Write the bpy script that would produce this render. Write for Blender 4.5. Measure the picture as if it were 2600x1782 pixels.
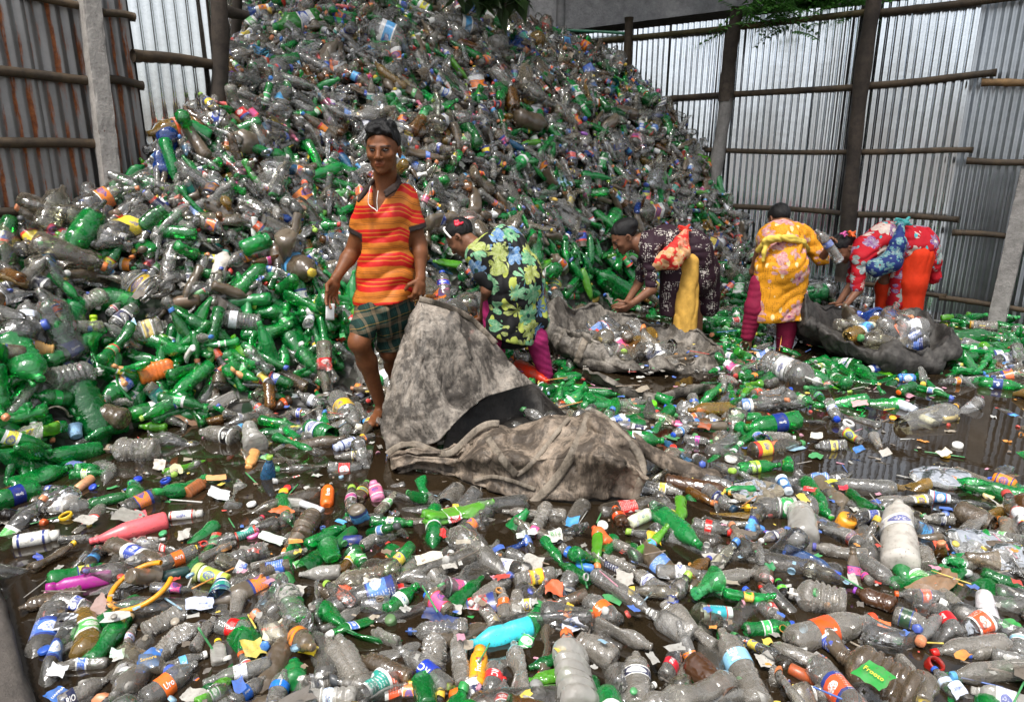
import bpy, bmesh, math, random
import numpy as np
from mathutils import Vector, Matrix, Quaternion

# ---------------------------------------------------------------- scene, camera, light
S = bpy.context.scene
for o in list(bpy.data.objects):
    bpy.data.objects.remove(o)
random.seed(7)
rng = np.random.default_rng(7)
F, CX, CY, CAMH = 1790.0, 1300.0, 891.0, 1.5
TH = math.atan((891 - 381) / F)
CT, ST = math.cos(TH), math.sin(TH)

cam = bpy.data.cameras.new('camera')
cam.sensor_width = 36
cam.sensor_fit = 'HORIZONTAL'
cam.lens = F / 2600 * 36
cam.clip_start = 0.05
cam.clip_end = 3000
camo = bpy.data.objects.new('camera', cam)
S.collection.objects.link(camo)
camo.location = (0, 0, CAMH)
camo.rotation_euler = (math.pi / 2 - TH, 0, 0)
S.camera = camo

SUN_EL, SUN_ROT = math.radians(66), math.radians(215)
w = bpy.data.worlds.new('World')
S.world = w
w.use_nodes = True
nt = w.node_tree
nt.nodes.clear()
sky = nt.nodes.new('ShaderNodeTexSky')
sky.sky_type = 'NISHITA'
sky.sun_disc = False
sky.sun_elevation = SUN_EL
sky.sun_rotation = SUN_ROT
sky.air_density = 1.0
sky.dust_density = 4.0
sky.ozone_density = 1.0
hs = nt.nodes.new('ShaderNodeHueSaturation')
hs.inputs['Saturation'].default_value = 0.26
bg = nt.nodes.new('ShaderNodeBackground')
bg.inputs['Strength'].default_value = 0.11
wo = nt.nodes.new('ShaderNodeOutputWorld')
nt.links.new(sky.outputs[0], hs.inputs['Color'])
nt.links.new(hs.outputs[0], bg.inputs[0])
nt.links.new(bg.outputs[0], wo.inputs[0])

sl = bpy.data.lights.new('sun', 'SUN')
sl.energy = 1.5
sl.angle = math.radians(10)
sl.color = (1, 0.95, 0.87)
slo = bpy.data.objects.new('sun', sl)
S.collection.objects.link(slo)
# sky texture: rotation 0 puts the sun towards +Y, growing clockwise seen from above
sd = Vector((math.sin(SUN_ROT) * math.cos(SUN_EL), math.cos(SUN_ROT) * math.cos(SUN_EL), math.sin(SUN_EL)))
slo.rotation_euler = sd.to_track_quat('Z', 'Y').to_euler()

S.view_settings.view_transform = 'Standard'
S.view_settings.look = 'None'
S.view_settings.exposure = 1.3
S.view_settings.gamma = 1.0
S.view_settings.use_curve_mapping = False
S.render.engine = 'CYCLES'
cy = S.cycles
cy.max_bounces = 7
cy.diffuse_bounces = 2
cy.glossy_bounces = 3
cy.transmission_bounces = 3
cy.transparent_max_bounces = 10
cy.use_denoising = True
cy.caustics_reflective = False
cy.caustics_refractive = False
cy.sample_clamp_indirect = 4.0

# ---------------------------------------------------------------- helpers
COL = S.collection

def ray(px, py):
    a, b = (px - CX) / F, (CY - py) / F
    return np.array([a, CT + b * ST, -ST + b * CT])

def at(px, py, Y):
    d = ray(px, py)
    return np.array([0, 0, CAMH]) + d * (Y / d[1])

def ground(px, py, z=0.0):
    d = ray(px, py)
    return np.array([0, 0, CAMH]) + d * ((z - CAMH) / d[2])

def onplane(px, py, P, n):
    d = ray(px, py)
    c = np.array([0, 0, CAMH])
    return c + d * (np.dot(P - c, n) / np.dot(d, n))

def proj(P):
    """world points (...,3) -> full-size pixel x, y and depth along the axis"""
    P = np.asarray(P, float)
    dx, dy, dz = P[..., 0], P[..., 1], P[..., 2] - CAMH
    dep = dy * CT - dz * ST
    upc = dy * ST + dz * CT
    return CX + F * dx / dep, CY - F * upc / dep, dep

def srgb(h):
    h = h.lstrip('#')
    v = [int(h[i:i + 2], 16) / 255 for i in (0, 2, 4)]
    return tuple(x / 12.92 if x <= 0.04045 else ((x + 0.055) / 1.055) ** 2.4 for x in v)

def link(o, parent=None):
    COL.objects.link(o)
    if parent is not None:
        o.parent = parent
    return o

def mesh_from(name, V, Fc, smooth=True, mats=None, midx=None):
    me = bpy.data.meshes.new(name)
    me.from_pydata([tuple(map(float, v)) for v in V], [], [tuple(map(int, f)) for f in Fc])
    if smooth:
        me.polygons.foreach_set('use_smooth', [True] * len(me.polygons))
    for m in mats or []:
        me.materials.append(m)
    if midx is not None:
        me.polygons.foreach_set('material_index', np.asarray(midx, np.int32))
    me.update()
    return me

def quads_mesh(name, V, Q, mats, midx=None, smooth=True):
    """fast mesh of numpy quads"""
    V = np.ascontiguousarray(V, np.float32)
    Q = np.ascontiguousarray(Q, np.int32)
    me = bpy.data.meshes.new(name)
    me.vertices.add(len(V))
    me.vertices.foreach_set('co', V.ravel())
    me.loops.add(Q.size)
    me.loops.foreach_set('vertex_index', Q.ravel())
    me.polygons.add(len(Q))
    k = Q.shape[1]
    me.polygons.foreach_set('loop_start', np.arange(0, Q.size, k, dtype=np.int32))
    me.polygons.foreach_set('loop_total', np.full(len(Q), k, np.int32))
    for m in mats:
        me.materials.append(m)
    if midx is not None:
        me.polygons.foreach_set('material_index', np.asarray(midx, np.int32))
    if smooth:
        me.polygons.foreach_set('use_smooth', np.ones(len(Q), bool))
    me.update(calc_edges=True)
    me.validate()
    return me

def obj(name, me, parent=None, label=None, cat=None, group=None, kind=None, loc=None, color=None):
    o = bpy.data.objects.new(name, me)
    link(o, parent)
    tag(o, label, cat, group, kind)
    if loc is not None:
        o.location = loc
    if color is not None:
        o.color = color
    return o

def tag(o, label=None, cat=None, group=None, kind=None):
    if label: o['label'] = label
    if cat: o['category'] = cat
    if group: o['group'] = group
    if kind: o['kind'] = kind
    return o

# ---------------------------------------------------------------- node material helper
class NM:
    def __init__(s, name):
        s.m = bpy.data.materials.new(name)
        s.m.use_nodes = True
        s.t = s.m.node_tree
        s.t.nodes.clear()
        s.out = s.t.nodes.new('ShaderNodeOutputMaterial')
    def n(s, typ, **kw):
        x = s.t.nodes.new('ShaderNode' + typ)
        for k, v in kw.items():
            if k == 'ins':
                for kk, vv in v.items():
                    s.set(x.inputs[kk], vv)
            else:
                setattr(x, k, v)
        return x
    def set(s, sock, v):
        if isinstance(v, bpy.types.NodeSocket):
            s.t.links.new(v, sock)
        else:
            if sock.type == 'RGBA' and len(v) == 3:
                v = (*v, 1)
            sock.default_value = v
    def noise(s, scale, detail=4, rough=0.6, vec=None, dist=0.0):
        x = s.n('TexNoise', ins={'Scale': scale, 'Detail': detail, 'Roughness': rough, 'Distortion': dist})
        if vec is not None: s.set(x.inputs['Vector'], vec)
        return x.outputs['Fac']
    def ramp(s, fac, stops, interp='LINEAR'):
        x = s.n('ValToRGB')
        x.color_ramp.interpolation = interp
        e = x.color_ramp.elements
        while len(e) < len(stops): e.new(0.5)
        for i, (p, c) in enumerate(stops):
            e[i].position = p
            e[i].color = (c, c, c, 1) if isinstance(c, (int, float)) else (*c, 1) if len(c) == 3 else c
        s.set(x.inputs[0], fac)
        return x.outputs[0]
    def mix(s, fac, a, b, mode='MIX'):
        x = s.n('Mix', data_type='RGBA', blend_type=mode)
        s.set(x.inputs[0], fac); s.set(x.inputs[6], a); s.set(x.inputs[7], b)
        return x.outputs[2]
    def math(s, op, a, b=0.0, c=0.0, clamp=False):
        x = s.n('Math', operation=op, use_clamp=clamp)
        s.set(x.inputs[0], a); s.set(x.inputs[1], b); s.set(x.inputs[2], c)
        return x.outputs[0]
    def bump(s, h, strength=0.3, dist=0.01):
        x = s.n('Bump', ins={'Height': h, 'Strength': strength, 'Distance': dist})
        return x.outputs[0]
    def mixs(s, fac, a, b):
        x = s.n('MixShader')
        s.set(x.inputs[0], fac); s.t.links.new(a, x.inputs[1]); s.t.links.new(b, x.inputs[2])
        return x.outputs[0]
    def done(s, sh):
        s.t.links.new(sh, s.out.inputs[0])
        return s.m
    def coord(s, which='Object'):
        return s.n('TexCoord').outputs[which]
    def mapping(s, vec, scale=(1, 1, 1), rot=(0, 0, 0), loc=(0, 0, 0)):
        x = s.n('Mapping')
        s.set(x.inputs[0], vec)
        x.inputs['Scale'].default_value = scale
        x.inputs['Rotation'].default_value = rot
        x.inputs['Location'].default_value = loc
        return x.outputs[0]
    def sep(s, vec):
        x = s.n('SeparateXYZ'); s.set(x.inputs[0], vec)
        return x.outputs
    def comb(s, a, b, c):
        x = s.n('CombineXYZ')
        s.set(x.inputs[0], a); s.set(x.inputs[1], b); s.set(x.inputs[2], c)
        return x.outputs[0]
    def pbr(s, color, rough=0.6, metal=0.0, normal=None, spec=0.5, **kw):
        x = s.n('BsdfPrincipled')
        s.set(x.inputs['Base Color'], color)
        s.set(x.inputs['Roughness'], rough)
        s.set(x.inputs['Metallic'], metal)
        s.set(x.inputs['Specular IOR Level'], spec)
        if normal is not None: s.set(x.inputs['Normal'], normal)
        for k, v in kw.items(): s.set(x.inputs[k], v)
        return x.outputs[0]

def simple_mat(name, color, rough=0.6, var=0.25, scale=30, bump=0.2, metal=0.0, dirt=None, spec=0.5):
    m = NM(name)
    c = m.coord()
    f = m.noise(scale, 5, 0.65, c)
    col = m.mix(m.ramp(f, [(0.3, 0.0), (0.7, 1.0)]), tuple(x * (1 - var) for x in color), tuple(min(1, x * (1 + var)) for x in color))
    if dirt:
        f2 = m.noise(scale * 0.3, 6, 0.7, c)
        col = m.mix(m.ramp(f2, [(0.52, 0.0), (0.68, 0.8)]), col, dirt)
    return m.done(m.pbr(col, rough, metal, m.bump(f, bump, 0.004), spec))

# ---------------------------------------------------------------- shared materials
def plastic_mat(name, src):
    """thin see-through plastic; colour and opacity from the object colour or from the mesh attribute"""
    m = NM(name)
    if src == 'obj':
        oi = m.n('ObjectInfo')
        col, al, rnd = oi.outputs['Color'], oi.outputs['Alpha'], oi.outputs['Random']
        co = m.coord('Object')
        add = m.n('VectorMath', operation='ADD'); m.set(add.inputs[0], co)
        m.set(add.inputs[1], m.comb(m.math('MULTIPLY', rnd, 17.0), m.math('MULTIPLY', rnd, 5.0), 0.0))
        co = add.outputs[0]
    else:
        at_ = m.n('Attribute', attribute_name='col')
        col, al = at_.outputs['Color'], at_.outputs['Alpha']
        co = m.n('NewGeometry').outputs['Position']
    n1 = m.noise(13, 3, 0.6, co)
    n2 = m.noise(48, 4, 0.6, co)
    grime = m.ramp(n1, [(0.52, 0.0), (0.74, 0.6)])
    speck = m.ramp(n2, [(0.66, 0.0), (0.74, 0.6)])
    n3 = m.noise(17, 1, 0.5, co, 0.6)
    crink = m.math('ABSOLUTE', m.math('SUBTRACT', n3, 0.5))
    bumpn = m.bump(m.math('SUBTRACT', m.math('MULTIPLY', n1, 0.7), m.math('MULTIPLY', crink, 0.55)), 0.7, 0.020)
    sc3 = m.n('VectorMath', operation='SCALE'); m.set(sc3.inputs[0], col); sc3.inputs['Scale'].default_value = 2.6
    cl = m.n('VectorMath', operation='MINIMUM'); m.set(cl.inputs[0], sc3.outputs[0]); cl.inputs[1].default_value = (1, 1, 1)
    tint = m.mix(0.10, cl.outputs[0], (1, 1, 1))
    tr = m.n('BsdfTransparent'); m.set(tr.inputs[0], tint)
    dcol = m.mix(m.math('MULTIPLY', grime, 0.6), col, (0.20, 0.155, 0.11))
    fine = m.ramp(m.noise(170, 2, 0.6, co), [(0.70, 0.0), (0.74, 0.8)])
    speck = m.math('MAXIMUM', speck, fine)
    dcol = m.mix(m.math('MULTIPLY', speck, 0.85), dcol, (0.05, 0.04, 0.03))
    df = m.n('BsdfDiffuse'); m.set(df.inputs[0], dcol); m.set(df.inputs['Normal'], bumpn)
    tl = m.n('BsdfTranslucent'); m.set(tl.inputs[0], dcol); m.set(tl.inputs['Normal'], bumpn)
    body = m.mixs(0.45, df.outputs[0], tl.outputs[0])
    lw = m.n('LayerWeight', ins={'Blend': 0.5})
    rim = m.math('MULTIPLY', m.math('POWER', lw.outputs['Facing'], 3.0), 0.5)
    op = m.math('ADD', m.math('ADD', al, rim), m.math('MULTIPLY', m.math('ADD', grime, speck), 0.28), clamp=True)
    sh = m.mixs(op, tr.outputs[0], body)
    gl = m.n('BsdfGlossy'); m.set(gl.inputs[0], (1, 1, 1)); m.set(gl.inputs['Roughness'], m.math('MULTIPLY_ADD', grime, 0.35, 0.045))
    m.set(gl.inputs['Normal'], bumpn)
    fr = m.n('Fresnel', ins={'IOR': 1.6}); m.set(fr.inputs['Normal'], bumpn)
    return m.done(m.mixs(m.math('MULTIPLY', fr.outputs[0], 1.15, clamp=True), sh, gl.outputs[0]))

def opaque_mat(name, src, attr='lab', graphic=False, rough=0.35):
    m = NM(name)
    if src == 'obj':
        oi = m.n('ObjectInfo')
        col, rnd = oi.outputs['Color'], oi.outputs['Random']
        co = m.coord('Object')
        add = m.n('VectorMath', operation='ADD'); m.set(add.inputs[0], co)
        m.set(add.inputs[1], m.comb(m.math('MULTIPLY', rnd, 31.0), m.math('MULTIPLY', rnd, 7.0), 0.0))
        co = add.outputs[0]
    else:
        atn = m.n('Attribute', attribute_name=attr)
        col, rnd = atn.outputs['Color'], atn.outputs['Alpha']
        co = m.n('NewGeometry').outputs['Position']
    if graphic:
        # printed band: edge stripes, an oval emblem with lettering-like lines, small print at the sides
        la = m.n('Attribute', attribute_name='luv')
        lc, ls, lv = m.sep(la.outputs['Vector'])
        rn = m.math('FRACT', m.math('MULTIPLY', rnd, 7.31))
        hi = m.math('GREATER_THAN', rn, 0.5)
        sec = m.mix(hi, (0.74, 0.74, 0.71), m.mix(m.math('GREATER_THAN', rn, 0.75), (0.03, 0.05, 0.22), (0.62, 0.05, 0.03)))
        lt = m.math('MULTIPLY', m.math('ADD', m.math('ADD', m.sep(col)[0], m.sep(col)[1]), m.sep(col)[2]), 0.34)
        ink = m.mix(m.math('GREATER_THAN', lt, 0.33), (0.78, 0.78, 0.75), (0.05, 0.07, 0.30))
        ev = m.math('ABSOLUTE', m.math('SUBTRACT', lv, 0.5))
        c2 = m.mix(m.math('GREATER_THAN', ev, m.math('MULTIPLY_ADD', rn, 0.12, 0.34)), col, sec)
        el = m.math('ADD', m.math('POWER', m.math('ABSOLUTE', m.math('DIVIDE', ls, 0.62)), 2.0), m.math('POWER', m.math('DIVIDE', ev, 0.27), 2.0))
        wob = m.math('ADD', el, m.math('MULTIPLY', m.math('SUBTRACT', m.noise(60, 1, 0.4, co), 0.5), 1.1))
        c2 = m.mix(m.math('MULTIPLY', m.math('LESS_THAN', wob, m.math('MULTIPLY', m.math('FRACT', m.math('MULTIPLY', rnd, 13.7)), 1.5)), 0.85), c2, ink)
        tx = m.math('GREATER_THAN', m.noise(220, 1, 0.4, co), 0.54)
        c2 = m.mix(m.math('MULTIPLY', m.math('MULTIPLY', tx, m.math('LESS_THAN', el, 0.55)), 0.8), c2, col)
        ln = m.math('MULTIPLY', m.math('LESS_THAN', m.math('FRACT', m.math('MULTIPLY', lv, 8.0)), 0.45), m.math('GREATER_THAN', m.noise(260, 1, 0.4, co), 0.5))
        side = m.math('MULTIPLY', m.math('GREATER_THAN', m.math('ABSOLUTE', ls), 0.78), ln)
        col = m.mix(m.math('MULTIPLY', side, 0.7), c2, ink)
    d = m.noise(30, 5, 0.7, co)
    col = m.mix(m.ramp(d, [(0.5, 0.0), (0.7, 0.55)]), col, (0.12, 0.095, 0.07))
    sp = m.noise(120, 2, 0.6, co)
    col = m.mix(m.ramp(sp, [(0.64, 0.0), (0.72, 0.7)]), col, (0.05, 0.04, 0.03))
    return m.done(m.pbr(col, rough, 0, m.bump(m.noise(60, 3, 0.6, co), 0.2, 0.006)))

M = {}
M['plastic'] = plastic_mat('clear_plastic', 'obj')
M['plastic_heap'] = plastic_mat('heap_plastic', 'attr')
M['opaque'] = opaque_mat('coloured_plastic', 'obj')
M['wrapper'] = opaque_mat('printed_film', 'obj', graphic=True, rough=0.28)
M['plainwrap'] = opaque_mat('plain_film', 'obj', graphic=False, rough=0.28)
M['wrapper_heap'] = opaque_mat('heap_film', 'attr', 'lab', True, 0.3)
M['cap_heap'] = opaque_mat('heap_caps', 'attr', 'capc')
M['print'] = opaque_mat('ink', 'obj', rough=0.4)
# ---------------------------------------------------------------- ground, water
g = NM('mud')
gc = g.coord()
gn = g.noise(3, 8, 0.7, gc)
gm = g.done(g.pbr(g.ramp(gn, [(0.3, (0.045, 0.035, 0.025)), (0.7, (0.11, 0.09, 0.065))]), 0.8, 0, g.bump(gn, 0.5, 0.05)))
R_ = 900
obj('ground', mesh_from('ground', [(-R_, -R_, -0.25), (R_, -R_, -0.25), (R_, R_, -0.25), (-R_, R_, -0.25)], [(0, 1, 2, 3)], False, [gm]), kind='structure')

wm = NM('muddy_water')
wc = wm.coord()
wn = wm.noise(5, 3, 0.5, wc)
wn2 = wm.noise(28, 2, 0.5, wc)
wcol = wm.ramp(wm.noise(1.3, 5, 0.6, wc), [(0.35, (0.010, 0.007, 0.004)), (0.65, (0.027, 0.018, 0.0095))])
wat = wm.done(wm.pbr(wcol, 0.03, 0, wm.bump(wm.math('ADD', wn, wm.math('MULTIPLY', wn2, 0.25)), 0.028, 0.02), 0.6))
# yard outline (water sheet) between the fences
obj('water', mesh_from('water', [(-9, -6, 0), (9, -6, 0), (9, 13, 0), (-9, 13, 0)], [(0, 1, 2, 3)], False, [wat]), kind='structure')

# ---------------------------------------------------------------- fences
def metal_mat(name, base, rough, rust=0.0, streak=0.3, dark=0.0):
    m = NM(name)
    c = m.coord()
    oi = m.n('ObjectInfo').outputs['Random']
    sh = m.n('VectorMath', operation='ADD'); m.set(sh.inputs[0], c); m.set(sh.inputs[1], m.comb(m.math('MULTIPLY', oi, 9.0), 0.0, m.math('MULTIPLY', oi, 4.0)))
    c = sh.outputs[0]
    spangle = m.n('TexVoronoi', ins={'Scale': 60.0}); m.set(spangle.inputs['Vector'], c)
    sp = m.n('SeparateColor'); m.set(sp.inputs[0], spangle.outputs['Color'])
    n1 = m.noise(9, 6, 0.7, m.mapping(c, (1, 1, 0.14)))
    n2 = m.noise(2.2, 4, 0.6, c)
    col = m.mix(m.math('MULTIPLY', sp.outputs[0], 0.22), base, tuple(x * 0.65 for x in base))
    col = m.mix(m.ramp(n2, [(0.35, 0.0), (0.75, streak)]), col, tuple(x * 0.5 for x in base))
    r = m.math('ADD', rough, m.math('MULTIPLY', n1, 0.12))
    met = 1.0 - dark
    if rust > 0:
        # rust runs down the valleys of the sheet and gathers in streaks
        x = m.sep(m.coord())[0]
        val = m.n('Attribute', attribute_name='valley').outputs['Fac']
        st = m.noise(5, 6, 0.72, m.mapping(c, (3.2, 1, 0.3)))
        k = m.math('ADD', st, m.math('MULTIPLY', val, 0.19))
        rf = m.ramp(k, [(0.74 - rust * 0.10, 0.0), (0.80 - rust * 0.08, 1.0)])
        rc = m.ramp(m.noise(40, 4, 0.6, c), [(0.3, (0.11, 0.030, 0.010)), (0.7, (0.30, 0.095, 0.025))])
        col = m.mix(rf, col, rc)
        r = m.math('MAXIMUM', r, m.math('MULTIPLY', rf, 0.85))
        met = m.math('MULTIPLY', m.math('SUBTRACT', 1.0, rf), 1.0 - dark)
    stn = m.noise(14, 6, 0.75, m.mapping(c, (1, 1, 0.5)))
    col = m.mix(m.ramp(stn, [(0.66, 0.0), (0.74, 0.5)]), col, (0.10, 0.075, 0.05))
    return m.done(m.pbr(col, r, met, m.bump(m.noise(6, 3, 0.5, c), 0.07, 0.02)))

MET_R = metal_mat('bright_galvanised', (0.86, 0.91, 0.97), 0.11, streak=0.18)
MET_R2 = metal_mat('dull_galvanised', (0.52, 0.55, 0.58), 0.26, streak=0.6)
MET_N = metal_mat('new_galvanised', (0.86, 0.88, 0.88), 0.10, streak=0.1)
MET_O = metal_mat('old_rusty_sheet', (0.25, 0.245, 0.24), 0.42, rust=1.0, streak=0.8, dark=0.25)
MET_D = metal_mat('old_dark_sheet', (0.11, 0.115, 0.12), 0.5, rust=0.25, streak=0.8, dark=0.35)

def sheet_mesh(name, W, H, pitch, depth, mat, seed, nz=7, trap=True, lean=0.0):
    """corrugated sheet in its own frame: x along the wall, z up, y out of the wall (towards the yard)"""
    r = random.Random(seed)
    if trap:
        prof = [(0.0, 0.0), (0.06, 0.75), (0.12, 1.0), (0.5, 1.0), (0.56, 0.75), (0.62, 0.0), (0.81, -0.05)]
    else:
        prof = [(i / 8, 0.5 - 0.5 * math.cos(2 * math.pi * i / 8)) for i in range(8)]
    xs, ys, vs = [], [], []
    n = int(W / pitch)
    for i in range(n):
        for a, b in prof:
            xs.append((i + a) * pitch); ys.append(b * depth); vs.append(1.0 - min(1, max(0, b)))
    xs.append(n * pitch); ys.append(0.0); vs.append(1.0)
    V, val = [], []
    ph = [r.uniform(0, 6.28) for _ in range(6)]
    for k in range(nz + 1):
        z = H * k / nz
        for x, y, v in zip(xs, ys, vs):
            wob = 0.006 * math.sin(3.1 * x + ph[0] + 1.7 * z) + 0.004 * math.sin(9 * x + ph[1] - 2.3 * z) + 0.003 * math.sin(23 * x + ph[2] + 5 * z)
            V.append((x + lean * z, y + wob, z)); val.append(v)
    N = len(xs)
    Fc = [(k * N + i, k * N + i + 1, (k + 1) * N + i + 1, (k + 1) * N + i) for k in range(nz) for i in range(N - 1)]
    me = mesh_from(name, V, Fc, True, [mat])
    a = me.attributes.new('valley', 'FLOAT', 'POINT')
    a.data.foreach_set('value', np.array(val, np.float32))
    me.set_sharp_from_angle(angle=math.radians(28))
    return me

def pole_mesh(name, P, Q, r0, r1, mat, seed=0, knots=True, seg=10, sag=0.0, wob=0.01):
    """bamboo pole or rough post between two points (object space = world)"""
    r = random.Random(seed)
    P, Q = np.array(P, float), np.array(Q, float)
    L = np.linalg.norm(Q - P)
    a = (Q - P) / L
    h = np.array([0, 0, 1.0]) if abs(a[2]) < 0.9 else np.array([1.0, 0, 0])
    b = np.cross(a, h); b /= np.linalg.norm(b)
    c = np.cross(a, b)
    n = max(8, int(L / 0.06))
    V = []
    kn = max(3, int(L / 0.32))
    p1, p2 = r.uniform(0, 6.28), r.uniform(0, 6.28)
    for i in range(n + 1):
        t = i / n
        rad = r0 + (r1 - r0) * t
        if knots:
            ft = (t * kn) % 1.0
            rad *= 1 + 0.14 * math.exp(-((min(ft, 1 - ft)) / 0.07) ** 2)
        else:
            rad *= 1 + 0.07 * math.sin(t * 13 + p1) + 0.05 * math.sin(t * 29 + p2)
        ctr = P + a * (L * t) + b * wob * math.sin(t * 5 + p1) + c * wob * math.sin(t * 4 + p2) - np.array([0, 0, sag * 4 * t * (1 - t)])
        for j in range(seg):
            an = 2 * math.pi * j / seg
            rr = rad * (1 + (0.0 if knots else 0.06 * math.sin(3 * an + p2 + t * 6)))
            V.append(ctr + (b * math.cos(an) + c * math.sin(an)) * rr)
    Fc = [(i * seg + j, i * seg + (j + 1) % seg, (i + 1) * seg + (j + 1) % seg, (i + 1) * seg + j) for i in range(n) for j in range(seg)]
    Fc.append(tuple(range(seg)))
    Fc.append(tuple(n * seg + j for j in range(seg))[::-1])
    return mesh_from(name, V, Fc, True, [mat])

def wood_mat(name, c0, c1, rough=0.75):
    m = NM(name)
    c = m.n('NewGeometry').outputs['Position']
    f = m.noise(18, 6, 0.7, m.mapping(c, (1, 1, 1)))
    f2 = m.noise(3.5, 4, 0.6, c)
    col = m.mix(m.ramp(f2, [(0.35, 0.0), (0.68, 1.0)]), c0, c1)
    col = m.mix(m.ramp(f, [(0.45, 0.0), (0.7, 0.7)]), col, tuple(x * 0.35 for x in c0))
    return m.done(m.pbr(col, rough, 0, m.bump(f, 0.5, 0.01)))
BAMBOO = wood_mat('weathered_bamboo', (0.030, 0.021, 0.013), (0.085, 0.055, 0.028))
BAMBOO_G = wood_mat('greenish_bamboo', (0.05, 0.042, 0.014), (0.10, 0.075, 0.028))
BAMBOO_T = wood_mat('tan_bamboo', (0.13, 0.075, 0.03), (0.24, 0.14, 0.055))
POSTW = wood_mat('dark_wood', (0.028, 0.021, 0.016), (0.075, 0.056, 0.042), 0.85)

def concrete_mat(name, base, brick=False):
    m = NM(name)
    c = m.n('NewGeometry').outputs['Position']
    f = m.noise(9, 8, 0.75, c)
    f2 = m.noise(45, 4, 0.7, c)
    col = m.mix(m.ramp(f, [(0.3, 0.0), (0.7, 1.0)]), tuple(x * 0.55 for x in base), tuple(x * 1.15 for x in base))
    col = m.mix(m.ramp(f2, [(0.58, 0.0), (0.7, 0.5)]), col, tuple(x * 0.3 for x in base))
    if brick:
        b = m.noise(6, 5, 0.7, m.mapping(c, (1.4, 1.4, 0.5), loc=(3, 1, 7)))
        col = m.mix(m.ramp(b, [(0.64, 0.0), (0.67, 1.0)]), col, (0.14, 0.055, 0.04))
    return m.done(m.pbr(col, 0.9, 0, m.bump(m.math('ADD', f, m.math('MULTIPLY', f2, 0.4)), 0.8, 0.015)))
CONC = concrete_mat('pale_concrete', (0.44, 0.41, 0.38), True)
CONC2 = concrete_mat('cracked_render', (0.30, 0.285, 0.27), True)
CONC3 = concrete_mat('kerb_concrete', (0.085, 0.073, 0.064))

def box_post(name, P, Q, wx, wy, mat, yaw, seed=0, cracks=True):
    """rough square post from P (bottom) to Q (top)"""
    r = random.Random(seed)
    P, Q = np.array(P, float), np.array(Q, float)
    n = 26
    V = []
    cx, sx = math.cos(yaw), math.sin(yaw)
    k = 6
    for i in range(n + 1):
        ctr = P + (Q - P) * (i / n)
        ring = []
        for s in range(4):
            x0, y0 = [(-1, -1), (1, -1), (1, 1), (-1, 1)][s]
            x1, y1 = [(1, -1), (1, 1), (-1, 1), (-1, -1)][s]
            for q in range(k):
                t = q / k
                xx, yy = x0 + (x1 - x0) * t, y0 + (y1 - y0) * t
                chip = 1 - (0.10 * r.random() if q == 0 else 0.02 * r.random())
                xx *= wx / 2 * chip; yy *= wy / 2 * chip
                ring.append(ctr + np.array([xx * cx - yy * sx, xx * sx + yy * cx, 0]))
        V += ring
    N = 4 * k
    Fc = [(i * N + j, i * N + (j + 1) % N, (i + 1) * N + (j + 1) % N, (i + 1) * N + j) for i in range(n) for j in range(N)]
    Fc.append(tuple(n * N + j for j in range(N)))
    return mesh_from(name, V, Fc, False, [mat])

class Wall:
    """a vertical wall plane: P on the ground, direction d (unit, horizontal), n towards the yard"""
    def __init__(s, P, d, n):
        s.P, s.d, s.n = np.array(P, float), np.array(d, float), np.array(n, float)
    def pt(s, px, py, off=0.0):
        return onplane(px, py, s.P + s.n * off, s.n)
    def uv(s, q):
        return float(np.dot(q - s.P, s.d)), float(q[2])
    def world(s, u, z, off=0.0):
        return s.P + s.d * u + s.n * off + np.array([0, 0, z])
    def yaw(s):
        return math.atan2(s.d[1], s.d[0])

# ---- right fence: runs from near right to far left
Pr = ground(2517, 811); Pr[2] = 0
dr = np.array([1.25, -1.0, 0]); dr /= np.linalg.norm(dr)
nr = np.array([-dr[1], dr[0], 0]); nr = -nr if nr[1] > 0 else nr
WR = Wall(Pr, dr, nr)

fence_r = obj('corrugated_fence', None, label='tall bright corrugated metal fence with bamboo rails behind the stooping women', cat='fence', loc=tuple(WR.P))
fence_r.rotation_euler = (0, 0, WR.yaw())
uL = WR.uv(WR.pt(1400, 98))[0]
uR = WR.uv(WR.pt(2600, 100))[0] + 1.2
def top_z(u):
    # top edge of the sheets, read off the photo at two places
    (ua, za), (ub, zb) = WR.uv(WR.pt(1457, 92)), WR.uv(WR.pt(2206, 16))
    return za + (zb - za) * (u - ua) / (ub - ua)
u_seam = WR.uv(WR.pt(2440, 330))[0]
SEAMLEAN = 0.0
u = uL - 0.8
k = 0
def local_y_flip():
    # local +y of the wall frame must look into the yard
    return 1.0 if np.dot(np.array([-math.sin(WR.yaw()), math.cos(WR.yaw()), 0]), WR.n) > 0 else -1.0
fl = local_y_flip()
while u < u_seam - 0.02:
    Wd = min(0.80, u_seam - u)
    me = sheet_mesh('corrugated_sheet', Wd + 0.05, top_z(u + 0.4) + 0.12 + 0.02 * random.uniform(-1, 1), 0.067, 0.020 * fl, MET_R, k, trap=False)
    o = obj('corrugated_sheet', me, fence_r)
    o.location = (u, 0.004 * (k % 2) * fl, -0.1)
    o.rotation_euler = (random.uniform(-0.012, 0.012), 0, random.uniform(-0.015, 0.015))
    u += 0.80; k += 1
u = u_seam - 0.03
while u < uR:
    me = sheet_mesh('corrugated_sheet', 0.85, top_z(u + 0.4) + 0.1, 0.058, 0.018 * fl, MET_R2, k, trap=False)
    o = obj('corrugated_sheet', me, fence_r, label='duller grey corrugated sheet of the right end')
    o.location = (u, -0.035 * fl, -0.1)
    o.rotation_euler = (random.uniform(-0.01, 0.01), 0, -0.02 * fl)
    u += 0.81; k += 1

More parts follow.
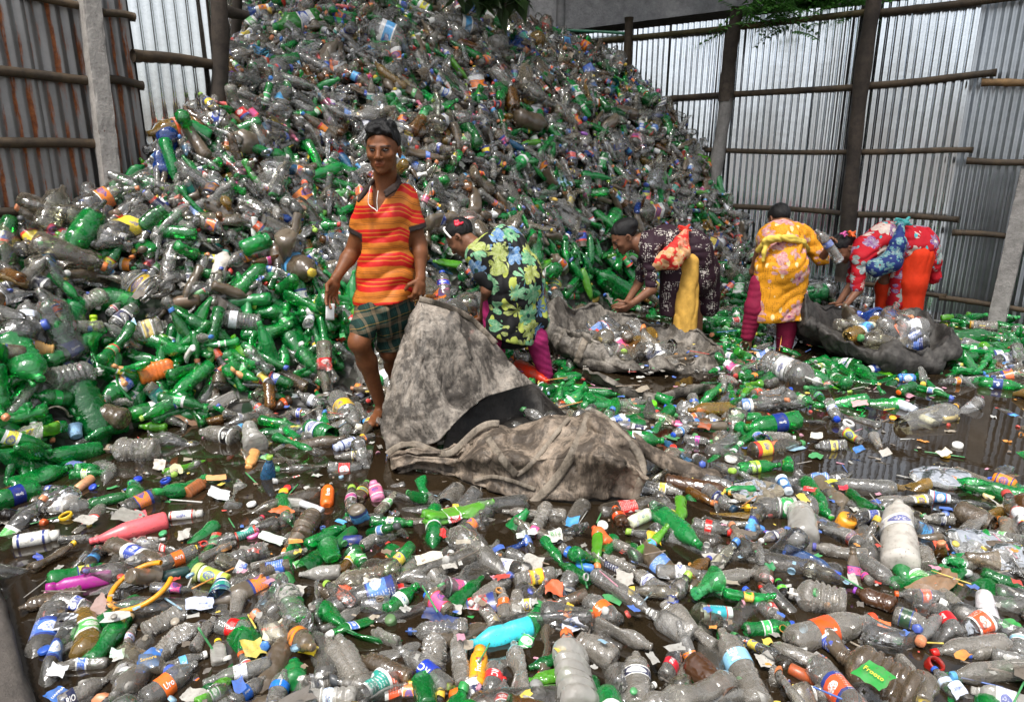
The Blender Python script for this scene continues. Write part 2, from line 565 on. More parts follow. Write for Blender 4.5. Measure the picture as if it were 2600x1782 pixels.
MI_R = None
def fence_part(wall, root, name, me_fn, label=None):
    o = obj(name, me_fn, root, label=label)
    o.matrix_parent_inverse = (Matrix.Translation(wall.P) @ Matrix.Rotation(wall.yaw(), 4, 'Z')).inverted()
    return o

def rail(wall, root, a, b, r, mat, off=0.05, seed=0, name='bamboo_rail', label=None):
    P, Q = wall.pt(*a, off), wall.pt(*b, off)
    return fence_part(wall, root, name, pole_mesh(name, P, Q, r, r * 0.9, mat, seed), label)

rail(WR, fence_r, (1390, 120), (2210, 29), 0.030, BAMBOO_G, seed=1)
rail(WR, fence_r, (2215, 36), (2720, -28), 0.034, BAMBOO, seed=2)
rail(WR, fence_r, (1580, 262), (2210, 217), 0.032, BAMBOO, seed=3)
rail(WR, fence_r, (2200, 217), (2530, 188), 0.033, BAMBOO, seed=4)
rail(WR, fence_r, (2492, 213), (2700, 207), 0.032, BAMBOO_T, seed=5, label='fresh tan bamboo rail')
rail(WR, fence_r, (1745, 382), (2170, 386), 0.027, BAMBOO, seed=6)
rail(WR, fence_r, (2160, 384), (2471, 384), 0.028, BAMBOO, seed=7)
rail(WR, fence_r, (2455, 409), (2680, 412), 0.030, BAMBOO, seed=8)
rail(WR, fence_r, (1840, 522), (2180, 546), 0.028, BAMBOO, seed=9)
rail(WR, fence_r, (2170, 545), (2436, 557), 0.030, BAMBOO, seed=10)
rail(WR, fence_r, (2418, 592), (2640, 606), 0.028, BAMBOO, seed=11)
rail(WR, fence_r, (2180, 722), (2404, 750), 0.025, BAMBOO, seed=12)
rail(WR, fence_r, (2385, 757), (2640, 790), 0.026, BAMBOO, seed=13)

def post_pts(wall, a, b, off):
    return wall.pt(*a, off), wall.pt(*b, off)
P, Q = post_pts(WR, (1588, 320), (1598, 45), 0.09)
fence_part(WR, fence_r, 'bamboo_post', pole_mesh('bamboo_post', P - np.array([0, 0, 1.2]), Q, 0.052, 0.046, BAMBOO, 21, wob=0.004))
P, Q = post_pts(WR, (1811, 480), (1872, 20), 0.11)
fence_part(WR, fence_r, 'split_post', pole_mesh('split_post', P + (P - Q) * 0.5, P + (Q - P) * 0.52, 0.072, 0.068, CONC2, 22, knots=False))
fence_part(WR, fence_r, 'split_post', pole_mesh('split_post', P + (Q - P) * 0.5, Q, 0.075, 0.066, POSTW, 23, knots=False))
P, Q = post_pts(WR, (2140, 640), (2228, -40), 0.12)
fence_part(WR, fence_r, 'wooden_post', pole_mesh('wooden_post', P + (P - Q) * 0.12, Q, 0.072, 0.068, POSTW, 24, knots=False, wob=0.02))
P, Q = post_pts(WR, (2530, 810), (2618, 430), 0.13)
fence_part(WR, fence_r, 'rendered_post', box_post('rendered_post', P - np.array([0, 0, .2]), Q, 0.14, 0.14, CONC2, WR.yaw(), 5))

# ---- left fence: old rusty sheets, then one bright new sheet
Pl = at(257, 250, 4.75); Pl[2] = 0
dl = np.array([0.74, 1.0, 0]); dl /= np.linalg.norm(dl)
nl = np.array([dl[1], -dl[0], 0])
WL = Wall(Pl, dl, nl)
fence_l = obj('rusty_fence', None, label='old rusty corrugated fence with one shining new sheet, left of the heap', cat='fence', loc=tuple(WL.P))
fence_l.rotation_euler = (0, 0, WL.yaw())
fl = -1.0   # local +y points out of the yard here
u0 = WL.uv(WL.pt(-60, 300))[0] - 5.0
ua = WL.uv(WL.pt(205, 300))[0]
ub = WL.uv(WL.pt(352, 250))[0]
uc = WL.uv(WL.pt(566, 150))[0]
zt = 3.1
def put_sheet(u, Wd, H, mat, seed, y, trap, pitch, label=None, lean=0.0):
    me = sheet_mesh('corrugated_sheet', Wd, H, pitch, 0.018 * fl, mat, seed, trap=trap, lean=lean)
    o = obj('corrugated_sheet', me, fence_l, label=label)
    o.location = (u, y, -0.1)
    return o
u, k = u0, 40
while u < ua:
    put_sheet(u, 0.80, zt, MET_O, k, 0.0 + 0.004 * (k % 2), False, 0.072)
    u += 0.76; k += 1
put_sheet(u, max(0.3, ub - u + 0.12), zt, MET_D, 50, 0.02, False, 0.07, 'dark grey unrusted sheet behind the post')
put_sheet(ub, uc - ub, zt, MET_N, 51, -0.02, False, 0.085, 'shining new sheet')
for i, (a, b, r, mt) in enumerate([((-90, 178), (232, 202), 0.030, BAMBOO), ((270, 204), (360, 214), 0.028, BAMBOO),
        ((-90, 354), (252, 370), 0.032, BAMBOO), ((-90, 543), (120, 541), 0.03, BAMBOO), ((60, -8), (205, 12), 0.025, BAMBOO),
        ((255, 28), (340, 46), 0.024, BAMBOO), ((336, 140), (566, 167), 0.036, BAMBOO)]):
    rail(WL, fence_l, a, b, r, mt, 0.05, 60 + i)
P, Q = post_pts(WL, (560, 330), (551, -60), 0.08)
fence_part(WL, fence_l, 'wooden_post', pole_mesh('wooden_post', P, Q, 0.06, 0.055, POSTW, 70, knots=False))
P, Q = WL.pt(292, 560, 0.10), WL.pt(222, -30, 0.10)
fence_part(WL, fence_l, 'concrete_post', box_post('concrete_post', P, Q, 0.105, 0.105, CONC, WL.yaw() - 0.1, 6))

# ---- kerb at the lower left corner
ka, kb, kc = ground(-40, 1345, 0.07), ground(92, 1790, 0.07), ground(-60, 1800, 0.07)
e = (kb - ka) / np.linalg.norm(kb - ka)
perp = np.array([-e[1], e[0], 0]); perp = perp if perp[0] < 0 else -perp
A0, B0 = ka - e * 0.9, kb + e * 1.5
r = random.Random(3)
V, n, mseg = [], 40, 7
sect = [(0.012, -0.3), (0.0, 0.03), (0.012, 0.066), (0.03, 0.072), (0.10, 0.074), (0.22, 0.073), (0.6, 0.07), (0.62, -0.3)]
for i in range(n + 1):
    c = A0 + (B0 - A0) * i / n
    for d_, z_ in sect:
        j = r.uniform(-0.006, 0.006)
        p = c + perp * (d_ + j); V.append((p[0], p[1], z_ + (r.uniform(-0.005, 0.004) if z_ > 0 else 0)))
N = len(sect)
Fc = [(i * N + j, i * N + j + 1, (i + 1) * N + j + 1, (i + 1) * N + j) for i in range(n) for j in range(N - 1)]
obj('concrete_kerb', mesh_from('concrete_kerb', V, Fc, True, [CONC3]), label='grey brown concrete kerb edging the flooded yard at the lower left corner', cat='kerb')

# ---- building behind the yard
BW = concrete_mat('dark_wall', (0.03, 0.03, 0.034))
BL = concrete_mat('grey_ledge', (0.34, 0.345, 0.37))
PIPE = simple_mat('grey_pipe', (0.20, 0.20, 0.21), 0.5)
GREENP = simple_mat('green_hose', (0.02, 0.16, 0.09), 0.4)
bld = obj('rear_building', None, label='dark grey building with a pale concrete ledge rising behind the heap', cat='building', loc=(2, 11.5, 0))
def bpart(name, P, Q, mat, parent=bld):
    (x0, y0, z0), (x1, y1, z1) = P, Q
    V = [(x, y, z) for z in (z0, z1) for y in (y0, y1) for x in (x0, x1)]
    Fc = [(0, 1, 3, 2), (4, 6, 7, 5), (0, 4, 5, 1), (2, 3, 7, 6), (0, 2, 6, 4), (1, 5, 7, 3)]
    o = obj(name, mesh_from(name, V, Fc, False, [mat]), parent)
    o.matrix_parent_inverse = Matrix.Translation((-2, -11.5, 0))
    return o
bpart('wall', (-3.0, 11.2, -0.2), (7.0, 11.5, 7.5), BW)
# ledge: slants in plan so that its lower edge climbs to the right
p0, p1 = at(1270, 100, 10.4), at(2150, -12, 8.8)
def ledge():
    V = []
    for p in (p0 + (p0 - p1) * 0.4, p1):
        V += [(p[0], p[1], p[2]), (p[0] + 0.5, p[1] + 2.2, p[2]), (p[0] + 0.5, p[1] + 2.2, p[2] + 1.3), (p[0], p[1], p[2] + 1.3)]
    Fc = [(0, 1, 2, 3), (4, 7, 6, 5), (0, 3, 7, 4), (0, 4, 5, 1), (3, 2, 6, 7)]
    o = obj('ledge', mesh_from('ledge', V, Fc, False, [BL]), bld)
    o.matrix_parent_inverse = Matrix.Translation((-2, -11.5, 0))
ledge()
for (xa, y0, y1, yd) in ((1336, -30, 42, 9.1), (1425, -20, 200, 9.2)):
    o = obj('drainpipe', pole_mesh('drainpipe', at(xa - 4, y1, yd), at(xa, y0, yd), 0.055, 0.055, PIPE, 3, knots=True, wob=0.0), bld)
    o.matrix_parent_inverse = Matrix.Translation((-2, -11.5, 0))
obj('green_hose', pole_mesh('green_hose', at(1270, 58, 9.0), at(1590, 91, 8.7), 0.016, 0.016, GREENP, 4, knots=False, wob=0.02), label='thin green hose strung across behind the top of the heap', cat='hose')
# dark shed roof in the far left corner of the yard
shed = obj('lean_to', None, label='dark timber lean-to in the far corner beside the heap top', cat='shed', loc=(-1.6, 8.6, 0))
for nm, me in (('back_panel', sheet_mesh('back_panel', 3.4, 5.0, 0.08, -0.02, MET_D, 77, trap=False)),):
    o = obj(nm, me, shed); o.location = (-2.6, 1.4, -0.1)
for a, b, ya, yb in (((508, 14), (690, 62), 6.9, 7.4), ((600, 120), (600, -60), 7.6, 7.6)):
    o = obj('beam', pole_mesh('beam', at(*a, ya), at(*b, yb), 0.05, 0.045, POSTW, 9, knots=False), shed)
    o.matrix_parent_inverse = Matrix.Translation((1.6, -8.6, 0))
# ---------------------------------------------------------------- the heap as a height field
def tps_fit(P, z, lam=1e-3):
    P = np.asarray(P, float); n = len(P)
    d = np.linalg.norm(P[:, None] - P[None], axis=2)
    K = np.where(d > 0, d * d * np.log(d + 1e-12), 0) + lam * np.eye(n)
    A = np.zeros((n + 3, n + 3)); A[:n, :n] = K
    A[:n, n] = 1; A[:n, n + 1:] = P; A[n, :n] = 1; A[n + 1:, :n] = P.T
    return np.linalg.solve(A, np.concatenate([z, [0, 0, 0]]))
def tps_eval(w_, P, Q):
    out = np.zeros(len(Q))
    for i, p in enumerate(P):
        d2 = ((Q - p) ** 2).sum(1)
        out += w_[i] * 0.5 * d2 * np.log(d2 + 1e-12)
    return out + w_[-3] + Q @ w_[-2:]

ctl = []
foot = [(0, 1290), (150, 1200), (280, 1120), (560, 1075), (850, 1030), (1100, 1000)]
tops = [(0, 565, 'L'), (150, 500, 'L'), (300, 430, 'L'), (560, 210, 'L'), (860, -10, 7.4), (1080, -40, 7.9)]
for (fx, fy), (tx, ty, ty_) in zip(foot, tops):
    A = ground(fx, fy, 0.0)
    B = WL.pt(tx, ty) if ty_ == 'L' else at(tx, ty, ty_)
    ctl += [A, B, A * 0.55 + B * 0.45 - np.array([0, 0, 0.03])]
for (fx, fy), (tx, ty) in zip([(1350, 890), (1560, 800), (1750, 772), (1930, 770), (2110, 775)], [(1600, 180), (1768, 345), (1857, 500), (1930, 630), (2100, 727)]):
    A, B = ground(fx, fy, 0.0), WR.pt(tx, ty)
    ctl += [A, B, A * 0.5 + B * 0.5]
ctl += [at(640, 130, 6.7), at(700, 40, 7.0), at(790, -10, 7.3), at(640, 120, 7.6), at(700, 30, 8.3), at(1240, 60, 8.5), at(1420, 100, 8.9), at(1100, -60, 9.3), at(1400, 80, 9.6)]
for q in [(-1.5, 2.0), (0, 2.4), (1.5, 3), (2.5, 4.2), (4, 5.0), (0.4, 3.6), (1.6, 4.6), (-2.6, 1.9), (3.2, 5.5), (-.9, 3.0)]:
    ctl.append(np.array([q[0], q[1], -0.02]))
ctl = np.array(ctl)
_w = tps_fit(ctl[:, :2], ctl[:, 2], 2e-3)
GX0, GX1, GY0, GY1, GS = -4.6, 5.6, 1.0, 10.4, 0.05
gx, gy = np.arange(GX0, GX1 + GS / 2, GS), np.arange(GY0, GY1 + GS / 2, GS)
GXX, GYY = np.meshgrid(gx, gy)
HG = tps_eval(_w, ctl[:, :2], np.stack([GXX.ravel(), GYY.ravel()], 1)).reshape(GXX.shape)
HG = np.minimum(np.clip(HG, -0.06, 3.7), 3.7 - np.maximum(0, GYY - 8.3) * 1.1)

def Hs(x, y, G=None):
    G = HG if G is None else G
    x, y = np.asarray(x, float), np.asarray(y, float)
    fx = np.clip((x - GX0) / GS, 0, len(gx) - 1.001); fy = np.clip((y - GY0) / GS, 0, len(gy) - 1.001)
    i, j = fx.astype(int), fy.astype(int)
    a, b = fx - i, fy - j
    return (G[j, i] * (1 - a) * (1 - b) + G[j, i + 1] * a * (1 - b) + G[j + 1, i] * (1 - a) * b + G[j + 1, i + 1] * a * b)
def Hn(x, y):
    e = 0.12
    dx = (np.maximum(Hs(x + e, y), 0) - np.maximum(Hs(x - e, y), 0)) / (2 * e)
    dy = (np.maximum(Hs(x, y + e), 0) - np.maximum(Hs(x, y - e), 0)) / (2 * e)
    n = np.stack([-dx, -dy, np.ones_like(dx)], -1)
    return n / np.linalg.norm(n, axis=-1, keepdims=True)
def hit(px, py, lift=0.0):
    d = ray(px, py); c = np.array([0, 0, CAMH])
    t = np.linspace(0.8, 12, 2500)
    P = c + d * t[:, None]
    below = P[:, 2] < np.maximum(Hs(P[:, 0], P[:, 1]), 0) + lift
    i = int(np.argmax(below)) if below.any() else len(t) - 1
    return P[i]

# lumpy underlayer of trodden plastic
nx, ny = len(gx), len(gy)
lump = np.zeros_like(HG)
for _ in range(26):
    kx, ky, ph = rng.normal(0, 9), rng.normal(0, 9), rng.uniform(0, 6.28)
    lump += np.sin(GXX * kx + GYY * ky + ph)
Zb = HG - 0.10 + 0.010 * lump
MOUND = NM('packed_rubbish')
mc = MOUND.n('NewGeometry').outputs['Position']
mv = MOUND.n('TexVoronoi', ins={'Scale': 14.0}); MOUND.set(mv.inputs['Vector'], mc)
ms = MOUND.n('SeparateColor'); MOUND.set(ms.inputs[0], mv.outputs['Color'])
mcol = MOUND.ramp(ms.outputs[0], [(0.0, (0.012, 0.011, 0.009)), (0.35, (0.045, 0.042, 0.038)), (0.6, (0.012, 0.035, 0.014)), (0.8, (0.06, 0.057, 0.05)), (1.0, (0.03, 0.024, 0.018))])
MOUNDM = MOUND.done(MOUND.pbr(mcol, 0.5, 0, MOUND.bump(mv.outputs['Distance'], 0.8, 0.05)))
idx = np.arange(nx * ny).reshape(ny, nx)
Q = np.stack([idx[:-1, :-1], idx[:-1, 1:], idx[1:, 1:], idx[1:, :-1]], -1).reshape(-1, 4)
obj('rubbish_mound', quads_mesh('rubbish_mound', np.stack([GXX.ravel(), GYY.ravel(), Zb.ravel()], 1), Q, [MOUNDM]), kind='structure')

# ---------------------------------------------------------------- bottle shapes
# each: list of (z, r), label range, cap (z, r, h) or None, cross-section (power, aspect), height, radius
def ribs(z0, z1, n, r, d):
    out = []
    for i in range(n):
        a = z0 + (z1 - z0) * i / n; b = z0 + (z1 - z0) * (i + 1) / n
        out += [(a + (b - a) * 0.1, r), (a + (b - a) * 0.45, r), (a + (b - a) * 0.62, r - d), (a + (b - a) * 0.85, r - d)]
    return out
NECK = lambda h, r=.0135: [(h - .034, r * 1.05), (h - .030, r * 1.30), (h - .026, r * 1.30), (h - .023, r), (h - .012, r), (h - .010, r * 1.06), (h - .004, r), (h, r * .9)]
SH = {
 'soda': dict(p=[(0, .012), (.002, .026), (.008, .038), (.022, .0455), (.05, .0465), (.085, .0445), (.095, .0440), (.16, .0440), (.17, .0455), (.195, .0465), (.225, .042), (.252, .031), (.275, .0185)] + NECK(.32), lab=(.096, .16), cap=True, pet=1),
 'cola': dict(p=[(0, .010), (.003, .022), (.012, .031), (.03, .0335), (.055, .030), (.075, .0295), (.085, .0325), (.125, .0325), (.135, .0335), (.155, .031), (.18, .022), (.2, .0155)] + NECK(.24), lab=(.086, .125), cap=True, pet=1),
 'mini': dict(p=[(0, .008), (.003, .02), (.012, .025), (.06, .025), (.065, .0242), (.10, .0242), (.106, .025), (.122, .022), (.142, .0145)] + NECK(.178, .0125), lab=(.066, .10), cap=True),
 'water': dict(p=[(0, .012), (.003, .026), (.01, .032)] + ribs(.015, .085, 5, .0325, .0045) + [(.088, .0325), (.092, .0315), (.13, .0315), (.134, .0325)] + ribs(.138, .165, 2, .032, .003) + [(.178, .027), (.195, .0165)] + NECK(.23), lab=(.093, .13), cap=True),
 'bigwater': dict(p=[(0, .015), (.003, .034), (.012, .042)] + ribs(.018, .135, 6, .043, .006) + [(.14, .043), (.146, .0415), (.195, .0415), (.2, .043)] + ribs(.205, .24, 2, .042, .005) + [(.255, .036), (.28, .02)] + NECK(.315), lab=(.147, .195), cap=True),
 'jug': dict(p=[(0, .03), (.004, .06), (.015, .075)] + ribs(.03, .20, 5, .078, .008) + [(.21, .078), (.235, .074), (.262, .055), (.282, .03), (.288, .022)] + NECK(.325, .019), lab=(.10, .18), cap=True),
 'flask': dict(p=[(0, .012), (.003, .03), (.01, .036), (.05, .037), (.10, .037), (.13, .036), (.15, .027), (.163, .0165)] + NECK(.195), lab=(.04, .11), cap=True, pw=4.0, asp=.62),
 'square': dict(p=[(0, .015), (.003, .035), (.012, .041)] + ribs(.02, .19, 6, .042, .0045) + [(.20, .042), (.225, .034), (.245, .019)] + NECK(.275, .015), lab=(.08, .16), cap=True, pw=4.5, asp=.9),
 'oil': dict(p=[(0, .015), (.003, .034), (.012, .041), (.10, .041), (.13, .0385), (.16, .041), (.20, .040), (.24, .030), (.27, .019)] + NECK(.31), lab=(.03, .10), cap=True),
 'lotion': dict(p=[(0, .01), (.003, .026), (.012, .03), (.10, .031), (.14, .029), (.155, .02), (.162, .015), (.168, .015), (.17, .019), (.195, .018), (.197, .01)], lab=(.03, .12), cap=False, pw=2.6, asp=.7),
 'talc': dict(p=[(0, .012), (.003, .026), (.01, .029), (.15, .030), (.158, .028), (.162, .021), (.166, .021), (.168, .0235), (.20, .022), (.202, .012)], lab=(.02, .14), cap=False),
 'jar': dict(p=[(0, .02), (.003, .044), (.014, .054), (.03, .056), (.11, .056), (.135, .054), (.15, .046), (.154, .044), (.156, .0465), (.165, .0465), (.168, .044), (.18, .044)], lab=(.04, .11), cap=False, open=True),
 'cup': dict(p=[(0, .015), (.002, .027), (.004, .028), (.05, .033), (.10, .038), (.102, .0405), (.105, .0405)], lab=(.02, .085), cap=False, open=True),
 'can': dict(p=[(0, .015), (.002, .022), (.008, .026), (.014, .031), (.10, .0315), (.112, .027), (.116, .0265), (.118, .025), (.116, .012)], lab=(.014, .10), cap=False),
 'cone': dict(p=[(0, .02), (.003, .04), (.012, .046), (.15, .046), (.162, .044), (.22, .026), (.25, .0165)] + NECK(.285, .0145), lab=(.05, .12), cap=False),
 'tube': dict(p=[(0, .008), (.003, .018), (.008, .0195), (.11, .0195), (.115, .014), (.118, .014), (.12, .018), (.145, .017), (.147, .01)], lab=(.01, .105), cap=False),
}
SH['petjar'] = dict(SH['jar']); SH['petjar']['p'] = [(0, .02), (.003, .036), (.012, .045)] + ribs(.02, .16, 5, .046, .005) + [(.165, .046), (.18, .04), (.184, .036), (.186, .038), (.198, .038), (.2, .034)]; SH['petjar']['lab'] = (.06, .12)
for k_, s in SH.items():
    s['h'] = max(z for z, r_ in s['p']); s['R'] = max(r_ for z, r_ in s['p'])

def resample(p, n):
    """keep the profile's corners, thin it out to about n rings"""
    if len(p) <= n: return p
    z = np.array([a for a, b in p]); r = np.array([b for a, b in p])
    t = np.concatenate([[0], np.cumsum(np.hypot(np.diff(z), np.diff(r)))])
    tt = np.linspace(0, t[-1], n)
    return list(zip(np.interp(tt, t, z), np.interp(tt, t, r)))

def crushed(V, h, R, seed, amount):
    """push dents, flats and bends into a bottle"""
    if amount <= 0: return V
    r = random.Random(seed)
    V = V.copy()
    x, y, z = V[:, 0], V[:, 1], V[:, 2]
    ang = np.arctan2(y, x); rad = np.hypot(x, y)
    body = np.clip((h * 0.92 - z) / (h * 0.25), 0, 1) * np.clip(z / (h * 0.06), 0.25, 1)
    f = np.ones_like(rad)
    for _ in range(r.randint(2, 3 + int(4 * amount))):
        z0, a0 = r.uniform(.1, .75) * h, r.uniform(-math.pi, math.pi)
        da = np.abs((ang - a0 + math.pi) % (2 * math.pi) - math.pi)
        dz = (z - z0) / (r.uniform(.08, .28) * h)
        f -= r.uniform(.3, .8) * amount * np.clip(1 - np.sqrt((da / r.uniform(.5, 1.2)) ** 2 + dz ** 2), 0, 1) * body
    # creases
    k = r.randint(2, 4); p1, p2 = r.uniform(0, 6), r.uniform(0, 6)
    f -= 0.10 * amount * np.abs(np.sin(ang * k * .5 + z / h * r.uniform(6, 16) + p1)) * body
    f -= 0.06 * amount * np.abs(np.sin(ang * 3 - z / h * r.uniform(8, 20) + p2)) * body
    V[:, 0] = np.cos(ang) * rad * f; V[:, 1] = np.sin(ang) * rad * f
    fl_ = min(.82, r.uniform(.1, .75) * amount)
    a0 = r.uniform(0, math.pi); c, s_ = math.cos(a0), math.sin(a0)
    sh = np.exp(-((z - h * r.uniform(.25, .6)) / (h * .38)) ** 2)
    u_, v_ = V[:, 0] * c + V[:, 1] * s_, -V[:, 0] * s_ + V[:, 1] * c
    v2 = v_ * (1 - fl_ * sh); u2 = u_ * (1 + fl_ * .35 * sh)
    V[:, 0] = u2 * c - v2 * s_; V[:, 1] = u2 * s_ + v2 * c
    be = r.uniform(-1, 1) * amount * .9
    t = np.clip(z / h - .4, 0, 1)
    V[:, 0] += be * t * t * h * .6
    V[:, 2] -= abs(be) * t * t * h * .15
    sk = r.uniform(-1, 1) * amount * .25
    V[:, 1] += sk * np.sin(z / h * 5 + p1) * R
    return V

def lathe(kind, seg, nring=None, seed=0, amount=0.0, off=0.0, zr=None, close=True):
    s = SH[kind]
    p = s['p'] if nring is None else resample(s['p'], nring)
    if zr is not None:
        z_ = np.array([a for a, b in p]); r_ = np.array([b for a, b in p])
        p = [(q, float(np.interp(q, z_, r_))) for q in np.linspace(zr[0], zr[1], 5)]
    pw, asp = s.get('pw', 2.0), s.get('asp', 1.0)
    th = np.arange(seg) * 2 * math.pi / seg
    cx_, sx_ = np.cos(th), np.sin(th)
    k = (np.abs(cx_) ** pw + np.abs(sx_) ** pw) ** (-1.0 / pw)
    V = []
    for z, r in p:
        rr = np.full(seg, r + off)
        if s.get('pet') and z < .024 and seg >= 15:
            lob = 0.5 + 0.5 * np.cos(5 * th)
            zz = z + .016 * (1 - lob) * (1 - z / .024)
        else:
            zz = np.full(seg, z)
        V.append(np.stack([cx_ * k * rr * asp if asp != 1 else cx_ * k * rr, sx_ * k * rr / (1 if asp == 1 else 1), zz], 1))
    V = np.concatenate(V)
    n = len(p)
    i, j = np.meshgrid(np.arange(n - 1), np.arange(seg), indexing='ij')
    Q = np.stack([i * seg + j, i * seg + (j + 1) % seg, (i + 1) * seg + (j + 1) % seg, (i + 1) * seg + j], -1).reshape(-1, 4)
    zmid = np.array([(p[a][0] + p[a + 1][0]) / 2 for a in range(n - 1)]).repeat(seg)
    if close:
        ends = []
        for base in ([0] + ([] if s.get('open') else [n - 1])):
            c = len(V)
            V = np.concatenate([V, V[base * seg:(base + 1) * seg].mean(0, keepdims=True) + np.array([[0, 0, .006 if base == 0 else 0]])])
            jj = np.arange(0, seg, 2)
            a, b, d = base * seg + jj, base * seg + (jj + 1) % seg, base * seg + (jj + 2) % seg
            q = np.stack([np.full_like(a, c), d, b, a], 1) if base == 0 else np.stack([np.full_like(a, c), a, b, d], 1)
            ends.append(q); zmid = np.concatenate([zmid, np.full(len(q), p[base][0])])
        Q = np.concatenate([Q] + ends)
    V = crushed(V, s['h'], s['R'], seed, amount)
    return V, Q, zmid

def label_coords(V, lab):
    an = np.arctan2(V[:, 1], V[:, 0])
    return np.stack([np.cos(an), np.sin(an), np.clip((V[:, 2] - lab[0]) / (lab[1] - lab[0]), -.3, 1.3)], 1).astype(np.float32)

def cap_lathe(kind, seg, seed=0, amount=0.0):
    s = SH[kind]
    h = s['h']; rn = s['p'][-3][1] * 1.2
    prof = [(h - .020, rn), (h - .019, rn * 1.02), (h - .008, rn), (h + .0005, rn * .97), (h + .0025, rn * .88), (h + .003, .001)]
    th = np.arange(seg) * 2 * math.pi / seg
    V = np.concatenate([np.stack([np.cos(th) * r * (1 + (.03 * (np.arange(seg) % 2) if i < 3 else 0)), np.sin(th) * r * (1 + (.03 * (np.arange(seg) % 2) if i < 3 else 0)), np.full(seg, z)], 1) for i, (z, r) in enumerate(prof)])
    n = len(prof)
    i, j = np.meshgrid(np.arange(n - 1), np.arange(seg), indexing='ij')
    Q = np.stack([i * seg + j, i * seg + (j + 1) % seg, (i + 1) * seg + (j + 1) % seg, (i + 1) * seg + j], -1).reshape(-1, 4)
    # the neck hardly deforms but follows the bottle's bend: use the same crush
    V = crushed(V, s['h'], s['R'], seed, amount)
    return V, Q

# ---------------------------------------------------------------- colours
CLEAR = [(.60, .58, .53), (.56, .52, .45), (.64, .62, .58), (.52, .51, .47), (.52, .44, .34)]
GREEN = [(.010, .38, .070), (.012, .46, .085), (.008, .27, .05), (.02, .52, .12), (.03, .42, .10)]
LIME = [(.16, .60, .03), (.20, .65, .06), (.05, .5, .05)]
BLUEC = [(.03, .12, .55), (.08, .30, .62)]
AMBER = [(.30, .14, .03), (.22, .10, .03), (.42, .26, .06)]
BROWNC = [(.24, .18, .12), (.30, .24, .17)]
LABC = [(.75, .10, .03), (.80, .22, .02), (.85, .28, .02), (.62, .02, .02), (.03, .07, .42), (.06, .16, .58), (.10, .38, .70), (.75, .75, .73), (.78, .60, .05), (.02, .025, .08), (.10, .42, .10), (.02, .28, .22), (.72, .73, .74), (.78, .18, .03), (.10, .22, .55), (.7, .10, .25)]
CAPC = [(q[0] * .8 + .03, q[1] * .8 + .03, q[2] * .8 + .03) for q in [(.62, .03, .02), (.75, .20, .03), (.04, .10, .50), (.03, .2, .6), (.78, .55, .03), (.72, .72, .70), (.05, .32, .08), (.35, .62, .05), (.72, .25, .10), (.7, .7, .68), (.03, .035, .04)]]
# ---------------------------------------------------------------- where rubbish lies and of what colour (places on the yard floor, read off the photo)
def blob(x, y, cx, cy, sx, sy, rot=0.0):
    c, s_ = math.cos(rot), math.sin(rot)
    u_, v_ = (x - cx) * c + (y - cy) * s_, -(x - cx) * s_ + (y - cy) * c
    return np.exp(-0.5 * ((u_ / sx) ** 2 + (v_ / sy) ** 2))
def green_prob(px, py):
    g_ = 0.13 + 0 * px
    for b in [(110, 1060, 130, 110), (330, 960, 190, 75), (620, 920, 130, 50), (750, 830, 150, 60), (900, 780, 90, 50), (60, 1180, 120, 70), (480, 860, 120, 50),
              (1480, 970, 110, 55), (1900, 870, 190, 55), (2080, 940, 190, 50), (2400, 860, 200, 70), (1700, 1000, 120, 35), (1500, 700, 120, 60), (1830, 800, 120, 60), (2230, 1010, 140, 40)]:
        g_ = np.maximum(g_, 0.88 * np.minimum(1, 1.4 * blob(px, py, *b)))
    g_ = g_ + 0.08 * blob(px, py, 1300, 560, 500, 180) 
    return g_
def cover(px, py):
    """how thickly the flooded floor is covered (1 = hidden)"""
    c = np.full(px.shape, 0.22)
    c = np.maximum(c, 1.0 * (py > 1500)); c = np.maximum(c, np.clip((py - 1330) / 130, 0, 1))
    for b, v in [((60, 1130, 150, 120), 1.0), ((700, 1060, 330, 45), .95), ((1500, 960, 260, 80), 1.0), ((1950, 900, 260, 60), .95), ((1250, 1420, 200, 70), .5), ((2250, 1400, 330, 110), .95),
                 ((1850, 1330, 200, 90), .8), ((1150, 1320, 240, 50), .6), ((2400, 900, 220, 60), .85), ((1820, 1080, 170, 60), .6)]:
        c = np.maximum(c, v * np.minimum(1, 1.5 * blob(px, py, *b)))
    for b, v in [((500, 1215, 300, 75), .9), ((250, 1370, 160, 50), .7), ((60, 1420, 90, 120), .85), ((2190, 1120, 320, 120), .93), ((2450, 1080, 200, 100), .85), ((1150, 1430, 130, 30), .4), ((170, 1640, 90, 60), .6)]:
        c = c * (1 - v * blob(px, py, *b))
    return c

KINDS_HEAP = ['soda', 'cola', 'mini', 'water', 'bigwater', 'flask', 'square', 'oil', 'jar', 'petjar', 'jug', 'lotion', 'cup']
PK = np.array([.22, .13, .05, .17, .15, .03, .05, .06, .04, .04, .045, .012, .02]); PK = PK / PK.sum()

def surf_samples(n_try, box, seed):
    r = np.random.default_rng(seed)
    x = r.uniform(box[0], box[1], n_try); y = r.uniform(box[2], box[3], n_try)
    return r, x, y

def inside_yard(x, y, m=0.12):
    a = (x - WR.P[0]) * WR.n[0] + (y - WR.P[1]) * WR.n[1] > m
    b = ((x - WL.P[0]) * WL.n[0] + (y - WL.P[1]) * WL.n[1] > m) | ((x - WL.P[0]) * WL.d[0] + (y - WL.P[1]) * WL.d[1] > uc + .05)
    k = (x - A0[0]) * (-perp[0]) + (y - A0[1]) * (-perp[1]) > 0.06
    return a & b & k

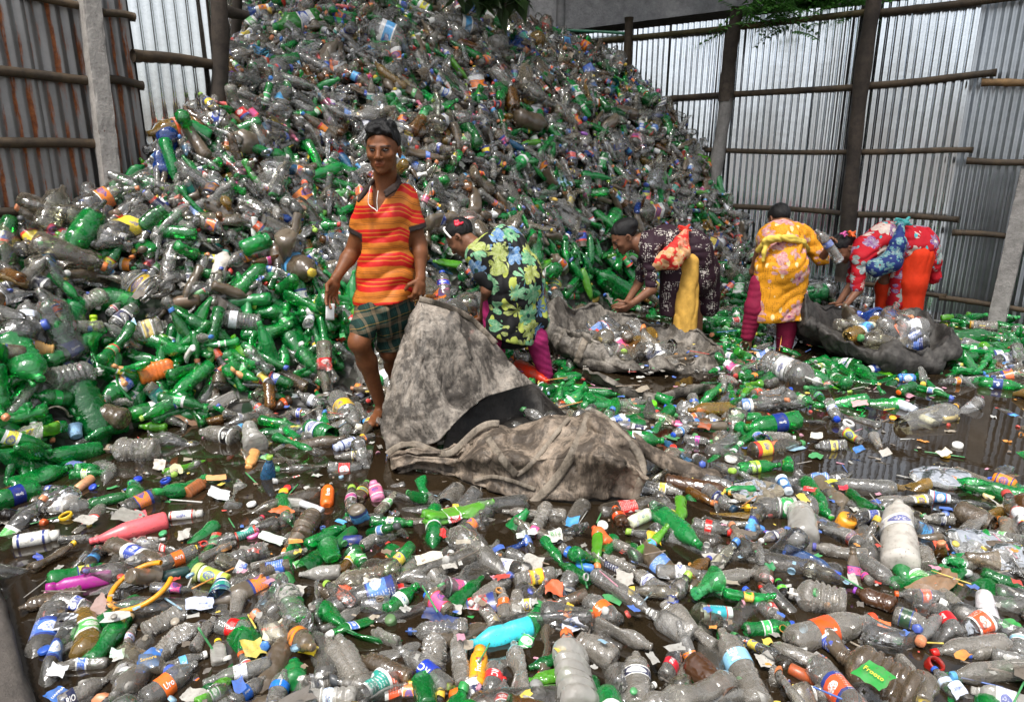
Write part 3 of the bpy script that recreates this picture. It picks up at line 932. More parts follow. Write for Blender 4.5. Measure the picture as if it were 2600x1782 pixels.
def shell_colour(r, gp, kind):
    t = r.random()
    if kind in ('lotion', 'talc', 'tube'):
        c = [(.75, .75, .72), (.7, .2, .3), (.1, .45, .6), (.75, .5, .1), (.1, .4, .15), (.6, .1, .1), (.75, .35, .15), (.3, .1, .45)][r.integers(8)]
        return (*c, 1.0), 'opaque'
    if t < gp:
        if r.random() < .07: return (*LIME[r.integers(3)], .62), 'lime'
        return (*GREEN[r.integers(5)], .34 + .22 * r.random()), 'green'
    t = r.random()
    if t < .02: return (*BLUEC[r.integers(2)], .45), 'blue'
    if t < .075: return (*AMBER[r.integers(3)], .5), 'amber'
    if t < .17: return (*BROWNC[r.integers(2)], .45 + .3 * r.random()), 'grimy'
    return (*CLEAR[r.integers(5)], .07 + .30 * r.random() ** 1.9), 'clear'

def rot_from_axis(a, roll):
    a = a / np.linalg.norm(a)
    q = Vector((0, 0, 1)).rotation_difference(Vector(a))
    return np.array((q.to_matrix() @ Matrix.Rotation(roll, 3, 'Z')))

class Heap:
    """joins many small bottles into one mesh"""
    def __init__(s):
        s.V, s.Q, s.mi, s.col, s.lab, s.capc, s.luv, s.n = [], [], [], [], [], [], [], 0
    def add(s, V, Q, mi, col, lab, capc, luv=None):
        s.V.append(V); s.Q.append(Q + s.n); s.mi.append(mi)
        k = len(V); s.n += k
        s.col.append(np.tile(np.array(col, np.float32), (k, 1))); s.lab.append(np.tile(np.array((*lab, (s.n * .6180339) % 1.0), np.float32), (k, 1)))
        s.luv.append(luv if luv is not None else np.zeros((k, 3), np.float32))
        s.capc.append(np.tile(np.array((*capc, 1), np.float32), (k, 1)))
    def build(s, name):
        me = quads_mesh(name, np.concatenate(s.V), np.concatenate(s.Q), [M['plastic_heap'], M['wrapper_heap'], M['cap_heap']], np.concatenate(s.mi))
        for nm, arr in (('col', s.col), ('lab', s.lab), ('capc', s.capc)):
            a = me.attributes.new(nm, 'FLOAT_COLOR', 'POINT')
            a.data.foreach_set('color', np.concatenate(arr).ravel())
        a = me.attributes.new('luv', 'FLOAT_VECTOR', 'POINT'); a.data.foreach_set('vector', np.concatenate(s.luv).ravel())
        return me

_proto = {}
def heap_proto(kind, var, lod):
    key = (kind, var, lod)
    if key not in _proto:
        seg, nr_ = [(7, 8), (9, 12), (14, 20)][lod]
        amt = [.1, .5, .85, 1.15, .65, .3, 1.0, .75][var % 8]
        V, Q, zm = lathe(kind, seg, nr_, seed=1000 + var * 7 + hash(kind) % 1 , amount=amt)
        s = SH[kind]
        V2, Q2 = None, None
        cp = None
        if s['cap']:
            CV, CQ = cap_lathe(kind, 6, 1000 + var * 7, amt)
            cp = (CV, CQ)
        V0 = lathe(kind, seg, nr_, 0, 0.0)[0]
        _proto[key] = (V, Q, (zm > s['lab'][0]) & (zm < s['lab'][1]), cp, s['h'], s['R'], label_coords(V0, s['lab']))
    return _proto[key]

def add_heap_bottle(hp, r, kind, pos, R3, sc, lod, gp):
    V, Q, lm, cp, h, R, luv = heap_proto(kind, int(r.integers(16)), lod)
    col, cn = shell_colour(r, gp, kind)
    mi = np.zeros(len(Q), np.int32)
    haslab = r.random() < (.34 if cn != 'green' else .26)
    if cn == 'opaque':
        mi[:] = 2; lab = LABC[r.integers(len(LABC))]; capc = col[:3]
        if haslab: mi[lm] = 1
        Vw = (V - np.array([0, 0, h / 2])) * sc @ R3.T + pos
        hp.add(Vw, Q, mi, col, lab, capc, luv); return
    lab = LABC[r.integers(len(LABC))]
    if cn in ('green', 'lime'): lab = [(.03, .08, .40), (.02, .35, .08), (.75, .70, .05), (.72, .73, .7), (.05, .42, .12)][r.integers(5)]
    capc = CAPC[r.integers(len(CAPC))] if cn not in ('green', 'lime') or r.random() < .4 else (.02, .28, .06)
    if haslab: mi[lm] = 1
    Vw = (V - np.array([0, 0, h / 2])) * sc @ R3.T + pos
    hp.add(Vw, Q, mi, col, lab, capc, luv)
    if cp is not None and r.random() < .38:
        CV = (cp[0] - np.array([0, 0, h / 2])) * sc @ R3.T + pos
        hp.add(CV, cp[1], np.full(len(cp[1]), 2, np.int32), col, lab, capc)

def scatter_heap(hp, layers, seed):
    """bottles lying on the slope, in several layers"""
    cnt = 0
    for li, (n_try, dz, smin) in enumerate(layers):
        r, x, y = surf_samples(n_try, (GX0 + .2, GX1 - .2, 1.6, GY1 - .3), seed + li)
        z = Hs(x, y)
        px, py, dep = proj(np.stack([x, y, np.maximum(z, 0)], 1))
        nrm = Hn(x, y)
        ok = (z > 0.03) & inside_yard(x, y) & (px > -150) & (px < 2750) & (py > -160) & (py < 1950)
        # leave out slopes that face away from the yard's open side
        view = np.stack([-x, -y, CAMH - z], 1); view /= np.linalg.norm(view, axis=1, keepdims=True)
        ok &= (view * nrm).sum(1) > 0.02
        if dz > -.05: ok &= (near_spot(px, py, 1.0, SACKS) > 1.0) & (near_spot(px, py, 1.0 if dz < .02 else 1.15, None, 10) > 1.0)
        ok &= ~((y < 4.55) & (np.abs(px - 955) < 120) & (py > 600) & (py < 1010) & (dz > -.05))
        gp = green_prob(px, py)
        for i in np.nonzero(ok)[0]:
            kind = KINDS_HEAP[r.choice(len(KINDS_HEAP), p=PK)]
            n3 = nrm[i]
            t = r.normal(size=3); t -= n3 * t.dot(n3) * r.uniform(.35, 1.0); t /= np.linalg.norm(t)
            R3 = rot_from_axis(t, r.uniform(0, 6.28))
            sc = r.uniform(.70, 1.12) * (1.25 if kind in ('jug', 'jar', 'petjar') else 1)
            lod = 2 if dep[i] < 3.9 else 1 if dep[i] < 6.0 else 0
            pos = np.array([x[i], y[i], z[i]]) + n3 * (dz + SH[kind]['R'] * .5 + r.uniform(-.02, .03))
            add_heap_bottle(hp, r, kind, pos, R3, sc, lod, gp[i])
            cnt += 1
    return cnt
# ---------------------------------------------------------------- single bottles, jars, jugs and cans, each an object with its parts
SHELL = {'c': (.70, .68, .63, .20), 'k': (.66, .61, .53, .34), 'm': (.72, .69, .63, .58), 'g': (.012, .46, .09, .40), 'G': (.010, .27, .05, .5), 'l': (.17, .62, .04, .66),
         'b': (.24, .18, .12, .5), 'a': (.32, .16, .03, .5), 'B': (.05, .16, .45, .5), 'D': (.012, .010, .010, .85), 'n': (.14, .06, .025, .75)}
_hi = {}
def hi_mesh(kind, seed, amount, what, zr=None):
    key = (kind, seed, round(amount, 2), what)
    if key in _hi: return _hi[key]
    if what == 'shell':
        V, Q, zm = lathe(kind, 20, 38, seed, amount)
        me = quads_mesh('shell', V, Q, [M['plastic']])
    elif what == 'opaque':
        V, Q, zm = lathe(kind, 20, 30, seed, amount)
        me = quads_mesh('shell', V, Q, [M['opaque']])
    elif what in ('film', 'plain'):
        V, Q, zm = lathe(kind, 20, None, seed, amount, off=.0014, zr=SH[kind]['lab'], close=False)
        me = quads_mesh('wrapper', V, Q, [M['wrapper' if what == 'film' else 'plainwrap']])
        a = me.attributes.new('luv', 'FLOAT_VECTOR', 'POINT'); a.data.foreach_set('vector', label_coords(lathe(kind, 20, None, 0, 0.0, off=.0014, zr=SH[kind]['lab'], close=False)[0], SH[kind]['lab']).ravel())
    elif what == 'cap':
        V, Q = cap_lathe(kind, 16, seed, amount)
        me = quads_mesh('cap', V, Q, [M['opaque']])
    elif what == 'lid':
        s = SH[kind]; rn = s['p'][-1][1] * 1.08; h = s['h']
        prof = [(h - .018, rn), (h + .001, rn), (h + .004, rn * .9), (h + .004, .001)]
        th = np.arange(20) * 2 * math.pi / 20
        V = np.concatenate([np.stack([np.cos(th) * q, np.sin(th) * q, np.full(20, z)], 1) for z, q in prof])
        i, j = np.meshgrid(np.arange(3), np.arange(20), indexing='ij')
        Q = np.stack([i * 20 + j, i * 20 + (j + 1) % 20, (i + 1) * 20 + (j + 1) % 20, (i + 1) * 20 + j], -1).reshape(-1, 4)
        V = crushed(V, h, s['R'], seed, amount)
        me = quads_mesh('lid', V, Q, [M['opaque']])
    _hi[key] = me
    return me

def lettering(kind, seed, amount, text, size, along=True, ang0=0.0, italic=0.15):
    cu = bpy.data.curves.new('lettering', 'FONT')
    cu.body = text; cu.align_x = 'CENTER'; cu.align_y = 'CENTER'; cu.size = 1.0; cu.shear = italic; cu.resolution_u = 2; cu.offset = 0.018
    to = bpy.data.objects.new('tmp', cu); COL.objects.link(to)
    me = bpy.data.meshes.new_from_object(to.evaluated_get(bpy.context.evaluated_depsgraph_get()))
    bpy.data.objects.remove(to); bpy.data.curves.remove(cu)
    bm = bmesh.new(); bm.from_mesh(me)
    bmesh.ops.triangulate(bm, faces=bm.faces)
    bmesh.ops.subdivide_edges(bm, edges=[e for e in bm.edges if e.calc_length() > .25], cuts=2)
    bm.to_mesh(me); bm.free()
    n = len(me.vertices); co = np.empty(n * 3, np.float32); me.vertices.foreach_get('co', co); co = co.reshape(-1, 3) * size
    s = SH[kind]; z0, z1 = s['lab']; zc = (z0 + z1) / 2
    zz = np.array([a for a, b in s['p']]); rr = np.array([b for a, b in s['p']])
    if along: z = zc + co[:, 0]; arc = -co[:, 1]
    else: z = zc + co[:, 1]; arc = co[:, 0]
    R0 = float(np.interp(zc, zz, rr))
    a = ang0 + arc / R0
    pw, asp = s.get('pw', 2.0), s.get('asp', 1.0)
    k = (np.abs(np.cos(a)) ** pw + np.abs(np.sin(a)) ** pw) ** (-1 / pw)
    r = np.interp(z, zz, rr) + .0028
    V = np.stack([np.cos(a) * k * r * asp, np.sin(a) * k * r, z], 1)
    V = crushed(V, s['h'], s['R'], seed, amount)
    me.vertices.foreach_set('co', np.ascontiguousarray(V, np.float32).ravel())
    me.materials.clear(); me.materials.append(M['print'])
    me.update()
    return me

def hexc(c, a=1.0):
    return (*srgb(c), a)

def handle_mesh(h):
    # carrying loop at the neck of a jug
    V, Fc = [], []
    n, sg = 14, 6
    for i in range(n + 1):
        t = math.pi * (i / n) * 1.15 - .25
        c = np.array([math.cos(t) * .05, 0, h - .035 + math.sin(t) * .048])
        d = np.array([math.cos(t), 0, math.sin(t)])
        for j in range(sg):
            q = 2 * math.pi * j / sg
            V.append(c + d * .004 * math.cos(q) + np.array([0, .006, 0]) * math.sin(q))
    for i in range(n):
        for j in range(sg):
            Fc.append((i * sg + j, i * sg + (j + 1) % sg, (i + 1) * sg + (j + 1) % sg, (i + 1) * sg + j))
    return mesh_from('handle', V, Fc, True, [M['opaque']])

NAME = {'soda': 'plastic_bottle', 'cola': 'plastic_bottle', 'mini': 'plastic_bottle', 'water': 'plastic_bottle', 'bigwater': 'plastic_bottle', 'jug': 'plastic_jug', 'flask': 'plastic_bottle', 'square': 'plastic_bottle',
        'oil': 'plastic_bottle', 'lotion': 'lotion_bottle', 'talc': 'powder_bottle', 'jar': 'plastic_jar', 'petjar': 'plastic_jar', 'cup': 'plastic_cup', 'can': 'drink_can', 'cone': 'plastic_bottle', 'tube': 'plastic_tube'}
CAT = {'plastic_bottle': 'bottle', 'plastic_jug': 'jug', 'lotion_bottle': 'bottle', 'powder_bottle': 'bottle', 'plastic_jar': 'jar', 'plastic_cup': 'cup', 'drink_can': 'can', 'plastic_tube': 'tube'}
GRP = {'plastic_bottle': 'plastic bottles strewn over the flooded yard', 'plastic_jug': 'large plastic jugs among the bottles', 'lotion_bottle': 'opaque bottles among the litter', 'powder_bottle': 'opaque bottles among the litter',
       'plastic_jar': 'plastic jars among the bottles', 'plastic_cup': 'plastic cups among the bottles', 'drink_can': 'drink cans among the bottles', 'plastic_tube': 'small tubes among the litter'}

def make_bottle(kind, pos, R3, scx, scz, shell, cap, lab, text, amount, seed, label, textcol=None, plain=False, handle=False, tsize=None, along=True):
    s = SH[kind]; h = s['h']
    opaque = shell[3] >= .99
    nm = NAME[kind]
    o = obj(nm, hi_mesh(kind, seed, amount, 'opaque' if opaque else 'shell'), None, label, CAT[nm], GRP[nm], color=shell)
    Mx = Matrix.Translation(Vector(pos)) @ Matrix(R3.tolist()).to_4x4() @ Matrix.Diagonal((scx, scx, scz, 1)) @ Matrix.Translation((0, 0, -h / 2))
    o.matrix_world = Mx
    if lab is not None:
        l_ = obj('wrapper', hi_mesh(kind, seed, amount, 'plain' if (plain or text) else 'film'), o, color=(*lab[:3], 1))
        if text:
            z0, z1 = s['lab']
            if tsize is None:
                tsize = min((z1 - z0) * 1.5 / max(2, len(text)) * 1.0, s['R'] * .95) if along else min((z1 - z0) * .7, s['R'] * 2.2 / max(2, len(text)))
            t_ = obj('lettering', lettering(kind, seed, amount, text, tsize, along), l_, color=textcol or (.8, .8, .78, 1))
    if cap is not None:
        if s['cap']: obj('cap', hi_mesh(kind, seed, amount, 'cap'), o, color=cap)
        elif s.get('open'): obj('lid', hi_mesh(kind, seed, amount, 'lid'), o, color=cap)
    if handle:
        obj('handle', handle_mesh(h), o, color=cap or (.75, .75, .73, 1))
    return o

CROP = {'C1': (0, 1162), 'C2': (850, 1162), 'C3': (1700, 1162), 'M1': (0, 580), 'M2': (850, 580), 'M3': (1700, 580), 'T1': (0, 0), 'T2': (850, 0), 'T3': (1700, 0)}
KC = 900 / 2312
def cpx(crop, x, y):
    a = CROP[crop]
    return a[0] + x * KC, a[1] + y * KC

SPOTS = []     # (px, py, half length px, half width px, angle) of every placed single thing
def place_axis(crop, x1, y1, x2, y2, wpx, kind, lift=0.0, tilt=.12):
    """neck end and base end as seen -> centre, axis and scale of a bottle that lies there"""
    a, b = np.array(cpx(crop, x1, y1)), np.array(cpx(crop, x2, y2))
    m = (a + b) / 2
    s = SH[kind]
    w_ = wpx * KC
    P = hit(m[0], m[1] + w_ * .25, 0.0)
    dep = proj(P)[2]
    rad = w_ / F * dep / 2
    P = hit(m[0], m[1], rad * .55 + lift)
    dep = proj(P)[2]
    rad = w_ / F * dep / 2
    n = Hn(np.array([P[0]]), np.array([P[1]]))[0]
    v = np.array([0, 0, CAMH]) - P; v /= np.linalg.norm(v)
    n = n * (1 - tilt) + v * tilt; n /= np.linalg.norm(n)
    A, B = onplane(a[0], a[1], P, n), onplane(b[0], b[1], P, n)
    ax = A - B; L = np.linalg.norm(ax)
    SPOTS.append((m[0], m[1], np.linalg.norm(a - b) / 2, w_ / 2, math.atan2(a[1] - b[1], a[0] - b[0])))
    scz = L / s['h']; scx = rad / s['R']
    if s.get('asp', 1) != 1: scx *= 1.05
    scz = min(max(scz, .42), 2.2)
    scx = min(max(scx, scz * .55), scz * 1.7)
    # turn the print (local +x) towards the camera
    az = ax / L
    cdir = v - az * v.dot(az); cdir /= np.linalg.norm(cdir)
    R3 = np.stack([cdir, np.cross(az, cdir), az], 1)
    return P, R3, scx, scz

_seed = [0]
def HB(crop, x1, y1, x2, y2, w, kind, sh, cap, lab, text, amt, label, **kw):
    _seed[0] += 1
    lift = kw.pop('lift', 0.0); tilt = kw.pop('tilt', .12)
    P, R3, scx, scz = place_axis(crop, x1, y1, x2, y2, w, kind, lift, tilt)
    shell = hexc(sh, 1.0) if sh.startswith('#') else SHELL[sh]
    if kw.get('textcol'): kw['textcol'] = hexc(kw['textcol'])
    return make_bottle(kind, P, R3, scx, scz, shell, hexc(cap) if cap else None, hexc(lab) if lab else None, text, amt, 5000 + _seed[0], label, **kw)

R_, O_, B_, LB, W_, Y_, N_, K_, GR, LG, P_ = '#c01410', '#e8601c', '#123a9c', '#4fa8dc', '#e2e2de', '#e8bc1c', '#101a44', '#141414', '#12702c', '#8fd426', '#c43090'
# neck end, base end, width on the photo; kind; plastic; cap; wrapper; print; crush; description
HERO = [
 # ---- lower left
 ('C1', 590, 545, 1100, 405, 128, 'cone', '#e8636a', '#7a5a52', None, None, .08, 'salmon pink opaque bottle lying in the brown water'),
 ('C1', 392, 500, 88, 552, 96, 'talc', '#dcdad2', None, '#dcdad2', None, .05, 'white powder bottle with a red oval print, by the kerb', ),
 ('C1', 600, 530, 392, 530, 90, 'water', 'c', None, None, None, .7, 'squashed ribbed clear neck piece between white and pink bottles'),
 ('C1', 1078, 530, 870, 552, 50, 'flask', 'm', '#c8c8c4', W_, None, .1, 'small pale flask bottle floating under the pink bottle'),
 ('C1', 1325, 362, 1100, 382, 60, 'tube', '#b9b6b0', '#5aa0dc', W_, None, .05, 'pale tube with light blue cap touching the pink bottle base'),
 ('C1', 470, 232, 600, 130, 62, 'tube', '#d0966e', None, None, None, .05, 'tan peach tube floating beside the big green bottles'),
 ('C1', 915, 240, 575, 302, 84, 'cola', 'G', '#0c4a1c', None, None, .45, 'olive green bottle with green cap afloat in open water'),
 ('C1', -150, 330, 270, 195, 150, 'soda', 'g', None, '#12287c', 'Sprite', .15, 'large green bottle with blue printed band at the left edge'),
 ('C1', 470, 60, 60, 190, 135, 'soda', 'g', '#0c5a20', None, None, .5, 'big dented green bottle right behind the blue banded one'),
 ('M1', 240, 1500, 680, 1440, 125, 'soda', 'g', None, None, None, .35, 'ribbed pale green bottle at the water edge of the green pile'),
 ('C1', 690, 95, 450, 112, 78, 'cola', 'g', None, LG, None, .3, 'green bottle with lime print at the tip of the green pile'),
 ('C1', 300, 425, 5, 365, 95, 'cola', 'D', '#c0501c', None, None, .05, 'black filled bottle with an orange cap at the left edge'),
 ('C1', 300, 855, 735, 775, 105, 'lotion', '#9c1480', '#ee86c6', None, None, .25, 'magenta shampoo bottle with a pink cap near the kerb'),
 ('C1', 120, 985, 545, 865, 110, 'bigwater', 'b', None, None, None, .5, 'brown stained ribbed bottle in front of the magenta bottle'),
 ('C1', 955, 750, 1290, 600, 112, 'soda', 'c', O_, '#ee6a22', 'Uro', .2, 'clear bottle with orange cap and orange wrapper above the yellow ring'),
 ('C1', 1235, 735, 1040, 782, 74, 'can', '#173a38', None, None, None, .05, 'dark teal tube can beside the yellow ring'),
 ('C1', 1285, 745, 1490, 800, 118, 'cup', '#b4c84a', '#a8b46a', '#b4c84a', None, .1, 'lime green tub with a red leaf print and frosted lid'),
 ('C1', 1740, 590, 1465, 690, 125, 'petjar', 'c', None, None, None, .1, 'clear ribbed jar with its round base towards the viewer'),
 ('C1', 2010, 600, 1640, 720, 100, 'oil', 'k', None, None, None, .9, 'flattened long grey clear bottle near the middle left'),
 ('C1', 1540, 840, 1660, 780, 85, 'water', 'c', '#e4e2dc', None, None, .3, 'clear bottle with a white handled spout'),
 ('C1', 1950, 760, 2225, 745, 100, 'cone', 'm', None, None, None, .05, 'frosted pinkish bottle lying flat beside the white paper'),
 ('C1', 2255, 455, 1990, 575, 90, 'soda', 'g', '#0a6a26', None, None, .25, 'slim green bottle with green cap pointing right, left of the sack'),
 ('C1', 2040, 370, 1960, 520, 150, 'petjar', 'b', None, None, None, .1, 'round grimy jar with its base turned to the viewer'),
 ('C1', 2310, 470, 2175, 590, 85, 'can', '#0e5a24', None, None, None, .05, 'small green can end peering up beside the round jar'),
 ('C1', 885, 1000, 560, 1330, 150, 'soda', 'g', '#b09a70', None, None, .55, 'large deep green bottle with tan cap, half sunk near the kerb'),
 ('C1', 535, 1178, 360, 1295, 55, 'mini', 'c', '#b02018', None, None, .4, 'thin clear bottle with red cap beside the deep green bottle'),
 ('C1', 1240, 960, 950, 1140, 130, 'bigwater', 'k', None, None, None, 1.0, 'crushed striped clear bottle right of the deep green bottle'),
 ('C1', 1290, 1090, 1010, 1290, 170, 'bigwater', 'k', None, None, None, .95, 'wide crumpled clear bottle with creased sides by the red wrapper'),
 ('C1', 1390, 1050, 1265, 1250, 110, 'flask', 'k', None, None, None, .6, 'smooth grey flask leaning on the crumpled bottle'),
 ('C1', 1690, 1140, 1410, 1080, 120, 'soda', 'c', None, '#c41414', 'Coca', .3, 'clear bottle with a bright red wrapper in the lower left'),
 ('C1', 1350, 1275, 1075, 1385, 95, 'cola', 'c', '#dedcd6', '#5fb0e4', 'Gel', .2, 'clear bottle with light blue wrapper and white cap'),
 ('C1', 1290, 1330, 930, 1600, 165, 'soda', 'c', None, '#f0702a', 'Uro', .3, 'big clear bottle with an orange wrapper at the lower left'),
 ('C1', 1530, 1420, 1290, 1610, 110, 'soda', 'l', None, '#1f8a2e', None, .45, 'bright green bottle with barcode wrapper at the bottom edge'),
 ('C1', 1745, 1420, 1500, 1610, 115, 'soda', 'c', None, '#2a6cc8', 'pepsi', .35, 'clear bottle with a round blue and red emblem at the bottom edge'),
 ('C1', 1850, 1400, 1790, 1640, 135, 'bigwater', 'c', None, '#1c70d0', 'AQUAFINA', .3, 'upright clear bottle with saturated blue wrapper at the bottom edge'),
 ('C1', 1570, 1270, 1640, 1440, 80, 'mini', 'c', '#e0602a', '#f05a3c', None, .2, 'small bottle with orange cap and coral base pointing down'),
 ('C1', 2130, 1160, 2310, 1480, 165, 'water', 'k', None, None, None, .3, 'large textured clear bottle with diamond ribs, lower left centre'),
 ('C1', 2215, 1420, 1950, 1490, 110, 'square', 'k', None, W_, None, .5, 'clear bottle with dirty white wrapper above the bottom edge'),
 ('C1', 1905, 1580, 2330, 1560, 150, 'jug', 'm', None, '#cfe0ee', None, .3, 'wide pale bottle with a blue and white wrapper along the bottom edge'),
 ('C1', 2140, 200, 2130, 315, 85, 'can', '#ec6a1c', None, '#ec6a1c', 'fanta', .05, 'orange drink can standing in the water'),
 ('M1', 1620, 1560, 1665, 1450, 70, 'lotion', '#dc9c5c', '#5a2a8c', None, None, .05, 'peach bottle with a purple cap floating upside down'),
 ('C1', 1290, 185, 1260, 205, 95, 'square', '#9a5a30', None, None, None, .1, 'brown block shaped bottle floating near the white wrapper'),
 ('C1', 1560, 895, 1535, 1025, 115, 'cup', 'k', None, None, None, .2, 'upright greyish clear cup in the lower left litter'),
 ('C1', 840, 700, 920, 660, 95, 'jar', 'c', None, None, None, .4, 'open clear jar lying above the yellow ring'),
 ('C1', 2010, 300, 1860, 290, 62, 'flask', 'm', '#7ac0d8', None, None, .1, 'pale flat bottle with teal cap left of the orange can'),
 ('C1', 2105, 345, 1960, 295, 48, 'tube', '#c8c8cc', '#2a6cd0', None, None, .05, 'white tube with a blue cap just below the orange can'),
 ('C1', 1700, 400, 1620, 470, 95, 'cola', 'c', '#c8304a', '#e8e4e0', None, .4, 'clear bottle with white and red wrapper next to the pink lid'),
 ('C1', 2310, 540, 2240, 545, 78, 'can', '#1a3a88', None, None, None, .05, 'navy blue can beside the slim green bottle'),
 ('C1', 470, 560, 200, 740, 105, 'soda', 'b', '#e0b020', None, None, .8, 'murky clear bottle with yellow cap between the pink and magenta bottles'),
 ('C1', 880, 1090, 820, 1260, 75, 'mini', 'k', None, '#c8d0e8', None, .5, 'small bottle with white and blue wrapper beside the deep green bottle'),
 ('C1', 700, 1450, 400, 1600, 130, 'oil', 'k', None, '#141c40', 'RIO', .7, 'greyish bottle with a navy printed band at the lower left corner'),
 ('C1', 1420, 1190, 1430, 1340, 95, 'flask', 'm', '#e8c020', None, None, .1, 'frosted flat bottle with a yellow cap below the red wrapper bottle'),
 ('C1', 2200, 910, 2080, 860, 90, 'cola', 'b', '#7a1410', None, None, .2, 'brown clear bottle with a dark red cap'),
 # ---- lower middle
 ('C2', 880, 1215, 1290, 1095, 135, 'oil', '#3cc4d4', '#38bccc', None, None, .5, 'dented turquoise opaque bottle, bottom centre'),
 ('C2', 950, 1240, 925, 1490, 118, 'talc', '#f0a020', None, '#f0a020', 'Frutika', .1, 'yellow orange juice bottle standing below the turquoise bottle'),
 ('C2', 1015, 1570, 1050, 1360, 135, 'soda', 'c', R_, '#d83038', 'RC', .2, 'upended clear bottle with red cap and red wrapper at the bottom'),
 ('C2', 1100, 1480, 1090, 1640, 110, 'soda', 'c', '#d01c1c', '#d01818', None, .1, 'bright red capped bottle poking in at the bottom edge'),
 ('C2', 1165, 1180, 1225, 1570, 150, 'bigwater', 'k', None, None, None, 1.0, 'flattened creased clear bottle standing right of the juice bottle'),
 ('C2', 420, 1235, 745, 1520, 160, 'soda', 'c', None, '#1c3cb4', 'RC', .25, 'clear bottle with a royal blue printed wrapper, bottom centre left'),
 ('C2', 150, 1290, 500, 1450, 150, 'bigwater', 'b', None, None, None, .25, 'amber tinged ribbed bottle in the bottom row'),
 ('C2', 20, 1170, 190, 1500, 165, 'water', 'k', None, None, None, .2, 'large grey bottle with embossed ribs in the bottom row, left of centre'),
 ('C2', 640, 1170, 660, 1350, 180, 'jug', 'k', None, None, None, .8, 'squashed jug with woven texture behind the blue wrapper bottle'),
 ('C2', 790, 1140, 840, 1480, 125, 'bigwater', 'k', None, None, None, .35, 'upright ribbed bottle with dirt specks left of the juice bottle'),
 ('C2', 480, 1130, 870, 1120, 150, 'jug', 'c', '#3a5a9c', None, None, .85, 'big crushed clear jug with blue cap left of the turquoise bottle'),
 ('C2', 1510, 1140, 1600, 1640, 300, 'jug', 'm', '#e0703a', None, None, .35, 'very large pinkish clear jug with an orange neck ring at the bottom'),
 ('C2', 1320, 1440, 1480, 1410, 110, 'soda', 'l', '#4fd020', None, None, .7, 'crushed neon green bottle at the bottom centre'),
 ('C2', 1270, 1370, 1460, 1300, 95, 'cola', 'G', None, None, None, .6, 'dark green bottle tucked under the turquoise bottle base'),
 ('C2', 1310, 1490, 1330, 1540, 105, 'can', '#8a8a88', None, None, None, .05, 'grey metal can showing its round bottom'),
 ('C2', 1960, 1270, 1975, 1640, 195, 'bigwater', 'k', None, '#18204c', None, .2, 'large upright bottle with a navy band and diamond texture'),
 ('C2', 1590, 1190, 1830, 1320, 170, 'jar', 'k', None, None, None, .4, 'wide grey jar lying right of the very large jug'),
 ('C2', 2080, 1240, 1700, 1080, 150, 'oil', 'k', None, None, None, .95, 'crumpled clear bottle smeared with black dirt'),
 ('C2', 2050, 1000, 2330, 1180, 150, 'flask', 'c', None, None, None, .15, 'smooth clear slab shaped bottle near the right of centre'),
 ('C2', 2060, 1010, 1680, 750, 118, 'bigwater', 'c', '#e4e4e0', None, None, .1, 'long ribbed clear bottle with white cap and a scribbled number'),
 ('C2', 1590, 880, 1850, 1080, 150, 'soda', 'c', '#e86020', '#ee6c28', 'Berry', .35, 'clear bottle with orange shoulder and orange printed wrapper'),
 ('C2', 1090, 850, 1110, 1050, 90, 'mini', 'k', None, '#ec6a2c', 'Oran', .2, 'small standing bottle with a vivid orange wrapper'),
 ('C2', 1190, 880, 1190, 1040, 100, 'jar', 'k', None, None, None, .2, 'small standing grey jar next to the vivid orange wrapper'),
 ('C2', 870, 960, 1130, 790, 105, 'bigwater', 'k', '#d8d8d4', None, None, .45, 'muddy bottle with white neck ring and bark like dirt'),
 ('C2', 540, 830, 330, 1010, 115, 'cola', 'g', None, '#cfe4d4', None, .25, 'green bottle with torn pale wrapper, left of centre'),
 ('C2', 585, 885, 700, 960, 90, 'mini', 'G', '#2a62c0', None, None, .5, 'stubby green bottle with blue cap'),
 ('C2', 640, 760, 740, 860, 95, 'cup', 'k', None, None, None, .3, 'greyish clear cup tipped over, left of centre'),
 ('C2', 640, 600, 650, 320, 130, 'soda', 'g', None, '#1c9a38', None, .6, 'tall green bottle standing cut open in front of the sack'),
 ('C2', 508, 428, 228, 415, 78, 'water', 'g', '#12802c', '#d8d8a0', None, .1, 'green bottle with a cream label full of print'),
 ('C2', 215, 155, 145, 290, 88, 'cola', 'b', '#5a9a4a', '#a8d020', None, .1, 'brownish bottle with lime wrapper, left of the sack foot'),
 ('C2', 248, 155, 285, 275, 85, 'lotion', '#c87a9c', '#5a3aa8', '#d86a8c', None, .05, 'pink hand soap bottle with a purple cap'),
 ('C2', 1825, 325, 1885, 440, 95, 'cola', 'n', '#e85a20', '#d84a1c', 'Coca', .15, 'amber cola bottle with orange cap below the sack'),
 ('C2', 2090, 345, 1925, 430, 85, 'talc', '#d8dcc0', None, '#cfe0b0', None, .1, 'white bottle with green leaf print'),
 ('C2', 1690, 460, 1770, 560, 135, 'soda', '#ec6a34', '#d85a28', '#ee6a38', 'Uro', .3, 'orange wrapped squat bottle below the right of the sack'),
 ('C2', 1600, 655, 1470, 585, 95, 'cola', 'c', '#2040b0', '#2a64c0', 'pepsi', .15, 'clear bottle with blue cap bearing a round emblem'),
 ('C2', 1690, 725, 1570, 705, 60, 'can', '#3a78d0', None, None, None, .05, 'light blue can beneath the emblem cap'),
 ('C2', 1480, 690, 1360, 520, 80, 'soda', 'g', '#12642a', None, None, .85, 'twisted green bottle pointing down, right of centre'),
 ('C2', 1440, 680, 1680, 810, 95, 'soda', 'G', None, None, None, .8, 'bent dark green bottle under the twisted one'),
 ('C2', 1480, 740, 1175, 810, 110, 'square', 'k', None, '#e8c828', None, .15, 'clear flat bottle with a yellow label'),
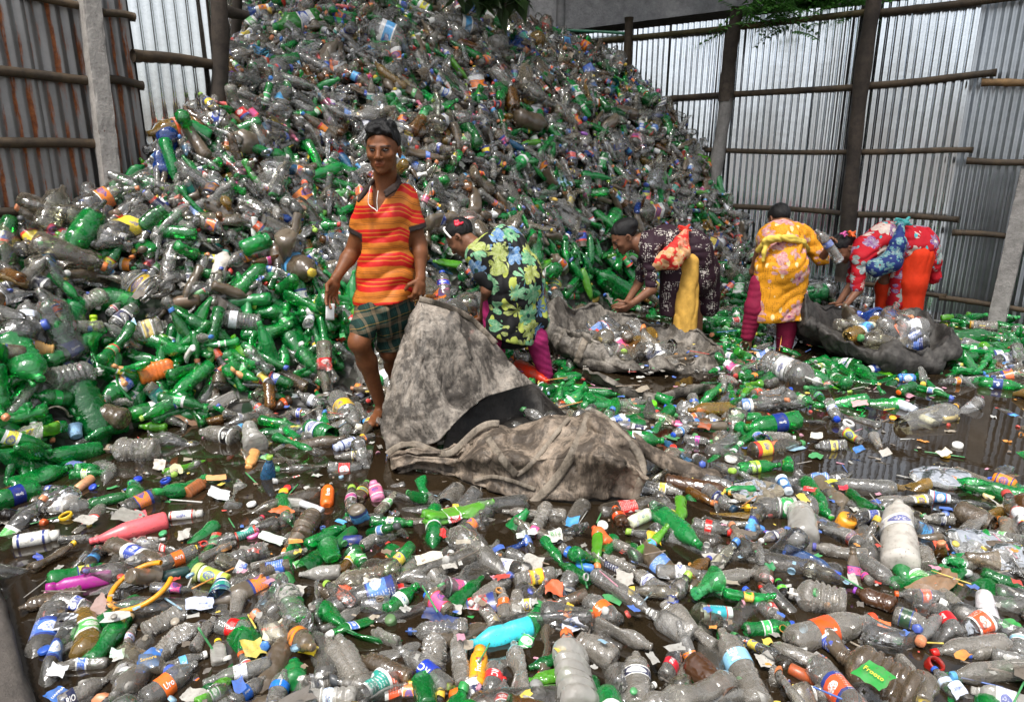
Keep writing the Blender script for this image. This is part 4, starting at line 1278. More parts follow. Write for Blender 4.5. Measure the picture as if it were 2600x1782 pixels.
 ('C2', 1760, 640, 1945, 745, 90, 'water', 'k', None, None, None, .35, 'grey clear bottle above the long ribbed one'),
 ('C2', 1950, 740, 2160, 890, 115, 'bigwater', 'k', None, '#d8d8d0', None, .4, 'grimy bottle with off white wrapper, right of centre'),
 ('C2', 2265, 420, 2255, 260, 85, 'soda', 'l', '#5ad028', None, None, .3, 'lime bottle with splayed cut strips standing upside down', ),
 ('C2', 1830, 560, 1910, 600, 85, 'jar', 'k', None, None, None, .2, 'small jar with open mouth right of the orange squat bottle'),
 ('C2', 1960, 660, 1945, 570, 75, 'mini', 'G', '#0c6a28', None, None, .2, 'short dark green bottle neck down beside the open jar'),
 ('C2', 1090, 345, 1510, 380, 110, 'jug', 'k', None, None, None, 1.0, 'collapsed clear jug trapped under the sack'),
 ('C2', 180, 540, 45, 545, 78, 'can', '#1c2c6c', None, None, None, .05, 'dark blue can floating at the left'),
 ('C2', 70, 450, -80, 500, 80, 'cola', 'g', '#0c7a2c', None, None, .3, 'green bottle beside the dark blue can'),
 ('C2', 190, 570, 20, 760, 90, 'cola', 'a', '#0c6a24', '#d8a82c', None, .2, 'amber bottle with green cap and yellow wrapper'),
 ('C2', 370, 620, 520, 600, 60, 'water', 'b', None, None, None, .4, 'thin brown bottle lying behind the white carton'),
 ('C2', 480, 800, 500, 640, 70, 'flask', 'k', None, None, None, .6, 'bent grey sliver of bottle left of the white carton'),
 ('C2', 260, 530, 190, 570, 90, 'jar', 'k', None, None, None, .3, 'clear jar bottom by the green capped amber bottle'),
 ('C2', 960, 960, 1050, 1090, 95, 'square', 'k', None, None, None, .3, 'ribbed square bottle behind the turquoise bottle'),
 ('C2', 840, 1530, 770, 1560, 95, 'can', '#e06a1c', None, '#ec7020', 'fanta', .1, 'orange crushed drink can at the bottom edge'),
 ('C2', 2050, 1500, 1890, 1600, 120, 'soda', 'c', '#dadad6', None, None, .3, 'clear bottle with white cap at the bottom right of centre'),
 ('C2', 1380, 330, 1300, 470, 110, 'petjar', 'k', None, None, None, .7, 'dull clear jar floating before the sack'),
 ('C2', 200, 1100, 420, 1230, 125, 'soda', 'k', None, None, None, .9, 'crushed bottle with stained folds left of the blue capped jug'),
 # ---- lower right
 ('C3', 1350, 1035, 770, 1205, 200, 'soda', 'k', '#e84a28', '#e8541c', 'Mirinda', .12, 'large clear bottle with orange cap and wide orange wrapper, lower right'),
 ('C3', 1090, 1290, 1620, 1560, 340, 'jug', 'b', None, None, None, .55, 'huge brownish jug with a green fruit label, bottom right'),
 ('C3', 330, 1110, 590, 1620, 195, 'bigwater', 'k', None, '#8cc4e4', 'ME', .12, 'large ribbed bottle with pale blue wrapper lying towards the viewer'),
 ('C3', 390, 1560, 130, 1320, 190, 'jar', 'n', None, None, None, .2, 'brown tinted jar with petal base turned up'),
 ('C3', 820, 1090, 475, 1120, 105, 'cola', 'g', '#2a50b4', '#3cc85c', None, .3, 'green bottle with blue cap and bright green wrapper'),
 ('C3', 610, 1190, 1010, 1360, 125, 'soda', 'k', '#c8281c', None, None, .9, 'crushed grey bottle with red neck ring under the orange wrapped one'),
 ('C3', 780, 880, 1150, 960, 230, 'jug', 'k', '#e0dcd4', None, None, .7, 'collapsed yellowish jug with white cap, lower right'),
 ('C3', 1660, 1095, 1460, 1020, 140, 'jar', 'k', None, '#2a4a34', None, .1, 'clear wide mouthed jar with its rim turned to the viewer'),
 ('C3', 1720, 1270, 2220, 1200, 140, 'soda', 'k', '#c01c18', None, None, .25, 'clear bottle with a red cap at the right'),
 ('C3', 1950, 1285, 2140, 1270, 90, 'water', 'k', '#3a5cb4', None, None, .3, 'grey bottle with blue neck ring below the red capped one'),
 ('C3', 1715, 815, 2010, 1100, 105, 'oil', 'k', '#ee6a1c', None, None, .5, 'long grey bottle with orange cap slanting down, right side'),
 ('C3', 1470, 885, 1800, 920, 110, 'soda', 'c', '#ec6020', '#ec5a24', None, .3, 'clear bottle with orange wrapper under the curved tray'),
 ('C3', 1700, 920, 1890, 1170, 130, 'soda', 'c', None, '#cc1c24', 'Bullo', .2, 'clear bottle with red wrapper pointing down, right side'),
 ('C3', 1105, 770, 740, 600, 105, 'flask', 'B', '#2050c8', None, None, .1, 'dark blue glassy bottle with a blue cap afloat'),
 ('C3', 2100, 440, 1870, 340, 165, 'jar', 'b', None, None, None, .08, 'amber stained jar lying with an open mouth, right side'),
 ('C3', 850, 345, 880, 540, 205, 'jar', 'm', None, None, None, .15, 'milky jar upside down with a green thing inside'),
 ('C3', 485, 325, 960, 330, 165, 'jug', 'c', '#e8b41c', '#2a9c4c', None, .2, 'clear jug with yellow cap and a green and yellow label'),
 ('C3', 1060, 395, 970, 310, 80, 'cola', 'g', '#2ab440', None, None, .3, 'green bottle neck sticking out behind the yellow capped jug'),
 ('C3', 915, 580, 1290, 640, 120, 'oil', 'k', '#5a5aa0', None, None, .7, 'bent grey bottle with violet ring floating right of centre'),
 ('C3', 1480, 840, 1240, 650, 125, 'oil', 'c', None, None, None, .2, 'smooth tapering clear bottle below the white ribbed container'),
 ('C3', 1490, 300, 1500, 700, 240, 'bigwater', '#b5b0a8', None, '#cfcbc4', None, .3, 'large milky white ribbed container, right side'),
 ('C3', 2290, 850, 2050, 760, 105, 'soda', 'G', None, None, None, .35, 'dark green bottle at the right edge'),
 ('C3', 1205, 860, 1470, 970, 160, 'soda', 'n', '#8c3ab0', None, None, .45, 'grey brown bottle with a large purple cap'),
 ('C3', 1240, 740, 1310, 810, 90, 'mini', 'k', '#d03a90', '#d8488c', None, .2, 'little bottle with pink cap and pink wrapper'),
 ('C3', 410, 230, -40, 150, 115, 'bigwater', 'n', '#e09a2c', None, None, .1, 'dark brown ribbed bottle with a tan cap'),
 ('C3', 425, 340, 230, 205, 105, 'water', 'c', '#1c3a50', '#1a2040', None, .25, 'clear bottle with a navy wrapper and dark cap'),
 ('C3', 400, 485, 140, 435, 110, 'cola', 'c', '#d8241c', '#cc1c1c', 'Coca', .15, 'clear bottle with red cap and red wrapper behind the lime one'),
 ('C3', 720, 45, 440, 75, 90, 'soda', 'g', '#0c6a24', '#a8d83c', '7UP', .1, 'green bottle with a lime wrapper afloat in the reflections'),
 ('C3', 775, 0, 770, 80, 75, 'mini', 'g', None, None, None, .1, 'green bottle base standing beside the lime wrapper one'),
 ('C3', 575, 740, 210, 820, 125, 'water', 'k', None, None, None, .45, 'crinkled grey bottle lying level, right of centre'),
 ('C3', 250, 660, 110, 800, 110, 'soda', 'a', '#2a3a9c', None, None, .5, 'amber bear shaped bottle with a blue cap'),
 ('C3', 215, 1010, 410, 1010, 110, 'cup', '#c8d4d0', None, '#2c9aa4', None, .05, 'teal and white tub lying on its side'),
 ('C3', 590, 840, 720, 1070, 80, 'soda', 'k', '#d02820', '#c82020', None, .4, 'slim bottle with a red ring and red wrapper'),
 ('C3', 490, 855, 680, 1040, 95, 'water', 'c', '#2a58c8', '#d8dce8', 'Fresh', .15, 'clear bottle with a blue ring and white wrapper'),
 ('C3', 705, 795, 760, 920, 70, 'mini', 'D', '#38a838', '#6ac82c', None, .1, 'black little bottle with green cap and lime wrapper'),
 ('C3', 660, 735, 610, 860, 85, 'mini', 'n', None, '#e0405c', None, .2, 'brownish little bottle with a pinkish red wrapper'),
 ('C3', 2080, 1080, 2050, 890, 150, 'cup', '#d6d0d4', None, None, None, .05, 'dirty white plastic cup at the right'),
 ('C3', 2300, 1140, 2270, 1290, 130, 'bigwater', 'c', None, '#9cd4ec', None, .3, 'clear bottle with a sky blue wrapper at the right edge'),
 ('C3', 1790, 1430, 2330, 1380, 150, 'oil', 'k', '#5aa0d0', None, None, .85, 'flattened clear bottle with a blue ring, bottom right'),
 ('C3', 1960, 1510, 2330, 1620, 135, 'flask', 'm', None, '#c4c4cc', None, .2, 'pale flat bottle in the bottom right corner'),
 ('C3', 960, 1460, 780, 1370, 90, 'tube', '#a8512a', None, None, None, .1, 'rusty orange tube behind the huge jug'),
 ('C3', 940, 1540, 1080, 1530, 125, 'jar', 'k', '#dedad2', None, None, .2, 'jar with a white screw lid left of the huge jug'),
 ('C3', 680, 1350, 690, 1480, 100, 'mini', 'k', None, None, None, .3, 'small grey bottle standing beside the pale blue wrapper'),
 ('C3', 1640, 1480, 1520, 1320, 100, 'soda', 'k', None, None, None, .7, 'clear bottle with petal base right of the huge jug'),
 ('C3', 1720, 1370, 1880, 1560, 95, 'water', 'c', '#2a5cc0', '#c4d4ea', 'pepsi', .3, 'clear bottle with emblem wrapper, bottom right'),
 ('C3', 120, 1090, 280, 1220, 150, 'oil', 'k', None, None, None, .8, 'grey crushed bottle left of the green blue capped one'),
 ('C3', -30, 950, 130, 1170, 175, 'flask', 'k', None, None, None, .3, 'big smooth grey bottle beside the teal tub'),
 ('C3', 60, 1250, -30, 1440, 130, 'soda', 'c', None, '#d8283c', 'SPA', .3, 'clear bottle with a white and red wrapper, lower right of centre'),
 ('C3', 590, 545, 750, 480, 75, 'cola', 'k', '#dcdcd8', '#2a2a3a', None, .2, 'small bottle with white cap floating in dark water'),
 ('C3', 420, 560, 430, 460, 60, 'mini', 'k', '#e0b41c', None, None, .2, 'tiny bottle with a yellow cap pointing down'),
 ('C3', 1570, 720, 1620, 640, 75, 'mini', 'k', '#e8cc20', None, None, .3, 'bottle neck with bright yellow cap below the white ribbed container'),
 ('C3', 1690, 250, 1830, 270, 95, 'cup', '#d4dce4', None, '#3c7cb8', None, .1, 'white and blue printed tub lying in the water at the right'),
 ('C3', 2110, 130, 2260, 180, 85, 'can', '#e0801c', None, '#ec8a1c', None, .1, 'orange drink can floating at the right edge'),
 ('C3', 1300, 290, 1700, 270, 105, 'oil', 'k', None, '#e8c83c', None, .6, 'long clear bottle with a torn yellow wrapper'),
 ('C3', 1650, 400, 1860, 400, 105, 'cola', 'k', None, '#1c2c6c', None, .35, 'clear bottle with a blue wrapper left of the amber stained jar'),
 ('C3', 730, 140, 780, 230, 85, 'cup', '#c8d4dc', None, '#3a78b0', None, .2, 'white and blue cup standing beside the flat bag'),
 ('C3', 1640, 560, 1690, 720, 120, 'bigwater', 'k', None, None, None, .7, 'flattened bottle right of the white ribbed container'),
 ('C3', 2030, 640, 1850, 720, 120, 'petjar', 'k', None, None, None, .7, 'squashed jar beside the clear bag at the right'),
 ('C3', 1130, 480, 1230, 560, 110, 'soda', 'c', None, '#e86a44', None, .4, 'clear bottle with a coral wrapper behind the bent grey bottle'),
 # ---- middle right, afloat
 ('M3', 965, 1000, 625, 870, 190, 'jug', 'c', '#c8c8c4', '#dcdcdc', None, .1, 'big clear jug with blank white wrapper on the green bottles'),
 ('M3', 1490, 975, 1605, 980, 62, 'can', '#3a80c8', None, '#3a80c8', None, .05, 'small blue can between green bottles'),
 ('M3', 1605, 1190, 1440, 1120, 68, 'tube', '#ccd4e0', '#1c50b8', None, None, .05, 'white tube with blue cap afloat before the dark sack'),
 ('M3', 1745, 1280, 1635, 1228, 50, 'tube', '#dcd8b0', '#e8a820', None, None, .05, 'cream tube with an amber cap in the reflections'),
 ('M3', 1885, 1235, 1785, 1245, 34, 'tube', '#e0c878', None, None, None, .05, 'pale yellow stick afloat near the right'),
 ('M3', 480, 1305, 860, 1240, 135, 'soda', 'g', '#0c7a2c', '#12307c', 'Sprite', .3, 'large green bottle with navy band afloat, right of centre'),
 ('M3', 170, 1205, 150, 1095, 72, 'water', 'c', '#1c4cc0', '#3060c0', 'POP', .1, 'clear bottle with blue cap and blue wrapper, floating upright left'),
 ('M3', 1095, 1250, 1040, 1130, 78, 'water', 'c', '#1846c4', '#3a5cb8', None, .1, 'clear bottle with blue cap and blue wrapper nearest the fence reflections'),
 ('M3', 280, 1395, 90, 1370, 65, 'water', 'c', '#2a9c3c', '#e04aa0', None, .15, 'clear bottle with pink wrapper and green neck'),
 ('M3', 20, 1350, 110, 1300, 90, 'water', 'c', '#1c4cc8', '#4a90d8', None, .1, 'clear bottle with blue cap and light blue wrapper next to the pink one'),
 ('M3', 820, 1365, 605, 1350, 62, 'square', 'k', '#dcdad4', None, None, .1, 'flat clear bottle with white cap and a wire loop'),
 ('M3', 800, 1050, 585, 1090, 62, 'water', 'c', '#1c48b4', None, None, .3, 'ribbed clear bottle with blue cap near the second sack'),
 ('M3', 450, 1010, 330, 970, 60, 'water', 'k', None, None, None, .3, 'grey ribbed bottle beside the orange cap'),
 ('M3', 940, 1140, 820, 1090, 105, 'soda', 'g', None, '#8ac83c', None, .5, 'crumpled green bottle with lime wrapper by the clear jug'),
 ('M3', 2330, 1040, 2010, 1000, 85, 'soda', 'g', None, '#1c3c7c', None, .3, 'green bottle with a blue wrapper at the right edge water'),
 ('M3', 1800, 850, 2010, 840, 75, 'soda', 'G', None, None, None, .2, 'dark green bottle afloat right of the dark sack'),
 ('M3', 2130, 690, 1830, 720, 105, 'soda', 'G', None, None, None, .2, 'big dark green bottle by the brick post'),
 ('M3', 1960, 630, 2140, 640, 75, 'petjar', 'k', '#e0a81c', None, None, .2, 'clear jar with a yellow handled lid by the brick post'),
 ('M3', 1850, 575, 1770, 585, 70, 'lotion', 'l', None, None, None, .2, 'lime green bottle beside the dark sack'),
 ('M3', 1470, 1080, 1590, 1030, 110, 'soda', 'G', '#ec6a1c', None, None, .4, 'dark green bottle with an orange cap by the reflections'),
 ('M3', 1480, 1300, 1880, 1180, 110, 'jar', 'c', None, None, None, .3, 'clear jar half sunk in the reflections'),
 ('M3', 1840, 1180, 1880, 1150, 70, 'mini', 'n', '#dedcd8', '#e0b020', None, .1, 'brown little bottle with white cap, half sunk'),
 ('M3', 1330, 1350, 1370, 1430, 70, 'cup', 'k', None, None, None, .2, 'clear cup standing in the fence reflections'),
 ('M3', 950, 1420, 1150, 1410, 70, 'square', 'c', None, '#ecd86c', None, .2, 'clear bottle with a yellow picture label afloat'),
 ('M3', 1130, 1320, 1250, 1390, 85, 'cup', 'k', None, '#b8c43c', None, .3, 'ribbed grey tub with a lime rim, half sunk'),
 # ---- middle: green pile in front of the second sack, and around the boy
 ('M2', 2145, 1385, 1850, 1370, 120, 'soda', 'g', '#12803a', '#d0dcc8', None, .1, 'green bottle with big pale wrapper right of the large sack'),
 ('M2', 1640, 960, 1430, 980, 80, 'soda', 'g', None, None, None, .2, 'green bottle on top of the pile below the second sack'),
 ('M2', 1840, 1080, 1640, 1070, 85, 'soda', 'g', None, None, None, .3, 'ribbed green bottle in the pile below the second sack'),
 ('M2', 1900, 1100, 1800, 1040, 55, 'cola', 'l', None, None, None, .5, 'flat lime bottle at the edge of the pile below the second sack'),
 ('M2', 1510, 1180, 1470, 1130, 85, 'mini', 'n', None, '#e0501c', 'fanta', .2, 'brown bottle with orange wrapper right behind the large sack'),
 ('M2', 2030, 1130, 1850, 1150, 75, 'water', 'c', None, None, None, .3, 'clear ribbed bottle left of the lime ball'),
 ('M2', 2150, 1160, 2270, 1190, 70, 'cola', 'c', '#1c48c0', '#2c5cb4', 'pepsi', .1, 'clear bottle with a blue emblem wrapper near the lime ball'),
 ('M2', 160, 1300, 0, 1090, 140, 'soda', 'c', '#cfcabc', '#f0c41c', None, .2, 'large clear bottle with a yellow band beside the boy'),
 ('M2', 175, 1370, 270, 1200, 80, 'cola', 'b', '#e8c01c', '#e0b41c', None, .2, 'brownish bottle with yellow band and cap at the sack corner'),
 ('M2', 205, 1270, 140, 1150, 70, 'water', 'c', '#3a90d8', None, None, .2, 'clear ribbed bottle with light blue cap beside the boy'),
 ('M2', 0, 1435, 135, 1385, 70, 'talc', '#c4cce0', '#2a50b0', '#ccd4e8', None, .05, 'pale lilac bottle with blue cap in the water left of the sack'),
 ('M2', 0, 1490, 250, 1470, 62, 'water', 'k', None, '#e8d878', None, .3, 'clear bottle with a faded yellow label left of the sack corner'),
 ('M2', 700, 280, 715, 480, 100, 'bigwater', 'c', '#2450c0', '#2a4cc8', None, .1, 'clear bottle with blue cap standing by the boy in stripes'),
 ('M2', 870, 430, 885, 570, 45, 'cola', 'l', '#3ac030', None, None, .2, 'lime bottle standing near the floral dress woman'),
 ('M2', 640, 215, 830, 240, 60, 'oil', 'l', None, None, None, .6, 'bright green flat bottle left of the stooping floral dress woman'),
 ('M2', 1390, 1000, 1180, 900, 110, 'cone', '#cc3012', '#c42c10', None, None, .2, 'orange red plastic jug at the floral dress woman feet'),
 ('M2', 1440, 290, 1420, 480, 110, 'bigwater', 'c', None, '#e8e060', None, .3, 'ribbed clear bottle with pale yellow wrapper right of the floral dress'),
 ('M2', 1680, 270, 1930, 440, 140, 'soda', 'g', None, None, None, .3, 'large green bottle by the woman in maroon'),
 # ---- lower slope of the heap, left
 ('M1', 1170, 890, 900, 960, 130, 'square', '#e0732c', None, None, None, .05, 'orange waffle textured container lying open on the green pile'),
 ('M1', 660, 930, 330, 1000, 190, 'jug', 'c', '#dcdcd8', None, None, .1, 'huge clear ribbed jug with round base towards the viewer, left'),
 ('M1', 55, 760, 350, 800, 120, 'bigwater', '#b08a50', None, '#6cb0dc', None, .5, 'tan opaque bottle with a light blue wrapper at the left edge'),
 ('M1', 180, 470, 170, 710, 180, 'bigwater', 'c', None, '#d4dcec', 'Fresh', .2, 'large clear bottle with white printed wrapper at the far left'),
 ('M1', 800, 300, 990, 430, 230, 'jug', 'c', None, '#e8c020', None, .35, 'large clear jug with a square yellow label'),
 ('M1', 1480, 130, 1420, 310, 160, 'oil', '#c8c2b8', '#3c9c8c', None, None, .8, 'dirty white crumpled bottle on the slope'),
 ('M1', 1110, 490, 1310, 470, 95, 'jar', '#6a5644', None, None, None, .15, 'muddy brown jar on the slope'),
 ('M1', 730, 400, 500, 520, 150, 'jug', 'k', None, None, None, .6, 'grimy clear jug left of the yellow label jug'),
 ('M1', 1430, 950, 1430, 1010, 130, 'jar', 'b', None, None, None, .1, 'open jar mouth facing out, right of the orange container'),
 ('M1', 610, 580, 615, 720, 80, 'lotion', '#a0c818', None, None, None, .6, 'crumpled lime yellow pouch on the left slope'),
 ('M1', 1370, 570, 1700, 620, 120, 'bigwater', 'c', None, '#e0e4ea', 'spa', .2, 'clear bottle with a white and blue label by the boy side'),
 ('M1', 790, 480, 700, 560, 95, 'cola', 'c', '#e84a2c', '#ec7a28', None, .2, 'clear bottle with coral cap and orange wrapper on the left slope'),
 ('M1', 720, 650, 290, 870, 120, 'soda', 'g', None, '#12307c', 'Sprite', .5, 'twisted green bottle with navy band on the left slope'),
 ('M1', 880, 510, 740, 640, 100, 'jar', 'c', None, '#1c2450', None, .1, 'clear jar with a dark band and round base on the left slope'),
 ('M1', 1100, 620, 850, 680, 160, 'square', 'k', None, '#e8cf80', None, .5, 'crushed clear bottle with a faded cream and yellow label'),
 ('M1', 1800, 520, 1900, 660, 100, 'soda', 'g', '#12702c', '#2cac4c', '7UP', .2, 'green bottle pointing up beside the boy hand'),
 ('M1', 1850, 760, 1850, 910, 105, 'soda', 'g', None, '#1c9044', 'Sprite', .1, 'green bottle with a printed navy base standing beside the boy leg'),
 ('M1', 1800, 920, 2000, 1040, 90, 'bigwater', 'b', None, None, None, .3, 'grimy brown ribbed bottle above the water left of the boy'),
 ('M1', 220, 1090, 470, 1110, 130, 'soda', 'g', None, '#1c9c44', 'Sprite', .3, 'green bottle with printed wrapper on the left green pile'),
 ('M1', 760, 1240, 940, 1200, 95, 'cola', 'l', '#2cc83c', None, None, .4, 'lime bottle with green cap above the brown card'),
 ('M1', 540, 1380, 830, 1270, 130, 'soda', 'g', None, None, None, .45, 'green bottle pointing to the water, left'),
 ('M1', 905, 1290, 1095, 1300, 70, 'cola', 'l', None, None, None, .2, 'bright pale green bottle in front of the brown card'),
 ('M1', 270, 1190, 260, 1210, 155, 'soda', 'g', None, None, None, .05, 'green bottle base with five petals at the left', ),
 ('M1', 560, 1160, 720, 1100, 110, 'soda', 'c', None, '#ec7420', None, .2, 'clear bottle with orange wrapper at the left green pile'),
 ('M1', 720, 1130, 870, 1130, 90, 'water', 'k', None, None, None, .3, 'small pinkish clear bottle left of the brown card'),
 ('M1', 480, 1290, 500, 1360, 105, 'cup', '#8cb4d4', None, None, None, .1, 'light blue tub lid among green bottles'),
 ('M1', 260, 1310, 430, 1290, 90, 'soda', 'g', None, '#d8d020', None, .2, 'green bottle with yellow printed wrapper at the left edge'),
 ('M1', 1330, 1190, 1540, 1080, 70, 'flask', 'k', '#d8c020', None, None, .2, 'clear flat bottle with a yellow cap at the brown card'),
 ('M1', 1640, 1130, 1720, 1200, 85, 'mini', 'c', None, '#ec6a3c', None, .1, 'small clear bottle with orange wrapper left of the boy feet'),
 ('M1', 1780, 1180, 1900, 1110, 90, 'cola', 'n', None, '#e4541c', 'fanta', .15, 'brown clear bottle with an orange printed wrapper left of the boy feet'),
 ('M1', 1950, 1080, 2110, 1160, 85, 'water', 'c', None, '#d4dcf0', None, .2, 'clear ribbed bottle with a pale wrapper left of the boy feet'),
 ('M1', 1870, 1200, 2030, 1210, 75, 'water', 'c', None, '#3c4cb8', None, .2, 'clear bottle with a violet blue wrapper left of the boy feet'),
 ('M1', 1640, 1290, 1660, 1420, 180, 'jug', 'm', None, None, None, .7, 'crinkled pale jug with diamond texture at the water edge'),
 ('M1', 1290, 1320, 1540, 1370, 130, 'oil', 'k', None, '#141418', None, .6, 'grey bottle with a black wrapper at the water edge'),
 ('M1', 700, 1440, 1030, 1450, 190, 'jug', 'k', '#8a7a68', None, None, .75, 'crushed clear jug with dirty brown cap in the water'),
 ('M1', 1310, 1270, 1460, 1240, 75, 'mini', 'a', '#e0a02c', None, None, .2, 'yellow amber little bottle before the brown card'),
]
for hdef in HERO:
    kw = {}
    if hdef[-1].startswith('huge brownish') or hdef[6] == 'jug' and hdef[8]: kw['handle'] = hdef[6] == 'jug' and bool(hdef[8])
    HB(*hdef, **kw)
print('heroes', len(HERO))
# ---------------------------------------------------------------- the rest of the floor: half sunk bottles, then single bottles on top, then small litter
SACKS = [(1290, 1175, 330, 85, .22), (1140, 1090, 150, 100, 0), (1610, 880, 205, 85, .3), (1640, 975, 150, 30, .15), (2230, 860, 190, 72, .12), (2000, 850, 60, 40, 0), (1370, 940, 40, 60, 0)]
def near_spot(px, py, k=1.0, spots=None, add=0.0):
    d = np.full(px.shape, 9.0)
    for (cx_, cy_, hl, hw, an) in (SPOTS if spots is None else spots):
        c, s_ = math.cos(an), math.sin(an)
        u_ = np.abs((px - cx_) * c + (py - cy_) * s_) / (hl * k + 4 + add); v_ = np.abs(-(px - cx_) * s_ + (py - cy_) * c) / (hw * k + 4 + add)
        d = np.minimum(d, np.maximum(u_, v_))
    return d

KF = ['soda', 'cola', 'mini', 'water', 'bigwater', 'flask', 'square', 'oil', 'jar', 'petjar', 'lotion', 'cup', 'tube']
PF = np.array([.19, .14, .10, .19, .15, .05, .06, .07, .03, .03, .003, .025, .0]); PF = PF / PF.sum()

def scatter_floor(hp, n_try, zlo, zhi, seed, dmin, avoid, pw=1.0, collect=None):
    r, x, y = surf_samples(n_try, (-2.6, 4.9, 1.25, 7.6), seed)
    H = Hs(x, y)
    px, py, dep = proj(np.stack([x, y, np.zeros_like(x)], 1))
    ok = (H < 0.05) & inside_yard(x, y, .1) & (px > -120) & (px < 2720) & (py < 1960) & (r.random(n_try) < cover(px, py) ** pw)
    ok &= (near_spot(px, py, avoid) > 1.0) & (near_spot(px, py, 1.0, SACKS) > 1.0)
    own = near_spot(px, py, 1.0, None, 34.0 * 1.6 / dep) if collect is not None else None
    cell = {}
    gp = green_prob(px, py)
    cnt = 0
    for i in np.nonzero(ok)[0]:
        key = (int(x[i] / dmin), int(y[i] / dmin))
        if any((x[i] - a) ** 2 + (y[i] - b) ** 2 < dmin * dmin for kx in (-1, 0, 1) for ky in (-1, 0, 1) for a, b in cell.get((key[0] + kx, key[1] + ky), ())): continue
        cell.setdefault(key, []).append((x[i], y[i]))
        kind = KF[r.choice(len(KF), p=PF)]
        if own is not None and own[i] < 1.0 and SH[kind]['h'] * SH[kind]['R'] > .0062: kind = ('mini', 'cup', 'mini')[r.integers(3)]
        t = r.normal(size=3); t[2] *= r.uniform(.05, .45); t /= np.linalg.norm(t)
        R3 = rot_from_axis(t, r.uniform(0, 6.28))
        sc = r.uniform(.85, 1.12)
        pos = np.array([x[i], y[i], max(H[i], 0) + r.uniform(zlo, zhi) + SH[kind]['R'] * sc * .4])
        g_ = min(gp[i], .9) if gp[i] > .35 else .14
        if collect is not None:
            collect.append((SH[kind]['h'] * SH[kind]['R'] / dep[i] ** 2, kind, pos, R3, sc, g_, px[i], py[i], dep[i]))
        else:
            add_heap_bottle(hp, r, kind, pos, R3, sc, 2 if dep[i] < 4 else 1, g_)
        cnt += 1
    return cnt

hp = Heap()
n_heap = scatter_heap(hp, [(8000, -.06, 0), (17500, .0, 0), (12500, .05, 0)], 11)
hf = Heap()
n_f1 = scatter_floor(hf, 22000, -.05, -.015, 21, .062, .95)
cand = []
n_f2 = scatter_floor(None, 12000, -.005, .03, 22, .125, 1.0, 1.8, cand)
print('heap', n_heap, 'floor', n_f1, n_f2, 'quads', sum(len(q) for q in hp.Q) + sum(len(q) for q in hf.Q))

# the largest of these become single objects, the rest join the floating mass
cand.sort(key=lambda c: -c[0])
N_SINGLE = 120
rr_ = np.random.default_rng(5)
COLWORD = {'clear': 'clear', 'green': 'green', 'lime': 'lime green', 'blue': 'blue tinted', 'amber': 'amber', 'grimy': 'mud stained'}
KINDWORD = {'soda': 'round bottle', 'cola': 'waisted bottle', 'mini': 'little bottle', 'water': 'ribbed bottle', 'bigwater': 'tall ribbed bottle', 'flask': 'flat flask', 'square': 'square bottle', 'oil': 'smooth bottle', 'jar': 'open jar', 'petjar': 'ribbed jar', 'lotion': 'lotion bottle', 'cup': 'plastic cup', 'tube': 'small tube'}
LABWORD = ['rust orange', 'orange', 'bright orange', 'dark red', 'navy', 'blue', 'light blue', 'white', 'yellow', 'black', 'green', 'teal', 'pale', 'red orange', 'royal blue', 'crimson']
CAPWORD = ['red', 'orange', 'blue', 'bright blue', 'yellow', 'white', 'green', 'lime', 'coral', 'purple', 'black']
hero_xy = [(s_[0], s_[1], hd[-1]) for s_, hd in zip(SPOTS, HERO)]
used_labels = set(h_[-1] for h_ in HERO)
def short_ref(t):
    wds = t.split()
    out = []
    for w_ in wds:
        if w_ in ('at', 'by', 'in', 'with', 'lying', 'floating', 'beside', 'near', 'on', 'below', 'above', 'under', 'behind', 'between', 'right', 'left', 'next', 'half', 'afloat', 'poking', 'pointing', 'standing', 'touching', 'leaning', 'slanting', 'peering', 'showing', 'tucked', 'trapped', 'sticking', 'tipped') and len(out) >= 3: break
        out.append(w_)
    return ' '.join(out[:6])
refs = [(x_, y_, short_ref(t)) for x_, y_, t in hero_xy]
cnt_ref = {}
for _, _, t in refs: cnt_ref[t] = cnt_ref.get(t, 0) + 1
refs = [q for q in refs if cnt_ref[q[2]] == 1 and len(q[2].split()) >= 3]
singles = 0
